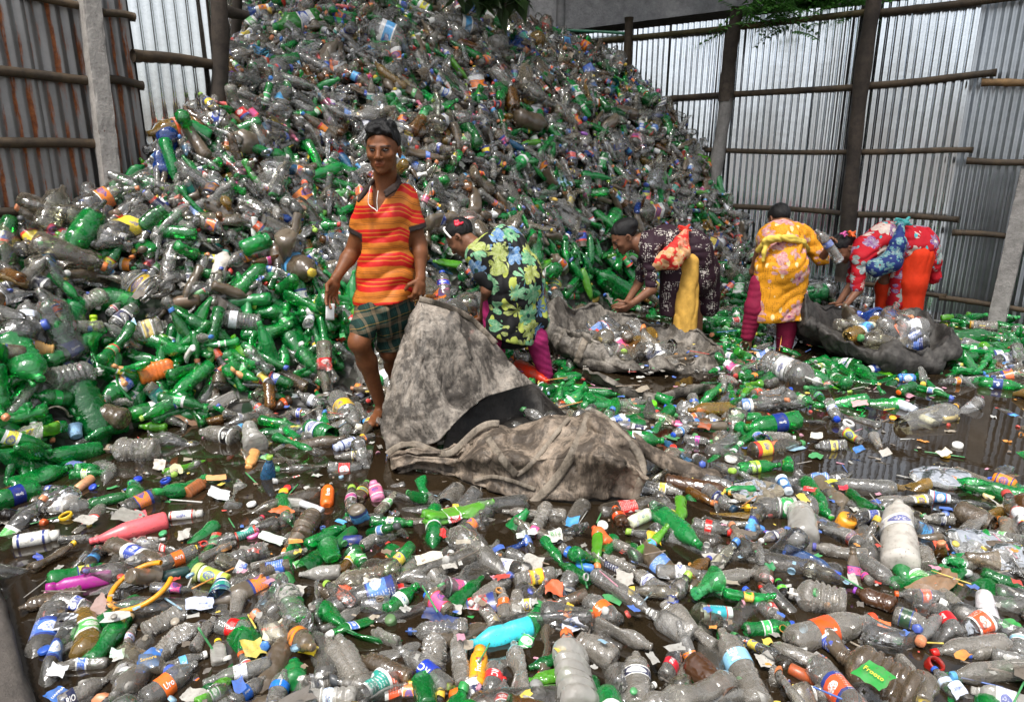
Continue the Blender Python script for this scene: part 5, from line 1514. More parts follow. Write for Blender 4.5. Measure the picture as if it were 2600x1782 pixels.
for c in cand:
    area, kind, pos, R3, sc, g_, px_, py_, dep_ = c
    inframe = -10 < px_ < 2610 and py_ < 1800
    done = False
    if singles < N_SINGLE and inframe:
        col, cn = shell_colour(rr_, g_, kind)
        seed = 9000 + int(rr_.integers(24)); amt = [.3, .55, .85, 1.15][seed % 4]
        li, ci = int(rr_.integers(len(LABC))), int(rr_.integers(len(CAPC)))
        lab = LABC[li] if rr_.random() < .5 else None
        cap = CAPC[ci] if rr_.random() < .6 and SH[kind]['cap'] else None
        state = {.3: '', .55: 'dented ', .85: 'squashed ', 1.15: 'crumpled '}[amt]
        cw = COLWORD.get(cn, 'opaque')
        base = f"{state}{cw} {KINDWORD[kind]}"
        if lab is not None: base += f" with {LABWORD[li]} wrapper"
        if cap is not None: base += (' and ' if lab is not None else ' with ') + f"{CAPWORD[ci]} cap"
        near = sorted(refs, key=lambda q: (q[0] - px_) ** 2 + (q[1] - py_) ** 2)[:6]
        for nx_, ny_, nt_ in near:
            dx_, dy_ = px_ - nx_, py_ - ny_
            rel = ('right of' if dx_ > 0 else 'left of') if abs(dx_) > abs(dy_) * 1.1 else ('in front of' if dy_ > 0 else 'behind')
            txt = f"{base}, {rel} the {nt_}"
            if 4 <= len(txt.split()) <= 16 and txt not in used_labels:
                used_labels.add(txt)
                o = make_bottle(kind, pos, R3, sc, sc, col if cn != 'opaque' else (*col[:3], 1.0), (*cap, 1) if cap is not None else None, (*lab, 1) if lab is not None else None, None, amt, seed, txt)
                singles += 1; done = True
                break
    if not done:
        add_heap_bottle(hf, rr_, kind, pos, R3, sc, 2 if dep_ < 4 else 1, g_)
obj('heaped_bottles', hp.build('heaped_bottles'), kind='stuff', label='great heap of mixed clear and green plastic bottles against the fences', cat='bottle heap')
obj('floating_bottles', hf.build('floating_bottles'), kind='stuff', label='mass of small bottles half sunk in the muddy water of the yard', cat='floating bottles')

# ---------------------------------------------------------------- small litter
LITM = opaque_mat('litter_film', 'attr', 'lab', False, 0.35)
def scrap_grid(n, wd, ht, r, fold=.25):
    u_ = np.linspace(-.5, .5, n)
    X, Y = np.meshgrid(u_, u_)
    X = X + r.normal(0, .015, X.shape) + .16 * r.normal() * Y; Y = Y + r.normal(0, .015, Y.shape) + .10 * np.sin(X * r.uniform(3, 7) + r.uniform(0, 6))
    a, b, c = r.uniform(0, 6.28, 3)
    Z = fold * min(wd, ht) * (np.abs(np.sin(X * r.uniform(2, 7) + Y * r.uniform(-5, 5) + a)) + .6 * np.abs(np.sin(Y * r.uniform(3, 9) - X * 3 + b)) - .6 + r.normal(0, .07, X.shape))
    ed = r.normal(0, .022, X.shape)
    V = np.stack([(X + ed * (np.abs(X) > .45)) * wd, (Y + ed * (np.abs(Y) > .45)) * ht, Z], -1).reshape(-1, 3)
    i = np.arange(n * n).reshape(n, n)
    Q = np.stack([i[:-1, :-1], i[:-1, 1:], i[1:, 1:], i[1:, :-1]], -1).reshape(-1, 4)
    return V, Q
class Lit:
    def __init__(s): s.V, s.Q, s.c, s.n = [], [], [], 0
    def add(s, V, Q, c):
        s.V.append(V); s.Q.append(Q + s.n); s.n += len(V); s.c.append(np.tile(np.array((*c, 1), np.float32), (len(V), 1)))
    def build(s, name):
        me = quads_mesh(name, np.concatenate(s.V), np.concatenate(s.Q), [LITM])
        a = me.attributes.new('lab', 'FLOAT_COLOR', 'POINT'); a.data.foreach_set('color', np.concatenate(s.c).ravel())
        return me
def disc(rad, h, seg=10, hole=0.0):
    th = np.arange(seg) * 2 * math.pi / seg
    pr = [(rad * .98, -h / 2), (rad, h * .3), (rad * .9, h / 2), (max(rad * hole, rad * .01), h / 2)]
    if hole: pr += [(rad * hole, -h / 2), (rad * .98, -h / 2)]
    V = np.concatenate([np.stack([np.cos(th) * q, np.sin(th) * q, np.full(seg, z)], 1) for q, z in pr])
    n = len(pr)
    i, j = np.meshgrid(np.arange(n - 1), np.arange(seg), indexing='ij')
    return V, np.stack([i * seg + j, i * seg + (j + 1) % seg, (i + 1) * seg + (j + 1) % seg, (i + 1) * seg + j], -1).reshape(-1, 4)
lit = Lit()
r, x, y = surf_samples(20000, (-2.6, 4.9, 1.25, 7.5), 31)
px, py, dep = proj(np.stack([x, y, np.zeros_like(x)], 1))
ok = (Hs(x, y) < .05) & inside_yard(x, y) & (px > -100) & (px < 2700) & (py < 1900) & (r.random(20000) < .10 + .10 * cover(px, py))
LITC = [(.55, .55, .52), (.42, .41, .38), (.6, .59, .55), (.34, .33, .30), (.16, .14, .12), (.3, .28, .25), (.06, .16, .55), (.62, .05, .03), (.75, .30, .04), (.78, .6, .08), (.05, .35, .10), (.4, .34, .26), (.25, .18, .12), (.15, .12, .09), (.3, .5, .65), (.65, .3, .4)]
nl_ = 0
for i in np.nonzero(ok)[0]:
    c = tuple(q * .75 + .03 for q in LITC[r.integers(len(LITC))])
    t = r.random()
    if t < .20:
        V, Q = disc(r.uniform(.010, .016), .009, 8, .8 if r.random() < .2 else 0)
        ax = r.normal(size=3) * np.array([.5, .5, 1]); V = V @ rot_from_axis(ax + np.array([0, 0, .4]), 0).T
    elif t < .85:
        s_ = r.uniform(.006, .030) * (1 if r.random() < .9 else 2.0)
        V, Q = scrap_grid(4, s_, s_ * r.uniform(.4, 2.0), r, .22)
        an = r.uniform(0, 6.28); V = V @ np.array([[math.cos(an), -math.sin(an), 0], [math.sin(an), math.cos(an), 0], [0, 0, 1]]).T
    else:
        L = r.uniform(.05, .18); rd = r.uniform(.0018, .004)
        V, Q = disc(rd, L, 6); V = V @ rot_from_axis(np.array([r.normal(), r.normal(), .1]), 0).T
    lift = r.uniform(.0, .006) + (r.uniform(0, .09) if cover(px[i:i + 1], py[i:i + 1])[0] > .6 else 0)
    lit.add(V + np.array([x[i], y[i], lift]), Q, c); nl_ += 1
# scraps and caps lying on the heap
r, x, y = surf_samples(6000, (GX0 + .3, GX1 - .3, 1.8, 9.6), 33)
z = Hs(x, y); px, py, dep = proj(np.stack([x, y, z], 1)); nn = Hn(x, y)
ok = (z > .05) & inside_yard(x, y) & (px > -60) & (px < 2650) & (py > -80) & (r.random(6000) < .2)
for i in np.nonzero(ok)[0]:
    c = LITC[r.integers(len(LITC))]
    if r.random() < .45:
        V, Q = disc(r.uniform(.012, .02), .014, 8)
        V = V @ rot_from_axis(r.normal(size=3), 0).T
    else:
        s_ = r.uniform(.03, .11)
        V, Q = scrap_grid(5, s_, s_ * r.uniform(.5, 1.4), r, .3)
        V = V @ rot_from_axis(nn[i] + r.normal(0, .5, 3), r.uniform(0, 6)).T
    lit.add(V + np.array([x[i], y[i], z[i]]) + nn[i] * r.uniform(.02, .09), Q, c); nl_ += 1
obj('floating_litter', lit.build('floating_litter'), kind='stuff', label='bottle caps, film scraps and straws strewn through the rubbish', cat='litter')
print('litter', nl_, 'singles', singles)
# ---------------------------------------------------------------- sacks of woven plastic
from mathutils.bvhtree import BVHTree
def cr(pts, n):
    """smooth curve through points"""
    P = np.array(pts, float)
    k = len(P)
    t = np.linspace(0, k - 1, n)
    out = np.zeros((n, P.shape[1]))
    for a, tt in enumerate(t):
        i = min(int(tt), k - 2); f = tt - i
        p0, p1, p2, p3 = P[max(i - 1, 0)], P[i], P[i + 1], P[min(i + 2, k - 1)]
        out[a] = .5 * ((2 * p1) + (-p0 + p2) * f + (2 * p0 - 5 * p1 + 4 * p2 - p3) * f * f + (-p0 + 3 * p1 - 3 * p2 + p3) * f ** 3)
    return out
def W3(pts):
    return np.array([at(*p) if len(p) == 3 else ground(*p) for p in pts])
_pn = np.random.default_rng(3)
_oct = [(_pn.normal(0, 1, 3), _pn.uniform(0, 6.28)) for _ in range(40)]
def fbm(P, f0=4.0, seed=0, octs=4, ridged=False):
    """smooth pseudo noise from sums of warped sines"""
    out = np.zeros(P.shape[:-1]); amp = 1.0; tot = 0
    for o_ in range(octs):
        f = f0 * 2 ** o_
        v = np.zeros_like(out)
        for q in range(5):
            d, ph = _oct[(seed * 7 + o_ * 5 + q) % 40]
            d2, ph2 = _oct[(seed * 3 + o_ * 11 + q * 2 + 1) % 40]
            v = v + np.sin(f * (P @ d) + ph + 1.2 * np.sin(f * .7 * (P @ d2) + ph2))
        v /= 2.2
        if ridged: v = 1 - np.abs(v) * 1.3
        out += amp * v; tot += amp; amp *= .5
    return out / tot
def grid_faces(n, m, closed=False):
    i = np.arange(n * m).reshape(n, m)
    if closed: i = np.concatenate([i, i[:, :1]], 1)
    return np.stack([i[:-1, :-1], i[:-1, 1:], i[1:, 1:], i[1:, :-1]], -1).reshape(-1, 4)
def grid_normals(P):
    du = np.gradient(P, axis=1); dv = np.gradient(P, axis=0)
    n = np.cross(du, dv); l = np.linalg.norm(n, axis=-1, keepdims=True)
    return n / np.maximum(l, 1e-9)
def wrinkle(P, a1=.012, a2=.006, seed=0, f=6.0):
    n = grid_normals(P)
    w_ = a1 * fbm(P, f, seed, 3, True) + a2 * fbm(P, f * 3.3, seed + 3, 3)
    c_ = np.clip(fbm(P, f * 1.5, seed + 6, 2, True), 0, 1) ** 5 * a1 * .9 + np.clip(fbm(P, f * 2.7, seed + 8, 2, True), 0, 1) ** 6 * a1 * .5
    return P + n * (w_ + c_)[..., None]

def sack_mat(name, c0, c1, stain, amt, pink=False):
    m = NM(name)
    c = m.n('NewGeometry').outputs['Position']
    f1 = m.noise(4.5, 8, 0.74, m.mapping(c, (1.3, 1.3, .6), (0, .5, 0)), 0.9)
    f2 = m.noise(26, 6, 0.78, m.mapping(c, (1.2, 1.2, .25), (0, .35, 0)), 0.3)
    f3 = m.noise(85, 2, 0.5, m.mapping(c, (1, 1, .22)))
    f4 = m.noise(85, 2, 0.5, m.mapping(c, (.22, .22, 1), loc=(4, 2, 0)))
    col = m.mix(m.ramp(f2, [(0.3, 0.0), (0.7, 1.0)]), c0, c1)
    k = m.math('ADD', m.math('MULTIPLY', f1, 0.62), m.math('MULTIPLY', f2, 0.42))
    col = m.mix(m.ramp(k, [(0.49 - amt * .1, 0.0), (0.62 - amt * .1, 0.9)]), col, stain)
    if pink:
        p = m.noise(3.2, 3, 0.5, m.mapping(c, (1, 1, 1.8), loc=(5.3, 0, 1.1)))
        col = m.mix(m.ramp(p, [(0.64, 0.0), (0.70, 0.55)]), col, (0.45, 0.17, 0.14))
    col = m.mix(m.ramp(m.math('MAXIMUM', f3, f4), [(0.55, 0.0), (0.75, 0.45)]), col, tuple(x * .4 for x in c0))
    cr1 = m.noise(5.5, 4, .55, c, 1.2)
    cr2 = m.noise(15, 3, .5, c, 1.0)
    cre = m.math('ADD', m.math('MULTIPLY', m.math('ABSOLUTE', m.math('SUBTRACT', cr1, .5)), -4.5), m.math('MULTIPLY', m.math('ABSOLUTE', m.math('SUBTRACT', cr2, .5)), -1.8))
    hgt = m.math('ADD', m.math('ADD', cre, m.math('MULTIPLY', f2, .5)), m.math('MULTIPLY', m.math('ADD', f3, f4), .25))
    return m.done(m.pbr(col, 0.62, 0, m.bump(hgt, 0.34, 0.012), .35))
SACK1 = sack_mat('grey_woven_sack', (0.19, 0.155, 0.125), (0.52, 0.47, 0.405), (0.018, 0.014, 0.011), .6, True)
SACK1B = sack_mat('brown_woven_sack', (0.20, 0.15, 0.11), (0.44, 0.36, 0.28), (0.026, 0.019, 0.014), .7)
SACKIN = sack_mat('shade_painted_lining', (0.020, 0.017, 0.014), (0.045, 0.038, 0.032), (0.008, 0.007, 0.006), .5)  # sack cloth made near black: shade inside the mouth painted into its colour
SACK2 = sack_mat('dusty_woven_sack', (0.17, 0.15, 0.125), (0.34, 0.305, 0.265), (0.030, 0.025, 0.02), .6)
SACK3 = sack_mat('black_woven_sack', (0.040, 0.037, 0.034), (0.085, 0.078, 0.07), (0.014, 0.012, 0.011), .4)
STRAP = sack_mat('woven_strap', (0.16, 0.13, 0.10), (0.30, 0.255, 0.20), (0.05, 0.04, 0.03), .2)

def cloth(name, P, mat, parent=None, closed=False, thick=.006, label=None, cat=None, group=None):
    me = quads_mesh(name, P.reshape(-1, 3), grid_faces(P.shape[0], P.shape[1], closed), [mat])
    o = obj(name, me, parent, label, cat, group)
    if thick:
        md = o.modifiers.new('thick', 'SOLIDIFY'); md.thickness = thick; md.offset = 0
    return o
def bvh_of(*objs):
    V, Fc, n = [], [], 0
    for o in objs:
        vs = [v.co[:] for v in o.data.vertices]
        V += vs; Fc += [tuple(i + n for i in p.vertices) for p in o.data.polygons]; n += len(vs)
    return BVHTree.FromPolygons(V, Fc)
def drape_band(name, px_pts, width, bvh, mat, parent, n=40, off=.010, thick=.005):
    """a strap or hem that follows the cloth below it"""
    C = cr(px_pts, n)
    cam_ = Vector((0, 0, CAMH))
    pts = []
    last = None
    for c in C:
        d = Vector(ray(c[0], c[1]).tolist()).normalized()
        h = bvh.ray_cast(cam_, d)
        if h[0] is not None:
            dist = h[3]
        elif last is not None: dist = last
        else: dist = 3.6
        if last is not None: dist = last + max(-.05, min(.05, dist - last))
        last = dist
        pts.append(np.array(cam_ + d * (dist - off)))
    P = np.array(pts)
    for _ in range(3): P[1:-1] = (P[:-2] + 2 * P[1:-1] + P[2:]) / 4
    T = np.gradient(P, axis=0); T /= np.linalg.norm(T, axis=1, keepdims=True)
    Vv = np.array([0, 0, CAMH]) - P; Vv /= np.linalg.norm(Vv, axis=1, keepdims=True)
    S_ = np.cross(T, Vv); S_ /= np.linalg.norm(S_, axis=1, keepdims=True)
    k = np.linspace(-1, 1, 5)
    G = P[:, None, :] + S_[:, None, :] * (k * width / 2)[None, :, None] + Vv[:, None, :] * (.003 * (1 - k ** 2))[None, :, None]
    G = G + grid_normals(G) * (.0015 * fbm(G, 40, 2, 2))[..., None]
    return cloth(name, G, mat, parent, thick=thick)

# ---- the big sack the boy drags
sack = obj('woven_sack', None, label='huge grey stained woven sack dragged by the boy in the striped shirt', cat='sack', group='rubbish sacks', loc=(0, 0, 0))
NU, NV = 90, 90
Lc = cr(W3([(1064, 757, 3.72), (1034, 800, 3.66), (1011, 871, 3.56), (985, 965, 3.45), (968, 1040, 3.38), (966, 1097, 3.34), (984, 1150, 3.33)]), NV)
Rc = cr(W3([(1068, 757, 3.72), (1128, 772, 3.75), (1185, 795, 3.78), (1226, 833, 3.80), (1260, 871, 3.82), (1298, 920, 3.82), (1352, 976, 3.80)]), NV)
Bc = cr(W3([(984, 1150, 3.33), (1048, 1133, 3.27), (1109, 1122, 3.26), (1151, 1078, 3.34), (1185, 1046, 3.42), (1234, 1008, 3.55), (1285, 990, 3.66), (1352, 976, 3.80)]), NU)
u_, v_ = np.linspace(0, 1, NU), np.linspace(0, 1, NV)
A_ = (1 - u_)[None, :, None] * Lc[:, None, :] + u_[None, :, None] * Rc[:, None, :]
A_ = A_ + (v_ ** 1.6)[:, None, None] * (Bc - ((1 - u_)[:, None] * Lc[-1] + u_[:, None] * Rc[-1]))[None]
bul = np.sin(np.pi * u_)[None, :] * np.sin(np.pi * np.clip(v_, 0, 1) ** .8)[:, None]
A_ = A_ + np.array([0, -1, .15]) * (.10 * bul)[..., None]
# radial folds from the fist
fold = np.sin(u_[None, :] * 17 + 2.2 * np.sin(v_[:, None] * 3)) * .012 * (v_[:, None] ** .6) * np.exp(-v_[:, None] * 1.6) * 2
A_ = A_ + np.array([0, -1, 0]) * fold[..., None]
A_ = wrinkle(wrinkle(A_, .020, .005, 1, 5), .006, .002, 4, 13)
panel = cloth('lifted_panel', A_, SACK1, sack)
# body lying on the ground
Tc = cr(W3([(984, 1150, 3.33), (1034, 1136, 3.22), (1085, 1140, 3.16), (1135, 1142, 3.14), (1162, 1128, 3.16), (1196, 1100, 3.22), (1245, 1080, 3.26), (1300, 1076, 3.27), (1365, 1070, 3.27), (1430, 1058, 3.26), (1470, 1044, 3.22), (1500, 1040, 3.17), (1545, 1062, 3.14), (1590, 1105, 3.10), (1618, 1140, 3.05), (1634, 1195, 2.98)]), 150)
bot = np.array([(1004, 1215), (1060, 1205), (1120, 1215), (1170, 1228), (1219, 1247), (1270, 1266), (1335, 1279), (1400, 1285), (1467, 1287), (1530, 1285), (1580, 1281), (1622, 1278)])
Bt = cr(np.array([ground(a, b, .01) + np.array([0, .05, 0]) for a, b in bot]), 150)
NVB = 80
v_ = np.linspace(0, 1, NVB)
B_ = (1 - v_)[:, None, None] * Tc[None] + v_[:, None, None] * Bt[None]
s_ = np.linspace(0, 1, 150)
amp = .05 + .15 * np.clip((s_ - .15) / .5, 0, 1)
B_ = B_ + np.array([0, -.75, .55]) * (np.sin(np.pi * v_ ** .85)[:, None] * amp[None, :])[..., None]
# big soft folds: valleys between the raised corners
B_ = B_ + np.array([0, -1, .3]) * (.05 * np.sin(s_ * 17 + 1.0)[None, :] * np.sin(np.pi * v_)[:, None] * (1 - .5 * v_[:, None]))[..., None]
B_ = B_ + np.array([0, -1, .6]) * (.030 * np.sin(v_ * 13 + 5 * np.sin(s_ * 6)[:, None].T.reshape(1, -1).repeat(NVB, 0).T[0][0])[:, None] * np.sin(np.pi * v_)[:, None] * np.ones(150)[None])[..., None]
B_ = wrinkle(wrinkle(B_, .036, .008, 2, 4.2), .005, .002, 5, 12)
body = cloth('sack_body', B_, SACK1B, sack)
# inside wall seen through the mouth
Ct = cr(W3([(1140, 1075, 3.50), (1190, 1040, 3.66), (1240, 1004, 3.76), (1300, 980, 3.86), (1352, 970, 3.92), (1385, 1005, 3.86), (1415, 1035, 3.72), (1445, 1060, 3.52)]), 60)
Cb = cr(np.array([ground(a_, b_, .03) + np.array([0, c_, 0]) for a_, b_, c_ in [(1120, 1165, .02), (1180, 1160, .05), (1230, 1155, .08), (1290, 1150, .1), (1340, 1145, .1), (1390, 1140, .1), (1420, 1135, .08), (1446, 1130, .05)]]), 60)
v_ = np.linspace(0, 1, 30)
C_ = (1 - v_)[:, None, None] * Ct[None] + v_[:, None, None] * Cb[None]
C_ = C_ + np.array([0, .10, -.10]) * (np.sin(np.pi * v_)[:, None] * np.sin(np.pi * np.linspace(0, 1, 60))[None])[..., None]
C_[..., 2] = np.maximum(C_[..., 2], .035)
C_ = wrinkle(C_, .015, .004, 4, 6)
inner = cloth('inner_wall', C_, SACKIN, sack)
bv = bvh_of(panel, body)
z3 = lambda x, y: (940 + x / 2.655, 720 + y / 2.655)
for nm, pts, wd in (('strap', [(1485, 862), (1450, 960), (1390, 1090), (1330, 1210), (1250, 1320), (1160, 1420), (1090, 1480)], .040),
                    ('strap', [(765, 965), (800, 1050), (860, 1140), (930, 1230), (985, 1290)], .034),
                    ('strap', [(985, 1290), (1060, 1240), (1160, 1130), (1260, 1000), (1340, 910)], .022),
                    ('hem', [(115, 1150), (190, 1095), (280, 1075), (370, 1105), (470, 1145), (550, 1140), (640, 1060), (720, 985), (800, 945), (870, 945)], .034),
                    ('hem', [(1485, 858), (1570, 900), (1660, 985), (1760, 1080), (1820, 1170), (1838, 1270), (1800, 1400), (1780, 1470)], .034),
                    ('hem', [(330, 105), (420, 125), (520, 155), (620, 200), (700, 255), (770, 325), (850, 405)], .030),
                    ('seam', [(700, 1330), (820, 1300), (960, 1330), (1110, 1385)], .018)):
    drape_band(nm, [z3(*p) for p in pts], wd, bv, STRAP, sack, off=.014)
# tail of cloth trailing to the right
tl_ = np.stack([cr(W3([(1610, 1105, 3.12), (1680, 1150, 3.18), (1760, 1180, 3.2), (1850, 1212, 3.2)]), 30) + np.array([0, 0, .02]), cr(W3([(1630, 1150, 3.04), (1690, 1185, 3.05), (1770, 1215, 3.05), (1840, 1228, 3.08)]), 30) - np.array([0, 0, .02])])
tl_ = np.stack([tl_[0] * (1 - k) + tl_[1] * k + np.array([0, -.3, .3]) * .12 * math.sin(math.pi * k) for k in np.linspace(0, 1, 9)])
cloth('trailing_flap', wrinkle(tl_, .02, .006, 6, 8), SACK1B, sack)

# ---- open sacks standing on the floor
def open_sack(rim, bottom, mat, label, floor_drop, seed, n=140, thick=.008):
    rimc = cr(W3(rim + rim[:1]), n + 1)[:-1]
    rimc = rimc + np.array([0, 0, 1.0]) * (.045 * fbm(rimc, 9, seed, 3))[:, None] + np.array([.6, .8, 0]) * (.04 * fbm(rimc, 7, seed + 2, 3))[:, None]
    botc = cr(W3(bottom + bottom[:1]), n + 1)[:-1]
    cen = rimc.mean(0)
    rows = []
    nv = 26
    for k in range(nv):                      # outside, from the ground up to the rim
        t = k / (nv - 1)
        p = botc * (1 - t) + rimc * t
        out = p - cen; out[:, 2] = 0; out /= np.maximum(np.linalg.norm(out, axis=1, keepdims=True), 1e-6)
        rows.append(p + out * (.07 * math.sin(math.pi * t)))
    inn = cen + (rimc - cen) * np.array([.62, .62, 1.0]) - np.array([0, 0, floor_drop]); inn[:, 2] = inn[:, 2] * .4 + (cen[2] - floor_drop) * .6
    for k in range(1, 16):                   # over the rim and down inside
        t = k / 15
        p = rimc * (1 - t) + inn * t
        rows.append(p - np.array([0, 0, .04 * math.sin(math.pi * t)]))
    c0 = inn.mean(0)
    for k in range(1, 7):
        rows.append(inn * (1 - k / 6.05) + c0 * (k / 6.05))
    G = np.stack(rows)
    W_ = wrinkle(np.concatenate([G, G[:, :1]], 1), .042, .012, seed, 5.0)[:, :-1]
    # a roughly rolled rim
    o = cloth('woven_sack', W_, mat, None, True, thick, label, 'sack', 'rubbish sacks')
    return o, inn, c0
s2, inn2, c2 = open_sack(
    [(1404, 775, 5.25), (1505, 770, 5.42), (1600, 798, 5.42), (1725, 832, 5.32), (1819, 880, 5.02), (1772, 901, 4.82), (1678, 912, 4.70), (1615, 917, 4.68), (1556, 890, 4.74), (1499, 853, 4.84), (1440, 826, 4.96), (1399, 800, 5.1)],
    [(1430, 890, 5.15), (1520, 850, 5.5), (1620, 860, 5.5), (1730, 890, 5.4), (1815, 945, 5.0), (1788, 985, 4.74), (1690, 955, 4.66), (1640, 955, 4.62), (1570, 950, 4.66), (1480, 942, 4.78), (1450, 925, 4.9), (1420, 900, 5.05)],
    SACK2, 'dusty brown open sack half filled with clear bottles before the woman in maroon', .17, 8)
fl_ = np.stack([cr(W3([(1480, 940, 4.32), (1560, 968, 4.26), (1650, 992, 4.18), (1740, 978, 4.22), (1800, 975, 4.3)]), 40) * (1 - k) + cr(W3([(1475, 962), (1560, 1002), (1650, 1026), (1740, 1012), (1800, 1000)]), 40) * k + np.array([0, -.3, .5]) * .09 * math.sin(math.pi * k) for k in np.linspace(0, 1, 9)])
cloth('sack_flap', wrinkle(fl_, .03, .008, 9, 7), SACK2, s2)
bv2 = bvh_of(s2)
z5 = lambda x, y: (1380 + x / 3.187, 540 + y / 3.187)
drape_band('strap', [z5(*p) for p in [(375, 985), (340, 1030), (310, 1100), (285, 1170), (265, 1225)]], .05, bv2, STRAP, s2)
drape_band('hem', [z5(*p) for p in [(300, 965), (400, 1000), (560, 1112), (700, 1190), (800, 1215), (950, 1190), (1100, 1155), (1250, 1150), (1380, 1110)]], .024, bv2, STRAP, s2, off=.008)
s3, inn3, c3 = open_sack(
    [(2040, 750, 5.2), (2142, 776, 5.45), (2227, 793, 5.5), (2298, 790, 5.45), (2354, 793, 5.3), (2411, 830, 5.0), (2406, 852, 4.85), (2340, 877, 4.76), (2278, 892, 4.72), (2199, 884, 4.76), (2114, 850, 4.9), (2055, 812, 5.05)],
    [(2045, 850), (2140, 830), (2230, 830), (2300, 830), (2370, 850), (2413, 905), (2395, 942), (2340, 950), (2256, 946), (2171, 918), (2100, 888), (2045, 872)],
    SACK3, 'black glistening open sack heaped with clear jugs by the woman in orange trousers', .14, 11)
# what lies in the two open sacks
rs = np.random.default_rng(77)
def fill_sack(inn, c0, n, up, kinds, label, spread=.85):
    hb = Heap()
    for _ in range(n):
        a = inn[rs.integers(len(inn))]; t = spread * math.sqrt(rs.random())
        p = c0 * (1 - t) + a * t + np.array([0, 0, up * (1 - .5 * t) * rs.uniform(.5, 1.25) + .03])
        kd = kinds[rs.integers(len(kinds))]
        tt = rs.normal(size=3); tt[2] *= .5
        add_heap_bottle(hb, rs, kd, p, rot_from_axis(tt, rs.uniform(0, 6)), rs.uniform(1.15, 1.6), 2, .0)
    return obj('sack_contents', hb.build('sack_contents'), label=label, cat='bottles', kind='stuff')
fill_sack(inn2, c2, 30, .09, ['soda', 'water', 'bigwater', 'cola', 'jar', 'square'], 'clear bottles lying inside the dusty brown sack')
fill_sack(inn3, c3, 22, .10, ['jug', 'jug', 'petjar', 'bigwater', 'soda', 'jar'], 'clear jugs and jars heaped inside the black sack', .95)
# ---------------------------------------------------------------- people: bodies and clothes grown as smooth solids
def surface_nets(D, org, h):
    """zero surface of a sampled distance field"""
    s = D < 0
    c = s[:-1, :-1, :-1].astype(np.int8)
    acc = c.copy()
    for dx, dy, dz in ((1, 0, 0), (0, 1, 0), (0, 0, 1), (1, 1, 0), (1, 0, 1), (0, 1, 1), (1, 1, 1)):
        acc = acc + s[dx:D.shape[0] - 1 + dx, dy:D.shape[1] - 1 + dy, dz:D.shape[2] - 1 + dz]
    act = (acc > 0) & (acc < 8)
    I = np.argwhere(act)
    idx = np.full(act.shape, -1, np.int64); idx[act] = np.arange(len(I))
    P = np.zeros((len(I), 3)); N = np.zeros(len(I))
    corners = [(0, 0, 0), (1, 0, 0), (0, 1, 0), (1, 1, 0), (0, 0, 1), (1, 0, 1), (0, 1, 1), (1, 1, 1)]
    vals = {k: D[I[:, 0] + k[0], I[:, 1] + k[1], I[:, 2] + k[2]] for k in corners}
    for a in corners:
        for ax in range(3):
            if a[ax] == 0:
                b = list(a); b[ax] = 1; b = tuple(b)
                va, vb = vals[a], vals[b]
                x = (va < 0) != (vb < 0)
                t = np.where(x, va / np.where(x, va - vb, 1), 0)
                p = np.tile(np.array(a, float), (len(I), 1)); p[:, ax] = t
                P[x] += p[x]; N[x] += 1
    V = (I + P / N[:, None]) * h + org
    Q = []
    for ax in range(3):
        o1, o2 = [(1, 2), (2, 0), (0, 1)][ax]
        sl0 = [slice(None)] * 3; sl1 = [slice(None)] * 3
        sl0[ax] = slice(0, -1); sl1[ax] = slice(1, None)
        sa, sb = s[tuple(sl0)], s[tuple(sl1)]
        E = np.argwhere(sa != sb)
        ok = (E[:, o1] > 0) & (E[:, o2] > 0) & (E[:, o1] < D.shape[o1] - 1) & (E[:, o2] < D.shape[o2] - 1)
        E = E[ok]
        flip = sa[E[:, 0], E[:, 1], E[:, 2]]
        q = []
        for d1, d2 in ((0, 0), (1, 0), (1, 1), (0, 1)):
            c_ = E.copy(); c_[:, o1] -= d1; c_[:, o2] -= d2
            q.append(idx[c_[:, 0], c_[:, 1], c_[:, 2]])
        q = np.stack(q, 1)
        q[~flip] = q[~flip][:, ::-1]
        Q.append(q)
    Q = np.concatenate(Q)
    Q = Q[(Q >= 0).all(1)]
    return V, Q[:, ::-1]

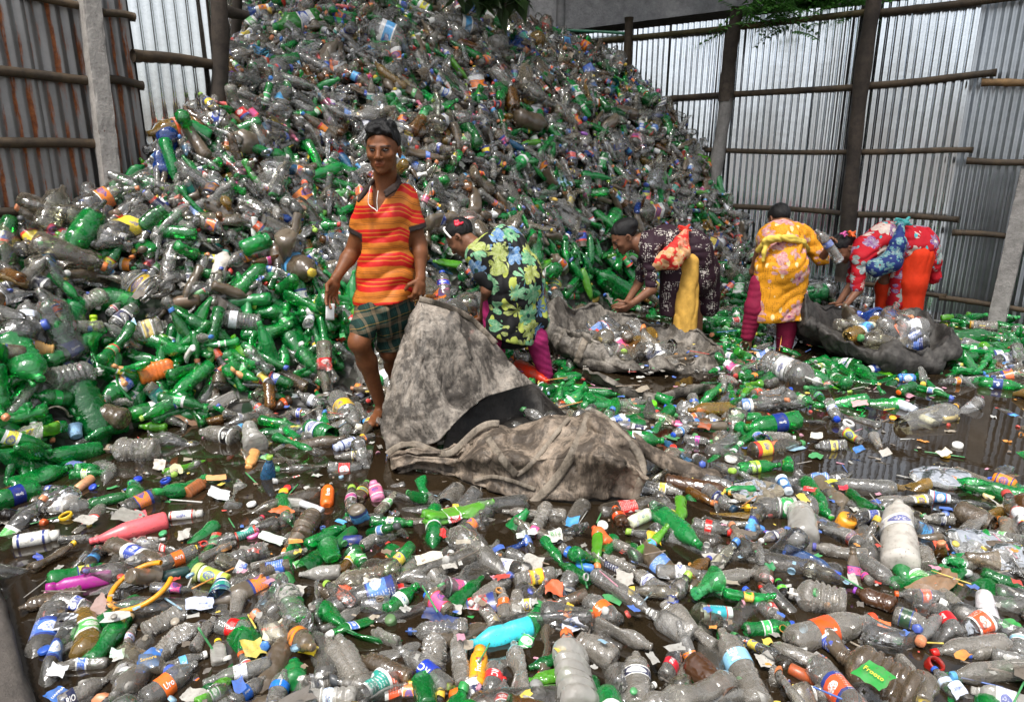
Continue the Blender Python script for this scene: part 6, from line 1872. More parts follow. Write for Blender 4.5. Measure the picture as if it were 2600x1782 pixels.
class Field:
    def __init__(s, lo, hi, h):
        s.lo, s.h = np.array(lo, float), h
        s.n = np.ceil((np.array(hi) - s.lo) / h).astype(int) + 1
        s.D = np.full(s.n, .2, np.float32)
    def region(s, lo, hi):
        a = np.clip(np.floor((np.array(lo) - s.lo) / s.h).astype(int), 0, s.n - 1)
        b = np.clip(np.ceil((np.array(hi) - s.lo) / s.h).astype(int) + 1, 1, s.n)
        sl = tuple(slice(x, max(y, x + 1)) for x, y in zip(a, b))
        ax = [np.arange(q.start, q.stop) * s.h + s.lo[i] for i, q in enumerate(sl)]
        return sl, np.stack(np.meshgrid(*ax, indexing='ij'), -1)
    def put(s, d, sl, k, op):
        A = s.D[sl]
        if op == 'add':
            if k > 0:
                hh = np.clip(.5 + .5 * (A - d) / k, 0, 1)
                s.D[sl] = A * (1 - hh) + d * hh - k * hh * (1 - hh)
            else: s.D[sl] = np.minimum(A, d)
        else:
            if k > 0:
                hh = np.clip(.5 - .5 * (A + d) / k, 0, 1)
                s.D[sl] = A * (1 - hh) - d * hh + k * hh * (1 - hh)
            else: s.D[sl] = np.maximum(A, -d)
    def cap(s, a, b, ra, rb, k=.02, op='add', sc=None):
        """tapered limb; sc = (unit axis, factor) flattens it along that axis"""
        a, b = np.array(a, float), np.array(b, float)
        m = max(ra, rb) * (1.0 if sc is None else max(1, sc[1])) + .06 + k
        sl, P = s.region(np.minimum(a, b) - m, np.maximum(a, b) + m)
        ab = b - a
        t = np.clip(((P - a) @ ab) / max(ab @ ab, 1e-9), 0, 1)
        R = P - a - t[..., None] * ab
        f = 1.0
        if sc is not None:
            ax, f = np.array(sc[0], float), sc[1]
            ax /= np.linalg.norm(ax)
            R = R - (R @ ax)[..., None] * ax * (1 - 1 / f)
        d = np.linalg.norm(R, axis=-1) - (ra + (rb - ra) * t)
        if f < 1: d = d * f
        s.put(d, sl, k, op)
    def ell(s, c, r, k=.02, op='add', fr=None):
        c, r = np.array(c, float), np.array(r, float)
        m = r.max() + .06 + k
        sl, P = s.region(c - m, c + m)
        X = P - c
        if fr is not None: X = X @ fr
        k0 = np.linalg.norm(X / r, axis=-1); k1 = np.linalg.norm(X / (r * r), axis=-1)
        d = k0 * (k0 - 1) / np.maximum(k1, 1e-6)
        s.put(d, sl, k, op)
    def plane(s, p, n):
        """keep only the side that n points away from"""
        n = np.array(n, float); n /= np.linalg.norm(n)
        sl, P = s.region(s.lo, s.lo + s.n * s.h)
        s.D = np.maximum(s.D, ((P - np.array(p)) @ n).astype(np.float32))
    def cut(s, p, n, c, r):
        """a straight cut, felt only within r of c"""
        n = np.array(n, float) / np.linalg.norm(n)
        sl, P = s.region(np.array(c) - r, np.array(c) + r)
        d = (P - np.array(p)) @ n
        near = np.linalg.norm(P - np.array(c), axis=-1) < r
        A = s.D[sl]; A[near] = np.maximum(A[near], d[near])
    def warp(s, fn):
        sl, P = s.region(s.lo, s.lo + s.n * s.h)
        near = np.abs(s.D) < .05
        s.D[near] += fn(P[near]).astype(np.float32)
    def mesh(s, name, mat):
        V, Q = surface_nets(s.D, s.lo, s.h)
        for _ in range(1):
            pass
        return quads_mesh(name, V, Q, [mat]), V

def skin_mat(name, c):
    m = NM(name)
    co = m.n('NewGeometry').outputs['Position']
    f = m.noise(26, 5, .6, co)
    lip = m.n('Attribute', attribute_name='lip').outputs['Fac']
    brow = m.n('Attribute', attribute_name='brow').outputs['Fac']
    col = m.mix(m.ramp(f, [(.3, 0.0), (.7, 1.0)]), tuple(x * .8 for x in c), tuple(x * 1.2 for x in c))
    col = m.mix(lip, col, (c[0] * 1.35, c[1] * 1.0, c[2] * 1.15))
    col = m.mix(brow, col, (.008, .006, .005))
    return m.done(m.pbr(col, .5, 0, m.bump(m.noise(150, 3, .6, co), .15, .002), .28))
SKIN = skin_mat('brown_skin', (.165, .060, .024))
SKIN2 = skin_mat('warm_brown_skin', (.17, .075, .042))
hm = NM('black_hair')
hc = hm.n('NewGeometry').outputs['Position']
hf_ = hm.noise(150, 4, .65, hm.mapping(hc, (1.8, .25, .5)))
HAIR = hm.done(hm.pbr((.005, .0045, .005), .5, 0, hm.bump(hf_, .9, .006), .3))
EYEW = simple_mat('eye_white', (.09, .07, .06), .2, .05)
EYEB = simple_mat('dark_iris', (.012, .007, .005), .1, .0)

def frame(fwd, up=(0, 0, 1)):
    """head frame: columns x (viewer's right when facing -y), y (backwards), z (up)"""
    f = np.array(fwd, float); f /= np.linalg.norm(f)
    y = -f
    z = np.array(up, float); z = z - y * z.dot(y); z /= np.linalg.norm(z)
    x = np.cross(y, z)
    return np.stack([x, y, z], 1)

def add_head(fd, c, R, s=1.0, neck_to=None, female=False):
    L = lambda x, y, z: c + R @ (np.array([x, y, z]) * s)
    E = lambda p, r, k=.012, op='add': fd.ell(L(*p), np.array(r) * s, k, op, R)
    K = lambda a, b, ra, rb, k=.01, op='add': fd.cap(L(*a), L(*b), ra * s, rb * s, k, op)
    E((0, .012, .042), (.074, .092, .082), .02)
    E((0, -.030, -.006), (.064, .061, .082), .03)
    E((0, -.036, -.060), (.050, .047, .036), .025)
    E((0, -.072, -.086), (.020, .017, .016), .022)
    K((-.036, -.083, .026), (.036, -.083, .026), .010, .010, .012)
    for q in (-1, 1):
        E((q * .040, -.066, -.014), (.022, .02, .018), .02)
        E((q * .030, -.0975, .011), (.0165, .0085, .0065), .006, 'sub')
        E((q * .077, .012, -.004), (.009, .020, .031), .006)
        E((q * .079, .006, -.004), (.006, .010, .018), .004, 'sub')
    K((0, -.090, .018), (0, -.108, -.019), .008, .0125, .012)
    for q in (-1, 1): E((q * .0135, -.101, -.024), (.009, .010, .0075), .007)
    K((-.018, -.0875, -.0495), (.018, -.0875, -.0495), .006, .006, .006)
    K((0, -.0905, -.0480), (0, -.0905, -.0480), .007, .007, .007)
    K((-.014, -.0865, -.0590), (.014, -.0865, -.0590), .0068, .0068, .006)
    K((-.022, -.0915, -.0590), (0, -.0945, -.0535), .0018, .0020, .002, 'sub')
    K((.022, -.0915, -.0590), (0, -.0945, -.0535), .0018, .0020, .002, 'sub')
    if neck_to is not None:
        fd.cap(L(0, .022, -.055), neck_to, .053 * s, .060 * s, .03)
    return L

def face_attrs(me, V, c, R, s):
    X = ((V - c) @ R) / s
    lip = np.exp(-(((X[:, 2] + .0537) / .0100) ** 2 + (X[:, 0] / .0205) ** 4)) * (X[:, 1] < -.075)
    ax = np.abs(X[:, 0])
    bz = .0265 + .16 * np.clip(ax - .012, 0, .024) - .22 * np.clip(ax - .040, 0, 1)
    brow = np.clip(1.3 - np.abs(X[:, 2] - bz) / .0050, 0, 1) * (ax > .010) * (ax < .054) * (X[:, 1] < -.05)
    lash = (((ax - .030) / .0165) ** 2 + ((X[:, 2] - .0125) / .0068) ** 2 < 1) & (X[:, 1] < -.06)
    brow = np.maximum(brow, lash * .9)
    for nm, v in (('lip', np.clip(lip, 0, 1)), ('brow', brow * .9)):
        a = me.attributes.new(nm, 'FLOAT', 'POINT'); a.data.foreach_set('value', v.astype(np.float32))

def add_eyes(parent, L, s):
    for q in (-1, 1):
        for nm, p, r, mt in (('eyeball', (q * .030, -.0838, .0108), (.0128, .0092, .0048), EYEW), ('iris', (q * .030 - .001, -.0915, .0112), (.0062, .0030, .0052), EYEB)):
            bm = bmesh.new(); bmesh.ops.create_uvsphere(bm, u_segments=12, v_segments=8, radius=1)
            me = bpy.data.meshes.new(nm); bm.to_mesh(me); bm.free()
            n = len(me.vertices); co = np.empty(n * 3, np.float32); me.vertices.foreach_get('co', co)
            co = np.array([L(*(np.array(p) + v * np.array(r))) for v in co.reshape(-1, 3)], np.float32)
            me.vertices.foreach_set('co', co.ravel()); me.materials.append(mt)
            me.polygons.foreach_set('use_smooth', [True] * len(me.polygons)); me.update()
            obj(nm, me, parent)

def add_hand(fd, wrist, along, side, s=1.0, curl=.5, flip=False):
    """wrist point, direction of the palm, direction of the thumb side; fingers curl towards the palm"""
    a = np.array(along, float); a /= np.linalg.norm(a)
    t = np.array(side, float); t = t - a * t.dot(a); t /= np.linalg.norm(t)
    nrm = np.cross(t, a) if flip else np.cross(a, t)
    w_ = np.array(wrist, float)
    fd.cap(w_, w_ + a * .03 * s, .024 * s, .028 * s, .015, sc=(nrm, .72))
    fd.cap(w_ + a * .035 * s + t * .018 * s, w_ + a * .078 * s + t * .026 * s, .016 * s, .013 * s, .012)
    fd.cap(w_ + a * .035 * s - t * .012 * s, w_ + a * .072 * s - t * .026 * s, .017 * s, .012 * s, .012)
    fd.cap(w_ + a * .04 * s, w_ + a * .078 * s, .018 * s, .014 * s, .012)
    for i, (off, ln) in enumerate(((.028, .066), (.0095, .075), (-.0095, .070), (-.027, .054))):
        b = w_ + a * (.078 - .004 * abs(i - 1)) * s + t * off * s
        ang = 0
        for j, fr_ in enumerate((.44, .32, .26)):
            ang += curl * (.55, .9, .7)[j] * (1 + .12 * i)
            d = a * math.cos(ang) + nrm * math.sin(ang) + t * (.10 * (1.5 - i)) * (1 - curl * .6)
            e = b + d * ln * fr_ * s
            fd.cap(b, e, (.0088 - .0009 * j) * s, (.0082 - .0009 * j) * s, .004)
            b = e
    b = w_ + a * .022 * s + t * .024 * s
    e = b + (a * .55 + t * .75 + nrm * .35) * .042 * s
    fd.cap(b, e, .0125 * s, .0100 * s, .008)
    e2 = e + (a * .9 + t * .12 + nrm * (.35 + curl * .5)) * .030 * s
    fd.cap(e, e2, .0098 * s, .0082 * s, .004)

def folds(amp, d, f, seed, p0=None):
    d = np.array(d, float)
    def fn(P):
        q = P + .035 * np.stack([fbm(P, 7, seed, 2), fbm(P, 7, seed + 1, 2), fbm(P, 7, seed + 2, 2)], -1)
        return amp * 1.5 * (.45 - np.abs(np.sin(f * .5 * (q @ d)))) * (.55 + .75 * fbm(P, 5, seed + 5, 2)) + amp * .5 * fbm(P, 16, seed + 9, 3, True) - amp * .25
    return fn

# ---------------------------------------------------------------- cloth materials
def stripe_mat():
    m = NM('striped_jersey')
    c = m.n('NewGeometry').outputs['Position']
    x, y, z = m.sep(c)
    dark = m.n('Attribute', attribute_name='dark').outputs['Fac']
    arm = m.n('Attribute', attribute_name='arm').outputs['Fac']
    wv = m.math('MULTIPLY', m.math('SUBTRACT', m.noise(7, 2, .5, c), .5), .02)
    h = m.math('ADD', m.math('ADD', z, wv), m.math('MULTIPLY', m.math('SUBTRACT', x, -.65), m.math('MULTIPLY_ADD', arm, .35, -.06)))
    t = m.math('FRACT', m.math('DIVIDE', m.math('SUBTRACT', h, .02), .128))
    RED, ORG, BLK = (.52, .010, .008), (.56, .165, .018), (.018, .011, .009)
    st = [(0, RED), (.14, ORG), (.185, RED), (.31, ORG), (.355, RED), (.47, ORG), (.665, BLK), (.680, ORG), (.735, BLK), (.750, ORG), (.93, RED)]
    col = m.ramp(t, st, 'CONSTANT')
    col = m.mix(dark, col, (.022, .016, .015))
    col = m.mix(m.math('MULTIPLY', m.noise(60, 4, .6, c), .35), col, m.mix(.5, col, (.05, .02, .01)))
    return m.done(m.pbr(col, .55, 0, m.bump(m.noise(220, 2, .5, c), .15, .002), .3))
def plaid_mat():
    m = NM('green_plaid')
    c = m.n('NewGeometry').outputs['Position']
    x, y, z = m.sep(m.mapping(c, (1, 1, 1), (0.0, .22, 0)))
    wv = m.math('MULTIPLY', m.math('SUBTRACT', m.noise(5, 2, .5, c), .5), .05)
    a = m.math('FRACT', m.math('DIVIDE', m.math('ADD', z, wv), .085))
    b = m.math('FRACT', m.math('DIVIDE', m.math('ADD', m.math('ADD', x, m.math('MULTIPLY', y, .6)), wv), .075))
    G, BE, LT, YL = (.007, .026, .021), (.16, .12, .075), (.018, .065, .055), (.34, .20, .035)
    ca = m.ramp(a, [(0, G), (.42, BE), (.70, G), (.82, YL), (.86, G)], 'CONSTANT')
    cb = m.ramp(b, [(0, G), (.30, LT), (.36, G), (.44, LT), (.5, G), (.62, BE), (.86, G)], 'CONSTANT')
    col = m.mix(.5, ca, cb)
    return m.done(m.pbr(col, .75, 0, m.bump(m.noise(160, 2, .5, c), .2, .002), .2))
def flower_mat(name, base, petals, scale, size, centre, extra=None, dots=None, npet=6.0, rnd=.8, medal=False):
    """printed flowers: cells of a Voronoi pattern, each a blossom with lobed petals"""
    m = NM(name)
    c = m.n('NewGeometry').outputs['Position']
    cw = m.n('VectorMath', operation='ADD'); m.set(cw.inputs[0], c)
    nz = m.n('TexNoise', ins={'Scale': 11.0, 'Detail': 5.0}); m.set(nz.inputs['Vector'], c)
    nzs = m.n('VectorMath', operation='SCALE'); m.set(nzs.inputs[0], nz.outputs['Color']); nzs.inputs['Scale'].default_value = .040
    m.set(cw.inputs[1], nzs.outputs[0])
    v = m.n('TexVoronoi', ins={'Scale': scale, 'Randomness': rnd}); m.set(v.inputs['Vector'], cw.outputs[0])
    d = m.n('VectorMath', operation='SUBTRACT'); m.set(d.inputs[0], m.mapping(cw.outputs[0], (1, 1, 1))); m.set(d.inputs[1], v.outputs['Position'])
    dx, dy, dz = m.sep(d.outputs[0])
    an = m.math('ARCTAN2', dz, m.math('ADD', dx, m.math('MULTIPLY', dy, .7)))
    lobes = m.math('ABSOLUTE', m.math('SINE', m.math('MULTIPLY', an, npet / 2)))
    rr = m.math('DIVIDE', v.outputs['Distance'], m.math('MULTIPLY_ADD', lobes, .40, .60))
    sc_ = m.n('SeparateColor'); m.set(sc_.inputs[0], v.outputs['Color'])
    pcol = m.ramp(sc_.outputs[0], petals, 'CONSTANT')
    shade = m.ramp(m.noise(48, 5, .65, c), [(.40, 0.0), (.62, 1.0)])
    pcol = m.mix(m.math('MULTIPLY', shade, .45), m.mix(.35, pcol, base), m.mix(.65, pcol, (.75, .78, .55)))
    vein = m.math('GREATER_THAN', m.math('ABSOLUTE', m.math('SINE', m.math('MULTIPLY', an, npet * 1.5))), .93)
    pcol = m.mix(m.math('MULTIPLY', vein, .45), pcol, centre)
    if medal:
        v4 = m.n('TexVoronoi', ins={'Scale': 70.0, 'Randomness': .6}); m.set(v4.inputs['Vector'], c)
        pcol = m.mix(m.ramp(v4.outputs['Distance'], [(0, 0.0), (.40, 1.0)], 'CONSTANT'), pcol, base)
    col = base
    if dots is not None:
        v2 = m.n('TexVoronoi', ins={'Scale': 75.0, 'Randomness': .35}); m.set(v2.inputs['Vector'], c)
        col = m.mix(m.ramp(v2.outputs['Distance'], [(0, 1.0), (.26, 0.0)], 'CONSTANT'), base, dots)
    if extra is not None:
        v3 = m.n('TexVoronoi', ins={'Scale': scale * 1.6, 'Randomness': 1.0}); m.set(v3.inputs['Vector'], m.mapping(cw.outputs[0], (1, 1, .62), (.3, .6, .2), (3.1, 1.7, .4)))
        col = m.mix(m.ramp(v3.outputs['Distance'], [(0, 1.0), (extra[1], 0.0)], 'CONSTANT'), col, extra[0])
    col = m.mix(m.ramp(rr, [(0, 1.0), (size, 0.0)], 'CONSTANT'), col, pcol)
    col = m.mix(m.ramp(v.outputs['Distance'], [(0, 1.0), (size * .22, 0.0)], 'CONSTANT'), col, centre)
    return m.done(m.pbr(col, .7, 0, m.bump(m.noise(120, 3, .5, c), .2, .003), .25))
STRIPE, PLAID = stripe_mat(), plaid_mat()
FLORAL = flower_mat('floral_on_black', (.010, .010, .011), [(0, (.10, .42, .20)), (.3, (.45, .52, .08)), (.5, (.10, .28, .62)), (.68, (.16, .50, .26)), (.85, (.42, .50, .10))], 8.0, .62, (.015, .06, .05), ((.40, .46, .09), .34), npet=8.0, rnd=.6)
MAROON = flower_mat('maroon_print', (.022, .008, .015), [(0, (.62, .58, .54)), (.5, (.55, .50, .48))], 10.0, .50, (.50, .45, .42), None, npet=14.0, rnd=.45, medal=True)
YELLOW = flower_mat('yellow_print', (.62, .26, .012), [(0, (.36, .12, .26)), (.5, (.42, .17, .32))], 8.5, .52, (.20, .05, .12), ((.66, .52, .26), .20), (.13, .05, .01), 6.0, .7)
REDB = flower_mat('red_blue_print', (.42, .008, .018), [(0, (.02, .03, .26)), (.38, (.05, .34, .38)), (.6, (.60, .58, .55)), (.78, (.02, .03, .30))], 7.5, .50, (.55, .5, .45), ((.06, .36, .40), .20), None, 7.0, .9)
def plain_cloth(name, c, v=.25):
    m = NM(name); co = m.n('NewGeometry').outputs['Position']
    f = m.noise(16, 5, .65, co)
    col = m.mix(m.ramp(f, [(.3, 0.0), (.7, 1.0)]), tuple(x * (1 - v) for x in c), tuple(x * (1 + v) for x in c))
    return m.done(m.pbr(col, .75, 0, m.bump(m.noise(140, 3, .5, co), .25, .003), .2))
MAGENTA = plain_cloth('magenta_cotton', (.34, .022, .12))
DKRED = plain_cloth('crimson_cotton', (.20, .010, .040))
MUSTARD = plain_cloth('mustard_cotton', (.52, .30, .06))
ORANGER = plain_cloth('orange_red_cotton', (.60, .035, .008), .12)
YSASH = plain_cloth('pale_yellow_cotton', (.60, .44, .08))
BLUESC = flower_mat('blue_scarf', (.015, .03, .14), [(0, (.03, .18, .24)), (.5, (.05, .28, .32))], 14, .6, (.1, .02, .06))
REDSC = flower_mat('red_scarf', (.55, .03, .025), [(0, (.55, .36, .16)), (.5, (.60, .10, .06))], 12, .6, (.5, .3, .1))

def part_mesh(root, name, fd, mat, label=None, attrs=None):
    me, V = fd.mesh(name, mat)
    if attrs:
        for nm, fn in attrs.items():
            a = me.attributes.new(nm, 'FLOAT', 'POINT'); a.data.foreach_set('value', fn(V).astype(np.float32))
    return obj(name, me, root, label)

def bbox(pts, m):
    P = np.array(pts); return P.min(0) - m, P.max(0) + m

# ================================================================ the boy in the striped shirt
def build_boy():
    Y = 3.80
    hd = at(973, 384, Y - .02)
    Rh = frame((-.07, -1, -.08))
    neck = at(978, 478, Y + .04)
    sl_, sr_ = at(936, 512, Y + .01), at(1034, 502, Y + .06)
    el, wl = at(893, 642, Y + .03), at(853, 706, Y - .10)
    er, wr = at(1066, 622, Y + .06), at(1068, 705, Y - .02)
    pel = at(978, 745, Y + .02)
    hl, hr = at(943, 765, Y), at(1010, 765, Y + .04)
    kl, kr = at(912, 868, Y - .14), at(990, 890, Y + .02)
    al, ar = at(966, 1025, Y + .02), at(1018, 1010, Y + .22)
    chest = at(980, 560, Y + .03); waist = at(980, 680, Y + .03)
    pts = [hd + np.array([0, 0, .16]), wl, wr, al, ar, at(835, 775, Y - .1), kl, sr_]
    lo, hi = bbox(pts, .14); lo[2] = -.02
    fd = Field(lo, hi, .0042)
    ax = np.array([1, .12, 0])
    fd.cap(chest, waist, .108, .092, .04, sc=(ax, 1.28))
    fd.cap(waist, pel, .092, .105, .05, sc=(ax, 1.30))
    fd.cap(sl_ + np.array([.03, 0, -.02]), sr_ + np.array([-.03, 0, -.02]), .062, .062, .05)
    fd.cap(neck + np.array([0, .0, -.05]), neck, .07, .052, .04)
    fd.cap(neck + np.array([-.03, .01, -.02]), sl_ + np.array([.02, 0, .0]), .045, .045, .05); fd.cap(neck + np.array([.03, .01, -.02]), sr_ + np.array([-.02, 0, .0]), .045, .045, .05)
    for s_, e_, w_ in ((sl_, el, wl), (sr_, er, wr)):
        fd.cap(s_, e_, .050, .038, .03)
        m_ = e_ + (w_ - e_) * .25
        fd.cap(e_, m_, .037, .040, .02); fd.cap(m_, w_, .040, .024, .02)
        b_ = s_ + (e_ - s_) * .55
        fd.cap(s_ + (e_ - s_) * .3 + np.array([0, -.008, 0]), b_ + np.array([0, -.008, 0]), .045, .043, .02)
    for h_, k_, a_ in ((hl, kl, al), (hr, kr, ar)):
        fd.cap(h_, k_, .082, .056, .03)
        fd.ell(k_ + np.array([0, -.012, 0]), (.048, .05, .055), .02)
        cf = k_ + (a_ - k_) * .32 + np.array([0, .02, 0])
        fd.cap(k_, cf, .050, .052, .03); fd.cap(cf, a_, .052, .032, .03)
        toe = a_ + np.array([-.03, -.15, -.065])
        fd.cap(a_ + np.array([0, .03, -.045]), toe, .036, .030, .03, sc=(np.array([0, 0, 1]), .75))
        for q in range(5):
            b = toe + np.array([-.034 + .017 * q, .01 + .006 * q, -.004]); fd.cap(b, b + np.array([0, -.03, -.006]), .011, .009, .006)
    L = add_head(fd, hd, Rh, 1.08, neck)
    add_hand(fd, wl, at(838, 760, Y - .13) - wl, np.array([-.55, -.8, .1]), 1.12, .34, True)
    add_hand(fd, wr, at(1064, 745, Y - .05) - wr, np.array([-.6, -.7, 0]), 1.12, 1.05)
    me, V = fd.mesh('person', SKIN)
    face_attrs(me, V, hd, Rh, 1.08)
    root = obj('person', me, None, 'barefoot boy in a red and orange striped polo shirt dragging the huge sack', 'person')
    add_eyes(root, L, 1.08)
    # hair
    fh = Field(hd - .2, hd + .22, .0042)
    s = 1.08
    fh.ell(L(0, .016, .050), np.array([.083, .098, .088]) * s, .0, fr=Rh)
    r = random.Random(4)
    for _ in range(60):
        a = r.uniform(-.052, .052); b = r.uniform(-.066, .06)
        zt_ = .050 + .088 * math.sqrt(max(0, 1 - (a / .083) ** 2 - ((b - .016) / .098) ** 2))
        fh.cap(L(a, b, zt_ - .010), L(a * 1.12 + r.uniform(-.004, .004), b - .014, zt_ + r.uniform(-.006, .002)), .013, .008, .020)
    n_ = Rh @ np.array([0, -.80, -1.0])
    fh.plane(L(0, -.056, .066), n_)
    fh.warp(lambda P: .0016 * np.sin(((P - hd) @ Rh)[:, 0] * 330 + 9 * fbm(P, 9, 3, 2)))
    part_mesh(root, 'hair', fh, HAIR)
    # shirt
    hem_l, hem_r = at(910, 728, Y), at(1052, 735, Y + .05)
    fs = Field(*bbox([sl_, sr_, hem_l, hem_r, neck, at(900, 575, Y), at(1070, 570, Y)], .17), .0052)
    fs.cap(chest + np.array([0, 0, .01]), waist, .120, .118, .05, sc=(ax, 1.26))
    fs.cap(waist, pel + np.array([0, 0, -.03]), .120, .146, .05, sc=(ax, 1.24))
    fs.cap(sl_ + np.array([.035, 0, -.015]), sr_ + np.array([-.035, 0, -.012]), .068, .068, .05)
    fs.cap(neck + np.array([-.045, .02, -.035]), sl_ + np.array([.02, 0, -.01]), .058, .064, .04); fs.cap(neck + np.array([.045, .02, -.035]), sr_ + np.array([-.02, 0, -.01]), .058, .066, .04)
    cl_, cr_ = sl_ + (el - sl_) * .48, sr_ + (er - sr_) * .50
    fs.cap(sl_ + np.array([.004, 0, 0]), cl_ + (el - sl_) * .28, .066, .062, .035); fs.cap(sr_ + np.array([-.01, 0, 0]), cr_ + (er - sr_) * .28, .066, .068, .035)
    fs.D += .007
    fs.warp(folds(.006, (.8, .3, .75), 42, 2)); fs.warp(folds(.005, (-.5, .2, 1.0), 55, 9))
    for c_, d_, sg in ((cl_, el - sl_, -1), (cr_, er - sr_, 1)):
        d_ = d_ / np.linalg.norm(d_)
        fs.cut(c_ + d_ * .045, d_, c_ + d_ * .10 + np.array([sg * .045, 0, 0]), .115)
    fs.plane(pel + np.array([0, 0, -.028]), np.array([.12, .1, -1]))
    fs.cap(neck + np.array([0, -.01, -.03]), neck + np.array([0, -.02, .1]), .062, .075, .012, 'sub')
    vp = at(943, 553, Y - .13)
    fs.cap(vp + np.array([0, 0, 0]), neck + np.array([-.02, -.10, 0]), .006, .040, .008, 'sub')
    fs.cap(vp + np.array([.01, .04, .02]), neck + np.array([-.01, -.04, .0]), .006, .048, .008, 'sub')
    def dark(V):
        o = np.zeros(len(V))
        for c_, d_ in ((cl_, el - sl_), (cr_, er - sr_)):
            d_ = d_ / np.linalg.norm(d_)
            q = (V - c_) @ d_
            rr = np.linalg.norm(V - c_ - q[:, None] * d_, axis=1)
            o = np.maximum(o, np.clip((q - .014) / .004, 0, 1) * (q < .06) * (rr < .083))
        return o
    def arm(V):
        return np.clip((V[:, 0] - sr_[0] + .03) / .06, 0, 1)
    part_mesh(root, 'shirt', fs, STRIPE, None, {'dark': dark, 'arm': arm})
    # collar
    fc = Field(*bbox([neck], .26), .0045)
    cp = [at(916, 500, Y - .13), at(930, 482, Y - .11), at(942, 464, Y - .055), at(958, 452, Y + .06), at(985, 446, Y + .10), at(1008, 446, Y + .06), at(1012, 458, Y - .02), at(1000, 474, Y - .08), at(980, 488, Y - .115)]
    for a, b in zip(cp[:-1], cp[1:]):
        for q in (0, 1): fc.cap(a - np.array([0, 0, .016 * q]) + (a - neck) * .10 * q, b - np.array([0, 0, .016 * q]) + (b - neck) * .10 * q, .0085, .0085, .008)
    fc.cap(cp[0], cp[1], .013, .011, .01); fc.cap(cp[-2], cp[-1], .014, .011, .01)
    part_mesh(root, 'collar', fc, plain_cloth('dark_knit', (.030, .020, .017)))
    # lungi tucked up to the knees
    fl2 = Field(*bbox([hl, hr, kl, kr, pel], .2), .0055)
    fl2.cap(pel + np.array([0, 0, -.01]), pel + np.array([0, 0, -.09]), .094, .122, .03, sc=(ax, 1.25))
    e1 = hl + (kl - hl) * .70; e2 = hr + (kr - hr) * 1.0
    fl2.cap(hl + np.array([.010, 0, 0]), e1 + np.array([.004, -.01, 0]), .094, .080, .04)
    fl2.cap(hr + np.array([-.005, 0, 0]), e2, .098, .082, .04)
    fl2.cap(at(975, 790, Y - .10), at(985, 850, Y - .07), .045, .03, .04)
    fl2.cap(at(950, 775, Y - .08), at(930, 810, Y - .08), .04, .04, .03)
    fl2.D += .010
    fl2.warp(folds(.009, (.9, .2, .5), 52, 4)); fl2.warp(folds(.005, (.3, .1, -1.0), 60, 12))
    d_ = (kl - hl) / np.linalg.norm(kl - hl)
    fl2.cap(e1 + d_ * .10 + np.array([-.05, 0, -.035]), e1 + d_ * .3 + np.array([-.09, 0, -.1]), .10, .16, .0, 'sub')
    fl2.plane(at(985, 889, Y), (0, 0, -1))
    part_mesh(root, 'wrapped_skirt', fl2, PLAID)
    # white cord round the neck
    cpt = [at(943, 463, Y - .06), at(937, 490, Y - .115), at(935, 515, Y - .125), at(942, 525, Y - .13), at(952, 531, Y - .135), at(958, 536, Y - .138), at(957, 510, Y - .13), at(960, 485, Y - .11)]
    C = cr(cpt, 40)
    V, Q, sg = [], [], 6
    for i, p in enumerate(C):
        for j in range(sg):
            q = 2 * math.pi * j / sg
            V.append(p + .0018 * np.array([math.cos(q), math.sin(q), 0]) + .0018 * np.array([0, 0, math.sin(q)]))
    Q = [(i * sg + j, i * sg + (j + 1) % sg, (i + 1) * sg + (j + 1) % sg, (i + 1) * sg + j) for i in range(len(C) - 1) for j in range(sg)]
    obj('neck_cord', mesh_from('neck_cord', V, Q, True, [simple_mat('white_cord', (.7, .68, .64), .7)]), root)
    # card in his hand
    a, b = at(828, 771, Y - .16), at(850, 771, Y - .16); c_, d_ = at(827, 812, Y - .15), at(849, 812, Y - .15)
    G = np.stack([np.stack([a * (1 - q) + b * q for q in np.linspace(0, 1, 5)]) * (1 - t) + np.stack([c_ * (1 - q) + d_ * q for q in np.linspace(0, 1, 5)]) * t + np.array([0, -.006 * math.sin(t * 3), 0]) for t in np.linspace(0, 1, 8)])
    cloth('white_card', G, simple_mat('white_card', (.78, .78, .77), .5, .04), None, thick=.002, label='small white card held in the boy fingertips', cat='card')
    return root
build_boy()
# ================================================================ the four stooping women
def hair_mesh(root, c, R, s, bun=None, name='hair', bunr=.05, cover=-.02):
    f = Field(c - .24, c + .24, .006)
    L = lambda x, y, z: c + R @ (np.array([x, y, z]) * s)
    f.ell(L(0, .020, .046), np.array([.083, .100, .090]) * s, 0, fr=R)
    f.plane(L(0, -.058, .070), R @ np.array([0, -.85, -1.0]))
    if bun is not None:
        f.ell(np.array(bun), (bunr, bunr, bunr * .85), .03)
        f.cap(L(0, .06, .07), bun, .035, .03, .03)
    f.warp(lambda P: .0018 * np.sin(((P - c) @ R)[:, 0] * 260 + 8 * fbm(P, 8, 3, 2)))
    return part_mesh(root, name, f, HAIR)

def limb(fd, pts, rad, k=.02):
    for (a, b), (ra, rb) in zip(zip(pts[:-1], pts[1:]), zip(rad[:-1], rad[1:])): fd.cap(a, b, ra, rb, k)

def blob_cloth(root, name, pts, mat, build, h=.0075, m=.26, fold=((0.005, (.9, .2, .3), 84, 3),), cuts=(), label=None, slim=.020):
    fd = Field(*bbox(pts, m), h)
    build(fd)
    fd.D += slim if name != 'trousers' else .003
    for a, d, f, sd_ in fold: fd.warp(folds(a, d, f, sd_))
    for p, n in cuts: fd.plane(p, n)
    return part_mesh(root, name, fd, mat, label)

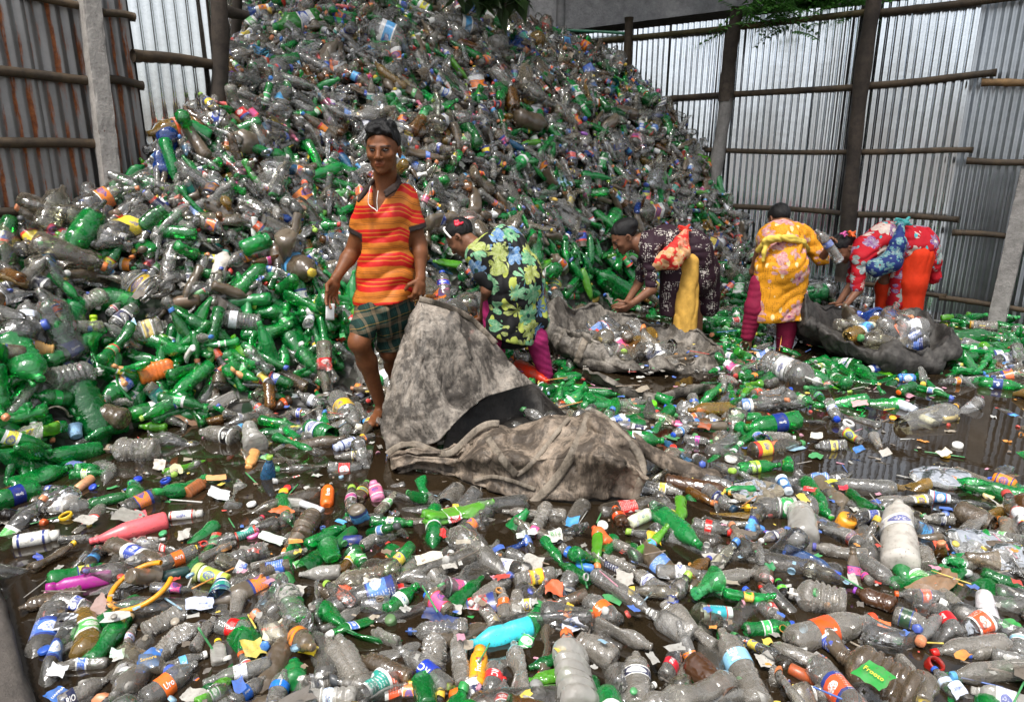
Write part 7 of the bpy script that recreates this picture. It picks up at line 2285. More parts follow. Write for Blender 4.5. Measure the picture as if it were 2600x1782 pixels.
def knot(root, name, c, mat, r=.035, seed=0):
    rr = random.Random(seed)
    f = Field(np.array(c) - .14, np.array(c) + .14, .006)
    for _ in range(14):
        d = np.array([rr.uniform(-1, 1), rr.uniform(-.6, .6), rr.uniform(-.5, 1)]); d /= np.linalg.norm(d)
        e = np.array(c) + d * r * rr.uniform(.5, 1.3)
        f.cap(np.array(c) + rr.uniform(-.3, .3) * r, e, r * .30, r * .22, .004); f.cap(e, e + np.array([rr.uniform(-1, 1), 0, rr.uniform(-1, .2)]) * r * .7, r * .22, r * .10, .004)
    return part_mesh(root, name, f, mat)

# ---- woman in the floral dress on black
def woman_floral():
    Y = 4.55
    hd = at(1172, 606, Y + .16); R = frame((-.62, .10, -.78), (-.55, .35, .75))
    sh = at(1222, 648, Y + .10); hip = at(1312, 700, Y); mid = at(1275, 640, Y + .08)
    sL = at(1218, 655, Y - .06); eL = at(1236, 738, Y - .10); wL = at(1226, 800, Y + .12)
    kr, ar = at(1362, 860, Y - .02), at(1386, 962, Y + .02)
    kl, al = at(1262, 860, Y + .06), at(1268, 985, Y + .12)
    fd = Field(*bbox([hd, sh, hip, kr, ar, al, wL, sL], .2), .0075)
    limb(fd, [sh, mid, hip], [.10, .12, .13], .05)
    L = add_head(fd, hd, R, 1.0, sh + np.array([0, .02, .02]))
    limb(fd, [sL, eL, wL], [.045, .036, .024]); add_hand(fd, wL, (-.3, .3, -.9), (-.6, -.6, .1), 1.0, .6)
    limb(fd, [hip + np.array([.1, 0, -.05]), kr, ar], [.09, .055, .034]); limb(fd, [hip + np.array([-.08, 0, -.05]), kl, al], [.09, .055, .034])
    for a in (ar, al): fd.cap(a + np.array([0, 0, -.03]), a + np.array([-.05, .12, -.06]), .036, .028, .02)
    me, V = fd.mesh('person', SKIN2); face_attrs(me, V, hd, R, 1.0)
    root = obj('person', me, None, 'woman in a blue and green floral dress on black stooping beside the boy', 'person', 'women stooping to pick bottles')
    add_eyes(root, L, 1.0)
    hair_mesh(root, hd, R, 1.0, at(1178, 572, Y + .20), bunr=.045)
    # white band and red clip
    f = Field(hd - .2, hd + .22, .005)
    for i in range(12):
        a0, a1 = [math.pi * (-.02 + 1.04 * q / 12) for q in (i, i + 1)]
        f.cap(L(.092 * math.cos(a0), -.022, .035 + .102 * math.sin(a0)), L(.092 * math.cos(a1), -.022, .035 + .102 * math.sin(a1)), .0075, .0075, .003)
    part_mesh(root, 'headband', f, simple_mat('white_band', (.78, .74, .70), .5, .05))
    knot(root, 'hair_clip', at(1162, 571, Y + .12), simple_mat('red_clip', (.70, .02, .05), .35, .1), .03, 2)
    def dress(f):
        limb(f, [sh, mid, hip], [.125, .165, .175], .07)
        f.cap(mid + np.array([.03, -.05, .0]), hip + np.array([-.02, -.06, -.06]), .15, .17, .07)
        f.cap(hip + np.array([0, -.02, 0]), at(1296, 850, Y - .03), .175, .19, .05)
        f.cap(at(1345, 720, Y), at(1372, 812, Y - .02), .10, .08, .05)
        limb(f, [at(1240, 640, Y + .02), sL, at(1226, 705, Y - .09)], [.10, .088, .068], .05)
    blob_cloth(root, 'dress', [hd, sh, hip, at(1300, 880, Y), sL], FLORAL, dress, .0075, .3, ((0.009, (.95, .3, .12), 84, 3), (0.006, (.5, .2, -.9), 71, 8)), ((at(1300, 862, Y - .1), (-.26, 0, -1)),))
    blob_cloth(root, 'sleeve_cuff', [eL, at(1226, 705, Y)], plain_cloth('black_cuff', (.012, .012, .013)), lambda f: f.cap(at(1224, 700, Y - .09), at(1242, 722, Y - .09), .055, .05, .02), .007, .15, slim=0)
    def legs(f):
        limb(f, [at(1345, 800, Y), kr, ar + np.array([0, 0, .03])], [.085, .075, .052]); limb(f, [at(1252, 745, Y - .02), at(1254, 850, Y), at(1262, 910, Y + .04)], [.075, .072, .06])
    blob_cloth(root, 'trousers', [hip, kr, ar, al, kl], MAGENTA, legs, .0075, .2, ((0.003, (.5, .1, 1), 126, 4),))
    def inner(f): f.cap(at(1300, 800, Y + .06), at(1310, 880, Y + .08), .16, .17, .05)
    blob_cloth(root, 'dress_lining', [hip, at(1310, 880, Y)], plain_cloth('black_lining', (.010, .010, .010)), inner, .010, .3, (), ((at(1310, 880, Y), (.1, 0, -1)),))
    knot(root, 'waist_knot', at(1290, 628, Y - .12), FLORAL, .03, 5)
woman_floral()

# ---- woman in maroon with a red scarf
def woman_maroon():
    Y = 5.50
    hd = at(1586, 604, Y); R = frame((-.80, -.16, -.58), (-.55, 0, .82))
    sh = at(1640, 622, Y); hip = at(1750, 640, Y + .05); mid = at(1690, 618, Y + .02)
    sL = at(1648, 640, Y - .14); eL = at(1654, 735, Y - .18); wL = at(1606, 770, Y - .26)
    fd = Field(*bbox([hd, sh, hip, at(1750, 860, Y), wL], .2), .0075)
    limb(fd, [sh, mid, hip], [.10, .11, .13], .05)
    L = add_head(fd, hd, R, 1.02, sh + np.array([-.02, 0, .02]))
    limb(fd, [sL, eL, wL], [.045, .038, .024]); add_hand(fd, wL, (-.75, -.1, -.5), (-.3, -.6, .6), 1.05, .6)
    sR = at(1640, 640, Y + .16); limb(fd, [sR, at(1622, 720, Y + .12), at(1590, 770, Y - .05)], [.045, .037, .024]); add_hand(fd, at(1590, 770, Y - .05), (-.8, 0, -.4), (-.2, .3, .8), 1.0, .7)
    for x_, yy in ((1722, .0), (1770, .1)):
        limb(fd, [hip + np.array([0, yy - .05, -.05]), at(x_, 740, Y + yy), at(x_, 850, Y + yy)], [.09, .06, .04])
        fd.cap(at(x_, 858, Y + yy), at(x_ - 35, 866, Y + yy - .05), .035, .028, .02)
    me, V = fd.mesh('person', SKIN2); face_attrs(me, V, hd, R, 1.02)
    root = obj('person', me, None, 'woman in a maroon dress with white medallions and a red scarf reaching to the left', 'person', 'women stooping to pick bottles')
    add_eyes(root, L, 1.02)
    hair_mesh(root, hd, R, 1.02, at(1600, 570, Y), bunr=.062)
    def dress(f):
        limb(f, [sh + np.array([.02, 0, 0]), mid, hip], [.125, .150, .185], .07)
        f.cap(hip, at(1765, 700, Y + .05), .19, .18, .06)
        f.cap(at(1790, 680, Y + .12), at(1795, 775, Y + .12), .13, .12, .06); f.cap(at(1712, 690, Y - .02), at(1700, 795, Y - .02), .13, .10, .06)
        limb(f, [at(1655, 622, Y - .08), sL, at(1653, 726, Y - .18)], [.10, .080, .058], .05)
        limb(f, [sR, at(1625, 710, Y + .12)], [.07, .055], .04)
        f.cap(at(1752, 720, Y - .22), at(1748, 860, Y - .24), .055, .085, .03, 'sub')
    blob_cloth(root, 'dress', [hd, sh, hip, at(1765, 830, Y), eL], MAROON, dress, .0075, .3, ((0.007, (.9, .3, .2), 88, 3), (0.006, (.3, .2, -1), 84, 8)), ((at(1740, 803, Y), (-.1, 0, -1)),))
    def pan(f):
        f.cap(at(1752, 665, Y - .10), at(1738, 850, Y - .12), .070, .098, .04)
    blob_cloth(root, 'trousers', [hip, at(1742, 840, Y)], MUSTARD, pan, .0075, .25, ((0.007, (1, .2, .05), 126, 4),), ((at(1742, 838, Y - .1), (-.1, 0, -1)),))
    C = [at(1742, 584, Y - .12), at(1728, 612, Y - .18), at(1700, 648, Y - .2), at(1668, 668, Y - .17), at(1655, 665, Y - .05)]
    D_ = [at(1742, 590, Y - .15), at(1738, 640, Y - .2), at(1712, 668, Y - .21), at(1682, 672, Y - .17)]
    def scarf(f):
        limb(f, C, [.025, .045, .065, .055, .04], .03); limb(f, D_, [.02, .045, .05, .04], .03)
    blob_cloth(root, 'scarf', C + D_, REDSC, scarf, .006, .15, ((.006, (.6, .2, .8), 110, 5),), slim=.006)
    knot(root, 'scarf_knot', at(1740, 583, Y - .12), plain_cloth('red_knot', (.55, .03, .02)), .04, 7)
woman_maroon()

# ---- woman in the yellow tunic, seen from behind
def woman_yellow():
    Y = 5.35
    hd = at(1978, 560, Y + .42); R = frame((-.15, .62, -.75), (0, .7, .65))
    sh = at(1988, 592, Y + .26); hip = at(1985, 680, Y + .02); mid = at(1985, 612, Y + .14)
    sR = at(2048, 610, Y + .2); eR = at(2082, 662, Y + .12); wR = at(2100, 636, Y + .02)
    kl, al = at(1917, 780, Y), at(1897, 868, Y + .02); kr, ar = at(2000, 815, Y + .02), at(1990, 892, Y)
    fd = Field(*bbox([hd, sh, hip, kl, al, kr, ar, wR], .2), .0075)
    limb(fd, [sh, mid, hip], [.12, .13, .14], .05)
    L = add_head(fd, hd, R, 1.0, sh + np.array([0, .02, .02]))
    limb(fd, [sR, eR, wR], [.045, .038, .024]); add_hand(fd, wR, (.15, -.2, .9), (-.8, 0, .2), 1.0, .8)
    sL = at(1935, 620, Y + .22); limb(fd, [sL, at(1915, 690, Y + .34), at(1925, 740, Y + .45)], [.045, .037, .024])
    for k_, a_ in ((kl, al), (kr, ar)):
        limb(fd, [hip + np.array([(k_ - hip)[0] * .5, 0, -.05]), k_, a_], [.09, .058, .036]); fd.cap(a_ + np.array([0, 0, -.03]), a_ + np.array([0, .13, -.05]), .036, .028, .02)
    me, V = fd.mesh('person', SKIN2); face_attrs(me, V, hd, R, 1.0)
    root = obj('person', me, None, 'woman in a yellow tunic with purple flowers bending away, seen from behind', 'person', 'women stooping to pick bottles')
    hair_mesh(root, hd, R, 1.0, at(1985, 545, Y + .40), bunr=.06)
    def tun(f):
        f.cap(at(1958, 606, Y + .22), at(2020, 602, Y + .22), .125, .125, .06)
        limb(f, [mid, hip], [.18, .185], .07)
        f.cap(at(1958, 680, Y + .02), at(1955, 800, Y), .135, .15, .06); f.cap(at(2010, 680, Y + .02), at(2008, 800, Y), .135, .135, .06)
        limb(f, [at(2038, 606, Y + .2), sR, eR + np.array([.01, 0, .02])], [.10, .085, .075], .05)
        f.cap(at(2085, 660, Y + .1), at(2104, 668, Y + .06), .05, .02, .03)
    blob_cloth(root, 'tunic', [sh, hip, at(1980, 820, Y), eR, sL], YELLOW, tun, .0075, .3, ((0.007, (1, .2, .1), 96, 3), (0.006, (.4, .1, -1), 71, 6)), ((at(1980, 819, Y - .1), (.10, 0, -1)),))
    def sash(f):
        P = [at(1925, 636, Y + .02), at(1945, 612, Y - .06), at(1978, 604, Y - .075), at(2012, 606, Y - .06), at(2038, 616, Y + .0), at(2050, 634, Y + .08)]
        limb(f, P, [.022] * 6, .02); limb(f, [at(1950, 612, Y - .06), at(1940, 640, Y - .08), at(1938, 662, Y - .08)], [.018, .014, .01], .02)
        f.ell(at(1962, 607, Y - .09), (.05, .03, .025), .02)
    blob_cloth(root, 'sash', [at(1925, 636, Y), at(2050, 634, Y)], YSASH, sash, .006, .2, ((.006, (.3, .2, 1), 120, 4),), slim=0)
    def legs(f):
        limb(f, [at(1935, 720, Y + .03), kl, al + np.array([0, 0, .05])], [.095, .078, .055]); limb(f, [at(2010, 740, Y + .03), kr, ar + np.array([0, 0, .03])], [.095, .085, .062])
    blob_cloth(root, 'trousers', [hip, kl, al, kr, ar], DKRED, legs, .0075, .2, ((0.003, (-.4, .1, 1), 130, 4),))
    # the clear bottle in her raised hand
    P = at(2104, 622, Y - .02)
    make_bottle('bigwater', P, rot_from_axis(np.array([-.55, .1, .75]), .3), 1.05, 1.0, SHELL['c'], None, hexc('#5a6cae'), None, .4, 881, 'clear bottle with a blue band held up by the woman in yellow')
woman_yellow()

# ---- woman in red with orange trousers, far right
def woman_red():
    Y = 6.05
    hd = at(2142, 633, Y + .05); R = frame((-.62, -.25, -.75), (-.62, 0, .76))
    sh = at(2190, 634, Y); mid = at(2250, 606, Y + .02); hip = at(2325, 625, Y + .05)
    sL = at(2185, 655, Y - .10); eL = at(2180, 735, Y - .14); wL = at(2150, 772, Y - .2)
    sR = at(2172, 650, Y + .14); eR = at(2162, 722, Y + .1); wR = at(2130, 768, Y - .02)
    fd = Field(*bbox([hd, sh, hip, at(2330, 810, Y), at(2240, 810, Y), wL, wR], .2), .008)
    limb(fd, [sh, mid, hip], [.10, .11, .13], .05)
    L = add_head(fd, hd, R, 1.0, sh + np.array([-.02, 0, .02]))
    for s_, e_, w_ in ((sL, eL, wL), (sR, eR, wR)):
        limb(fd, [s_, e_, w_], [.045, .037, .024]); add_hand(fd, w_, (-.6, -.1, -.7), (-.4, -.6, .5), 1.0, .7)
    for kx, ky in ((2310, -.02), (2250, .1)):
        limb(fd, [hip + np.array([(kx - 2280) * .001, ky, -.05]), at(kx, 715, Y + ky), at(kx, 800, Y + ky)], [.09, .06, .04])
    me, V = fd.mesh('person', SKIN2); face_attrs(me, V, hd, R, 1.0)
    root = obj('person', me, None, 'woman in a red and blue leafy dress and orange trousers stooping at the fence', 'person', 'women stooping to pick bottles')
    add_eyes(root, L, 1.0)
    hair_mesh(root, hd, R, 1.0, at(2158, 600, Y + .04), bunr=.05)
    knot(root, 'hair_tie', at(2163, 594, Y - .03), simple_mat('orange_tie', (.75, .12, .02), .4, .1), .028, 1)
    knot(root, 'hair_clip', at(2142, 594, Y - .02), simple_mat('pink_clip', (.72, .12, .38), .4, .1), .022, 3)
    def dress(f):
        limb(f, [sh, mid, hip], [.125, .15, .185], .07)
        f.cap(hip, at(2345, 660, Y + .06), .17, .15, .06)
        f.cap(at(2362, 640, Y + .02), at(2372, 705, Y + .02), .075, .07, .05); f.cap(at(2284, 650, Y - .02), at(2272, 770, Y - .02), .06, .085, .05)
        limb(f, [at(2205, 640, Y - .06), sL, at(2176, 728, Y - .14)], [.10, .085, .072], .05); limb(f, [sR, at(2163, 710, Y + .1)], [.07, .06], .04)
        f.cap(at(2312, 690, Y - .26), at(2315, 830, Y - .26), .10, .13, .03, 'sub')
    blob_cloth(root, 'dress', [hd, sh, hip, at(2300, 780, Y), eL, at(2380, 720, Y)], REDB, dress, .008, .3, ((0.007, (.9, .3, .2), 88, 3), (0.006, (.3, .2, -1), 84, 8)), ((at(2300, 785, Y), (-.05, 0, -1)),))
    def legs(f):
        limb(f, [at(2325, 650, Y + .0), at(2315, 715, Y - .03), at(2310, 790, Y - .03)], [.15, .12, .10], .04); limb(f, [at(2275, 690, Y + .12), at(2252, 730, Y + .12), at(2245, 795, Y + .12)], [.11, .095, .08], .03)
    blob_cloth(root, 'trousers', [hip, at(2310, 790, Y), at(2245, 790, Y)], ORANGER, legs, .008, .25, ((0.005, (1, .2, .05), 96, 4),))
    C = [at(2288, 570, Y - .14), at(2280, 620, Y - .22), at(2262, 665, Y - .22), at(2225, 680, Y - .19), at(2200, 668, Y - .1)]
    def scarf(f):
        limb(f, C, [.03, .06, .085, .075, .045], .04)
    blob_cloth(root, 'scarf', C, BLUESC, scarf, .007, .16, ((.007, (.7, .2, .7), 100, 5),), slim=.006)
    knot(root, 'scarf_knot', at(2296, 567, Y - .08), plain_cloth('teal_knot', (.06, .30, .30)), .055, 7)
woman_red()
# ---------------------------------------------------------------- trees leaning over the back of the yard
def leaf_mat(name, c):
    m = NM(name)
    co = m.n('NewGeometry').outputs['Position']
    f = m.noise(3, 4, .6, co)
    col = m.mix(m.ramp(f, [(.35, 0.0), (.65, 1.0)]), tuple(x * .6 for x in c), tuple(x * 1.4 for x in c))
    a = m.pbr(col, .42, 0)
    t = m.n('BsdfTranslucent'); m.set(t.inputs[0], col)
    return m.done(m.mixs(.3, a, t.outputs[0]))
LEAFD, LEAFG = leaf_mat('broad_leaf', (.030, .065, .016)), leaf_mat('feather_leaf', (.07, .21, .035))
BARK = simple_mat('bark', (.07, .055, .04), .9, .4, 12, .8)
def leaf_V(c, d, n, L, W):
    d = d / np.linalg.norm(d); s_ = np.cross(d, n); s_ /= max(np.linalg.norm(s_), 1e-6); n = np.cross(s_, d)
    return [c, c + d * L * .35 + s_ * W * .5 - n * W * .12, c + d * L - n * L * .15, c + d * L * .35 - s_ * W * .5 - n * W * .12]
def tree(name, base, tips, crown_fn, mat, label, trunk_r):
    root = obj(name, None, label=label, cat='tree', group='trees behind the yard', loc=tuple(base))
    mi = Matrix.Translation(base).inverted()
    fork = np.array(base) + np.array([0, 0, 3.2])
    o = obj('trunk', pole_mesh('trunk', base, fork, trunk_r, trunk_r * .75, BARK, 3, knots=False, wob=.05), root); o.matrix_parent_inverse = mi
    for t in tips:
        o = obj('limb', pole_mesh('limb', fork - np.array([0, 0, .1]), t, trunk_r * .5, .02, BARK, 4, knots=False, wob=.08), root); o.matrix_parent_inverse = mi
    V = crown_fn()
    n = len(V) // 4
    o = obj('crown', quads_mesh('crown', np.array(V), np.arange(n * 4).reshape(n, 4), [mat], None, False), root); o.matrix_parent_inverse = mi
rt = np.random.default_rng(12)
def crown1():
    V = []
    def clump(c, r_, n, L=(.14, .26)):
        for _ in range(n):
            d = rt.normal(size=3); d[2] -= .35
            p = c + rt.normal(size=3) * r_ * np.array([1, 1, .5])
            l_ = rt.uniform(*L)
            V.extend(leaf_V(p, d, np.array([rt.normal() * .4, rt.normal() * .4, 1.0]), l_, l_ * .42))
    for _ in range(380):
        clump(np.array([rt.uniform(-5.0, 4.2), rt.uniform(4.9, 10.6), rt.uniform(4.1, 5.8)]), .38, 36)
    # the sprays that hang into view at the top
    for px, py, Yd, nn in ((1215, -14, 7.2, 16), (1262, -4, 7.3, 18), (1320, -12, 7.4, 16), (1180, -20, 7.1, 14), (1240, -30, 7.2, 18), (1290, -25, 7.3, 16), (960, -70, 6.9, 12)):
        clump(at(px, py, Yd), .07, nn, (.16, .30))
    return V
tree('broadleaf_tree', (-.6, 10.3, -.2), [(-3, 8, 5), (2, 8.5, 5.2), (-1, 6.5, 5.0), (0.3, 9, 5.8)], crown1, LEAFD, 'dark broad leaved tree hanging over the top of the heap', .16)
def crown2():
    V = []
    def frond(p, d, L, n):
        d = d / np.linalg.norm(d)
        for i in range(n):
            t = (i + .5) / n
            q = p + d * L * t - np.array([0, 0, .25 * L * t * t])
            s_ = np.cross(d, [0, 0, 1.0]); s_ /= np.linalg.norm(s_)
            for sg in (-1, 1):
                V.extend(leaf_V(q, s_ * sg + d * .5 + np.array([0, 0, -.25]), np.array([rt.normal() * .2, rt.normal() * .2, 1]),   .10 * (1.2 - t * .6), .036))
    for _ in range(320):
        px, py = rt.uniform(1890, 2230), rt.uniform(-110, 40)
        p = at(px, py + (40 if px < 2120 else 0) * rt.random(), rt.uniform(7.4, 8.6))
        frond(p, np.array([rt.normal(), rt.normal() - .3, rt.normal() * .3 - .1]), rt.uniform(.28, .5), 9)
    for _ in range(60):
        frond(np.array([4.6, 9.2, 4.9]) + rt.normal(size=3) * np.array([1.1, .8, .6]), rt.normal(size=3), .5, 9)
    return V
tree('feathery_tree', (4.9, 9.6, -.2), [(4.2, 8.6, 4.2), (5.2, 8.8, 4.8), (3.6, 8.9, 4.4)], crown2, LEAFG, 'bright green feathery tree peeping over the corrugated fence', .10)
# ---------------------------------------------------------------- scraps, packets, loose caps, bags and the yellow hose
def scrap_mesh(wd, ht, seed, fold, mat, n=7):
    V, Q = scrap_grid(n, wd, ht, np.random.default_rng(seed), fold)
    return quads_mesh('scrap', V, Q, [mat])
PAPER = opaque_mat('scrap_paper', 'obj', rough=.55)
def SC(crop, x, y, w_, h_, col, name, cat, label, fold=.16, rot=None, text=None, tcol='#e8e4dc', lift=.03, group='paper and film scraps on the water'):
    px, py = cpx(crop, x, y)
    P = hit(px, py, lift)
    dep = proj(P)[2]
    seed = int(px * 7 + py)
    n = Hn(np.array([P[0]]), np.array([P[1]]))[0]
    v = np.array([0, 0, CAMH]) - P; v /= np.linalg.norm(v)
    n = n * .6 + v * .4; n /= np.linalg.norm(n)
    el = max(.35, abs(np.dot(n, v)))
    sx, sy = w_ * KC / F * dep * .72, h_ * KC / F * dep / el * .68
    X = np.array([1.0, 0, 0]); X = X - n * X.dot(n); X /= np.linalg.norm(X); Yv = np.cross(n, X)
    a = rot if rot is not None else random.Random(seed).uniform(-.5, .5)
    X2 = X * math.cos(a) + Yv * math.sin(a); Y2 = np.cross(n, X2)
    o = obj(name, scrap_mesh(sx, sy, seed, fold, PAPER), None, label, cat, group, color=tuple(q * .8 for q in hexc(col)[:3]) + (1,))
    o.matrix_world = Matrix.Translation(Vector(P)) @ Matrix(np.stack([X2, Y2, n], 1).tolist()).to_4x4()
    if text:
        cu = bpy.data.curves.new('t', 'FONT'); cu.body = text; cu.align_x = 'CENTER'; cu.align_y = 'CENTER'; cu.size = min(sx * 1.5 / len(text), sy * .5); cu.resolution_u = 2
        to = bpy.data.objects.new('t', cu); COL.objects.link(to)
        me = bpy.data.meshes.new_from_object(to.evaluated_get(bpy.context.evaluated_depsgraph_get())); bpy.data.objects.remove(to)
        me.materials.clear(); me.materials.append(M['print'])
        t_ = obj('lettering', me, o, color=hexc(tcol)); t_.location = (0, 0, max(.012, fold * min(sx, sy) * .9))
    return o
W0 = '#b9b6af'
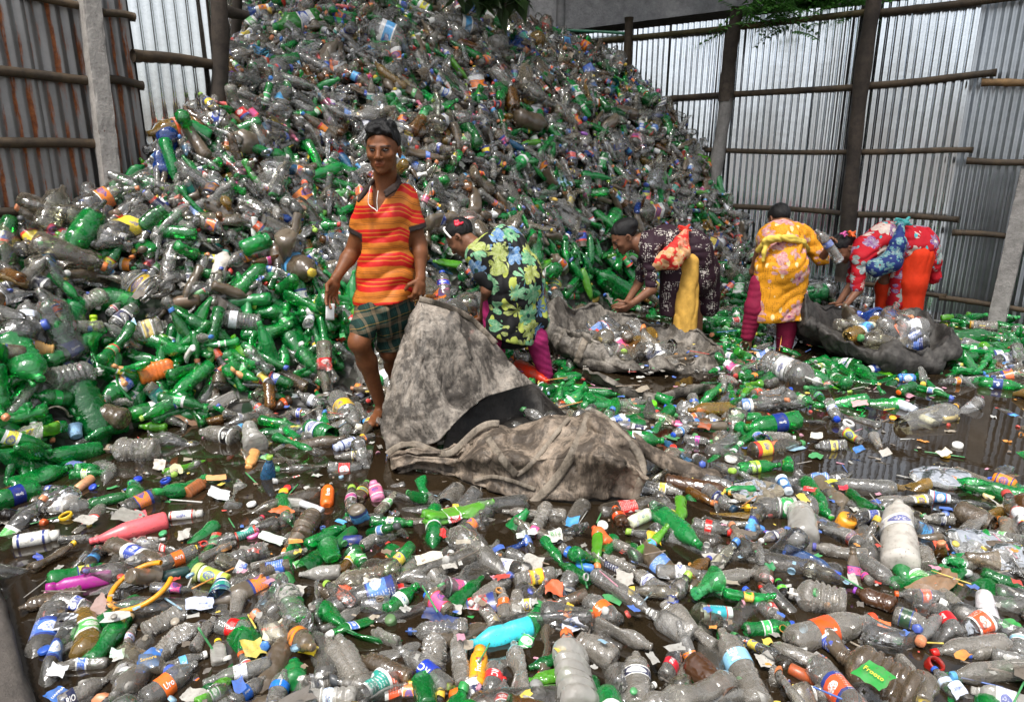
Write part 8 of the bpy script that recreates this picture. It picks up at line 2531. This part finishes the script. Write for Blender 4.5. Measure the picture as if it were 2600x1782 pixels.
SCR = [
 ('C1', 970, 1320, 190, 170, '#2f6cb8', 'printed_packet', 'packet', 'blue printed packet with a red oval at the lower left', .10, .45, 'Senora', '#d8b020'),
 ('C1', 1890, 890, 230, 160, W0, 'paper_scrap', 'paper', 'large torn white paper beside the frosted pinkish bottle'),
 ('C1', 1430, 235, 190, 90, '#d4dadc', 'paper_scrap', 'paper', 'crumpled white wrapper afloat in open water, left of centre'),
 ('C1', 560, 405, 160, 80, '#b4b0a8', 'paper_scrap', 'paper', 'torn white scrap afloat above the salmon pink bottle'),
 ('C1', 1200, 500, 100, 90, '#b4b0a8', 'paper_scrap', 'paper', 'white triangular scrap right of the salmon pink bottle'),
 ('C1', 375, 1385, 150, 100, '#d4d8dc', 'paper_scrap', 'paper', 'white and blue scrap by the kerb at the lower left'),
 ('C1', 1265, 1545, 180, 120, '#b4b0a8', 'paper_scrap', 'paper', 'white paper at the bottom edge beside the big orange wrapper'),
 ('C1', 1650, 1240, 180, 150, '#c9b450', 'printed_packet', 'packet', 'mustard and teal crumpled packet above the coral based bottle'),
 ('C1', 2010, 1250, 160, 90, '#e4cc20', 'printed_packet', 'packet', 'bright yellow packet left of the diamond ribbed bottle'),
 ('C1', 1790, 1120, 200, 150, '#d4cfb4', 'printed_packet', 'packet', 'cream packet with yellow and red print in the lower left', .1, .3, 'MUCHAMOR', '#c83c20'),
 ('C1', 2240, 870, 110, 110, '#e8623a', 'film_scrap', 'film', 'torn orange film beside the dark red cap'),
 ('C1', 1300, 950, 230, 110, '#c4cce4', 'printed_packet', 'packet', 'white blue and red crumpled pack right of the yellow ring'),
 ('C1', 660, 960, 150, 140, '#a88c84', 'film_scrap', 'film', 'dull pinkish film left of the yellow ring'),
 ('C1', 765, 1275, 120, 80, '#c4e0d0', 'printed_packet', 'packet', 'pale green packet beside the deep green bottle'),
 ('C1', 250, 650, 90, 45, '#2848b0', 'film_scrap', 'film', 'blue film scrap below the white powder bottle'),
 ('C1', 1040, 50, 100, 95, '#d4ccc0', 'printed_packet', 'packet', 'white packet with bar lines afloat at the left'),
 ('C1', 1150, 75, 100, 85, '#dcd4a8', 'printed_packet', 'packet', 'cream picture packet afloat next to the white packet'),
 ('C1', 1410, 130, 170, 50, '#dca468', 'film_scrap', 'film', 'tan film strip afloat left of centre'),
 ('C1', 1770, 525, 230, 75, '#d0e0d0', 'film_scrap', 'film', 'white and green film strip beside the pink lid'),
 ('C1', 1840, 350, 170, 80, '#dc641c', 'film_scrap', 'film', 'orange film twist left of the orange drink can', .3),
 ('C1', 840, 385, 250, 110, '#8c8a82', 'paper_scrap', 'paper', 'soggy grey newspaper above the salmon pink bottle', .25),
 ('C1', 920, 365, 90, 60, '#d03c4c', 'film_scrap', 'film', 'small red film on the soggy newspaper'),
 ('C1', 380, 1545, 140, 150, '#1c62b4', 'printed_packet', 'packet', 'blue lettered film in the lower left corner', .1, 1.2, 'UAFINA'),
 ('C2', 1290, 700, 180, 160, '#b4b0a8', 'paper_scrap', 'paper', 'big white paper fan in the middle of the litter'),
 ('C2', 790, 985, 110, 80, '#b4b0a8', 'paper_scrap', 'paper', 'white square paper above the turquoise bottle'),
 ('C2', 620, 650, 250, 90, '#d8d2c0', 'carton', 'carton', 'long cream carton in front of the sack', .05),
 ('C2', 690, 1050, 340, 110, '#16306c', 'film_scrap', 'film', 'black and blue film sheet left of the turquoise bottle', .22),
 ('C2', 1550, 1090, 130, 150, '#c8ccd8', 'printed_packet', 'packet', 'white and blue cloth flag with letters, bottom centre', .12, -1.1, 'KEY', '#2c4c8c'),
 ('C2', 750, 705, 130, 45, '#b4b0a8', 'paper_scrap', 'paper', 'slim white paper strip below the cream carton'),
 ('C2', 240, 820, 150, 100, '#cfc8bc', 'paper_scrap', 'paper', 'off white crumpled lump left of centre', .35),
 ('C2', 60, 870, 90, 110, '#e4552c', 'film_scrap', 'film', 'coral red film beside the brown clear bottle'),
 ('C2', 1440, 505, 125, 110, '#d4d4cc', 'printed_packet', 'packet', 'white tray with a green picture label before the sack', .08, .1, 'B12', '#1c8a30'),
 ('C2', 1250, 495, 190, 55, '#d4e0d4', 'film_scrap', 'film', 'whitish twisted strip left of the white tray', .3),
 ('C2', 1550, 415, 110, 90, '#3c98d4', 'printed_packet', 'packet', 'sky blue packet behind the white tray'),
 ('C2', 2080, 525, 120, 120, '#e4c028', 'printed_packet', 'packet', 'yellow and red cone packet right of the orange squat bottle', .3),
 ('C2', 1430, 850, 160, 130, '#e46438', 'film_scrap', 'film', 'orange and white cone paper near the orange shouldered bottle', .3),
 ('C2', 1890, 780, 150, 120, '#b4b0a8', 'paper_scrap', 'paper', 'stiff off white paper right of centre'),
 ('C2', 2270, 750, 130, 130, '#b4b0a8', 'paper_scrap', 'paper', 'white paper behind the amber bear shaped bottle'),
 ('C2', 1850, 1470, 110, 140, '#b4b0a8', 'paper_scrap', 'paper', 'white paper behind the navy banded bottle at the bottom'),
 ('C2', 705, 490, 60, 75, '#cc1818', 'film_scrap', 'film', 'bright red film beside the cut green bottle'),
 ('C2', 840, 545, 140, 40, '#dcd0b8', 'carton', 'carton', 'cream stick shaped carton below the sack', .05),
 ('C2', 1060, 590, 130, 45, '#2a5ab4', 'film_scrap', 'film', 'blue film afloat below the sack'),
 ('C2', 1530, 980, 70, 80, '#d8b420', 'printed_packet', 'packet', 'red and yellow packet by the orange printed wrapper'),
 ('C2', 40, 415, 90, 35, '#48a0d8', 'film_scrap', 'film', 'light blue film at the left of the litter'),
 ('C3', 285, 650, 150, 80, '#b4b0a8', 'paper_scrap', 'paper', 'white paper beside the amber bear shaped bottle'),
 ('C3', 1195, 790, 70, 95, '#b4b0a8', 'paper_scrap', 'paper', 'white card left of the little pink bottle'),
 ('C3', 620, 1310, 140, 120, '#b4b0a8', 'paper_scrap', 'paper', 'torn white paper above the pale blue wrapper'),
 ('C3', 2230, 1300, 130, 70, '#dcdcd8', 'paper_scrap', 'paper', 'white paper with coloured lines at the right'),
 ('C3', 1400, 1085, 110, 60, '#e0681c', 'film_scrap', 'film', 'orange film below the orange cap'),
 ('C3', 1770, 575, 100, 75, '#e04c28', 'printed_packet', 'packet', 'orange tag with white end at the right'),
 ('C3', 915, 205, 110, 45, '#cc1820', 'film_scrap', 'film', 'red printed film in the fence reflections', .12, -.3, 'Coca'),
 ('C3', 1135, 195, 80, 40, '#cc1834', 'film_scrap', 'film', 'small crimson film in the fence reflections'),
 ('C3', 1055, 152, 85, 28, '#d8d028', 'film_scrap', 'film', 'yellow film strip in the fence reflections'),
 ('C3', 655, 710, 80, 65, '#24804a', 'film_scrap', 'film', 'green frilled film beside the crinkled grey bottle'),
 ('C3', 2215, 1080, 150, 70, '#2c9440', 'film_scrap', 'film', 'green leaf like film at the right'),
 ('C3', 1880, 1510, 130, 120, '#c4cce0', 'printed_packet', 'packet', 'white packet with a blue and red emblem, bottom right', .08, .2, 'pepsi', '#2048a0'),
 ('C3', 1330, 1420, 260, 190, '#1f9436', 'printed_packet', 'packet', 'green film with a yellow and red fruit label on the huge jug', .06, -.9, 'Frooto', '#e8c820', .135),
 ('C3', 1720, 830, 440, 150, '#8a6c50', 'film_scrap', 'film', 'curved translucent brown tray at the right', .3),
 ('M3', 1240, 1140, 140, 50, '#d4a4a4', 'film_scrap', 'film', 'pinkish film afloat before the reflections'),
 ('M3', 1235, 1440, 100, 50, '#3474bc', 'film_scrap', 'film', 'blue film afloat in the reflections'),
 ('M3', 1410, 1460, 100, 60, '#b4b0a8', 'paper_scrap', 'paper', 'white scrap afloat in the reflections'),
 ('M3', 1790, 1460, 110, 60, '#d8d0bc', 'paper_scrap', 'paper', 'cream scrap afloat at the right'),
 ('M3', 640, 1402, 140, 40, '#e0743c', 'film_scrap', 'film', 'orange film afloat below the navy banded green bottle'),
 ('M3', 960, 1350, 100, 55, '#d8d4c8', 'paper_scrap', 'paper', 'whitish scrap right of the wire looped bottle'),
 ('M3', 230, 1285, 110, 60, '#9c4c24', 'film_scrap', 'film', 'rust brown film afloat beside the navy banded green bottle'),
 ('M1', 1150, 1180, 360, 190, '#9a7458', 'paper_scrap', 'paper', 'big crumpled brown paper at the water edge, left', .25),
 ('M1', 800, 460, 70, 110, '#dadad6', 'paper_scrap', 'paper', 'white card wedged on the slope below the yellow label jug', .1),
 ('M1', 1680, 440, 90, 100, '#dedede', 'paper_scrap', 'paper', 'white square card on the slope left of the boy', .06),
 ('T2', 1430, 745, 130, 110, '#8a5230', 'dry_leaf', 'leaf', 'dry brown leaves high on the right of the heap', .4),
 ('T2', 1420, 1480, 190, 120, '#a86a48', 'dry_leaf', 'leaf', 'dry rust coloured leaves above the floral dress woman', .45),
 ('T1', 1690, 385, 210, 60, '#8a5c36', 'dry_leaf', 'leaf', 'long dry brown leaf high on the left of the heap', .3),
 ('T1', 1990, 490, 130, 120, '#a06a40', 'dry_leaf', 'leaf', 'crumpled tan leaf near the top of the heap', .4),
]
for i, q in enumerate(SCR):
    crop, x_, y_, w_, h_, col_, nm_, ct_, lb_ = q[:9]
    fo = q[9] if len(q) > 9 else .16
    SC(crop, x_, y_, w_, h_, col_, nm_, ct_, lb_, fo, q[10] if len(q) > 10 else None, q[11] if len(q) > 11 else None, q[12] if len(q) > 12 else '#e8e4dc', q[13] if len(q) > 13 else .03)

def cap_obj(crop, x, y, d, col, label, hole=0.0, hfrac=.55):
    px, py = cpx(crop, x, y)
    P = hit(px, py, .012); dep = proj(P)[2]
    r_ = d * KC / F * dep / 2
    V, Q = disc(r_, r_ * hfrac, 20, hole)
    rg = random.Random(int(px + py))
    R3 = rot_from_axis(np.array([rg.uniform(-.25, .25), rg.uniform(-.5, .05), 1.0]), rg.uniform(0, 6))
    o = obj('bottle_cap', quads_mesh('bottle_cap', V, Q, [M['opaque']], None, False), None, label, 'cap', 'loose caps and lids on the water', color=hexc(col))
    o.matrix_world = Matrix.Translation(Vector(P)) @ Matrix(R3.tolist()).to_4x4()
for c in [('C1', 428, 378, 84, '#d8b020', 'yellow ring cap below the tan peach tube', .8), ('C1', 900, 137, 52, '#1c3cb8', 'blue cap afloat beside the dark blue film, left'), ('C1', 1080, 147, 68, '#1c40b0', 'blue ring cap afloat left of centre', .7),
          ('C1', 605, 190, 50, '#2048b8', 'blue cap afloat at the tip of the tan peach tube'), ('C1', 1873, 197, 50, '#d02c28', 'red cap afloat next to a yellow one, left of centre'), ('C1', 1850, 222, 62, '#d8a824', 'amber yellow cap afloat next to a red one'),
          ('C1', 1645, 492, 92, '#e870a8', 'pink lid beside the white and green film'), ('C1', 1062, 491, 52, '#3c9c64', 'green cap right of the salmon pink bottle'), ('C1', 1330, 560, 50, '#c82c24', 'red ring cap above the orange wrapped bottle', .75),
          ('C1', 290, 1252, 80, '#2c58b4', 'blue white and red printed cap near the kerb'), ('C1', 1640, 300, 62, '#d8d8d4', 'white lid standing in the water, left of centre'),
          ('C2', 1748, 440, 72, '#dcdad4', 'cream lid below the right of the sack'), ('C2', 1285, 865, 56, '#2040b8', 'blue cap in the middle of the litter'), ('C2', 400, 835, 62, '#141c38', 'dark navy cap left of the green torn wrapper bottle'), ('C2', 1530, 895, 90, '#3c4450', 'slate grey cup beside the orange cone paper', .7, 1.6),
          ('C2', 365, 1060, 75, '#5a7a50', 'dull green cap block left of the blue film', 0, 1.4), ('C3', 2080, 243, 72, '#dcc890', 'cream lid at the right'), ('C3', 2112, 152, 76, '#2450c0', 'blue lid with raised rim at the right edge', .6), ('C3', 2165, 410, 84, '#e0802c', 'orange lid behind the amber stained jar'),
          ('C3', 1003, 415, 46, '#3060b0', 'emblem cap beside the orange ball'), ('C3', 1150, 420, 120, '#e89a2c', 'orange dappled ball shaped lid right of centre', 0, 1.5), ('C3', 1488, 1194, 62, '#1c7c40', 'green cap below the wide mouthed jar'), ('C3', 1730, 1352, 112, '#8c1810', 'dark red cup shaped lid at the lower right', .72, 1.1),
          ('M3', 1398, 1140, 44, '#d8a81c', 'yellow cap afloat before the dark green bottle'), ('M3', 1757, 1057, 60, '#dcdcda', 'white cap afloat beside the sunken jar'), ('M3', 1168, 1270, 74, '#e0e0dc', 'white ring lid afloat in the reflections', .7), ('M3', 1880, 1412, 66, '#d8d8d2', 'whitish cap afloat at the right'),
          ('M3', 1800, 1478, 60, '#d8a820', 'yellow disc afloat at the right'), ('M3', 1457, 1235, 44, '#dca42c', 'amber cap afloat beside the white blue capped tube'), ('M3', 403, 1502, 84, '#dcdad4', 'white lid behind the trailing end of the sack'), ('M3', 25, 1425, 46, '#d83020', 'red cap right of the big pale wrapper'), ('M3', 75, 1450, 44, '#2c9c5c', 'green cap right of the big pale wrapper'),
          ('M3', 432, 1188, 84, '#d8d6d0', 'white lid beside the murky green lump'), ('M2', 2068, 1155, 70, '#6cd41c', 'lime green ball cap by the emblem bottle', 0, 1.5)]:
    cap_obj(*c[:6], *(c[6:]))

# yellow hose ring
pc = cpx('C1', 930, 882); Pc = hit(*pc, .03); dep = proj(Pc)[2]
rx = 188 * KC / F * dep; ry = rx * 1.05
sgn = 10; V = []
nR = 60
for i in range(nR + 1):
    a = math.radians(75) + math.radians(292) * i / nR * 1.0
    c = Pc + np.array([rx * math.cos(a), ry * math.sin(a) * .95, .03 + .03 * math.sin(a + .6)])
    d = np.array([math.cos(a), math.sin(a), 0])
    rad = 17 * KC / F * dep
    for j in range(sgn):
        q = 2 * math.pi * j / sgn
        V.append(c + d * rad * math.cos(q) + np.array([0, 0, rad]) * math.sin(q))
Fc = [(i * sgn + j, i * sgn + (j + 1) % sgn, (i + 1) * sgn + (j + 1) % sgn, (i + 1) * sgn + j) for i in range(nR) for j in range(sgn)]
obj('plastic_hoop', mesh_from('plastic_hoop', V, Fc, True, [M['opaque']]), None, 'broken amber yellow plastic hoop lying on the water at the lower left', 'hoop', color=hexc('#e09418'))

# crumpled clear bags
def bag(crop, x, y, w_, h_, seed, label, shell=(.60, .60, .58, .34), puff=.22):
    px, py = cpx(crop, x, y); P = hit(px, py, .03); dep = proj(P)[2]
    v = np.array([0, 0, CAMH]) - P; v /= np.linalg.norm(v)
    n = np.array([0, 0, 1.0]) * .7 + v * .3; n /= np.linalg.norm(n)
    X = np.array([1.0, 0, 0]); Y2 = np.cross(n, X); Y2 /= np.linalg.norm(Y2)
    sx, sy = w_ * KC / F * dep / 2, h_ * KC / F * dep / 2 / max(.4, abs(n @ v))
    th = np.linspace(0, 2 * math.pi, 56, endpoint=False); ph = np.linspace(.02, math.pi - .02, 30)
    G = np.zeros((30, 56, 3))
    for i, p in enumerate(ph):
        rr = math.sin(p) ** .55
        G[i] = P + (np.cos(th) * rr * sx)[:, None] * X + (np.sign(np.sin(th)) * np.abs(np.sin(th)) ** .8 * rr * sy)[:, None] * Y2 + math.cos(p) * puff * min(sx, sy) * n
    G = wrinkle(np.concatenate([G, G[:, :1]], 1), .22 * min(sx, sy), .09 * min(sx, sy), seed, 7)[:, :-1]
    me = quads_mesh('plastic_bag', G.reshape(-1, 3), grid_faces(30, 56, True), [M['plastic']])
    obj('plastic_bag', me, None, label, 'bag', 'crumpled clear bags', color=shell)
bag('C3', 2080, 600, 500, 290, 3, 'large crumpled clear bag at the right edge')
bag('C3', 1780, 125, 430, 150, 5, 'crumpled clear bag lying in the fence reflections')
bag('C3', 570, 215, 370, 150, 7, 'flat brownish clear pouch behind the yellow capped jug', (.42, .36, .28, .5), .15)
bag('C1', 380, 280, 240, 150, 9, 'crumpled greyish clear bag below the tan peach tube', (.5, .47, .42, .4), .35)
bag('M3', 1230, 620, 260, 190, 11, 'crumpled clear sheet on top of the black sack', (.6, .6, .6, .3), .3)
bag('C1', 400, 1065, 280, 110, 13, 'dark wet film in the water by the kerb', (.05, .05, .05, .8), .12)
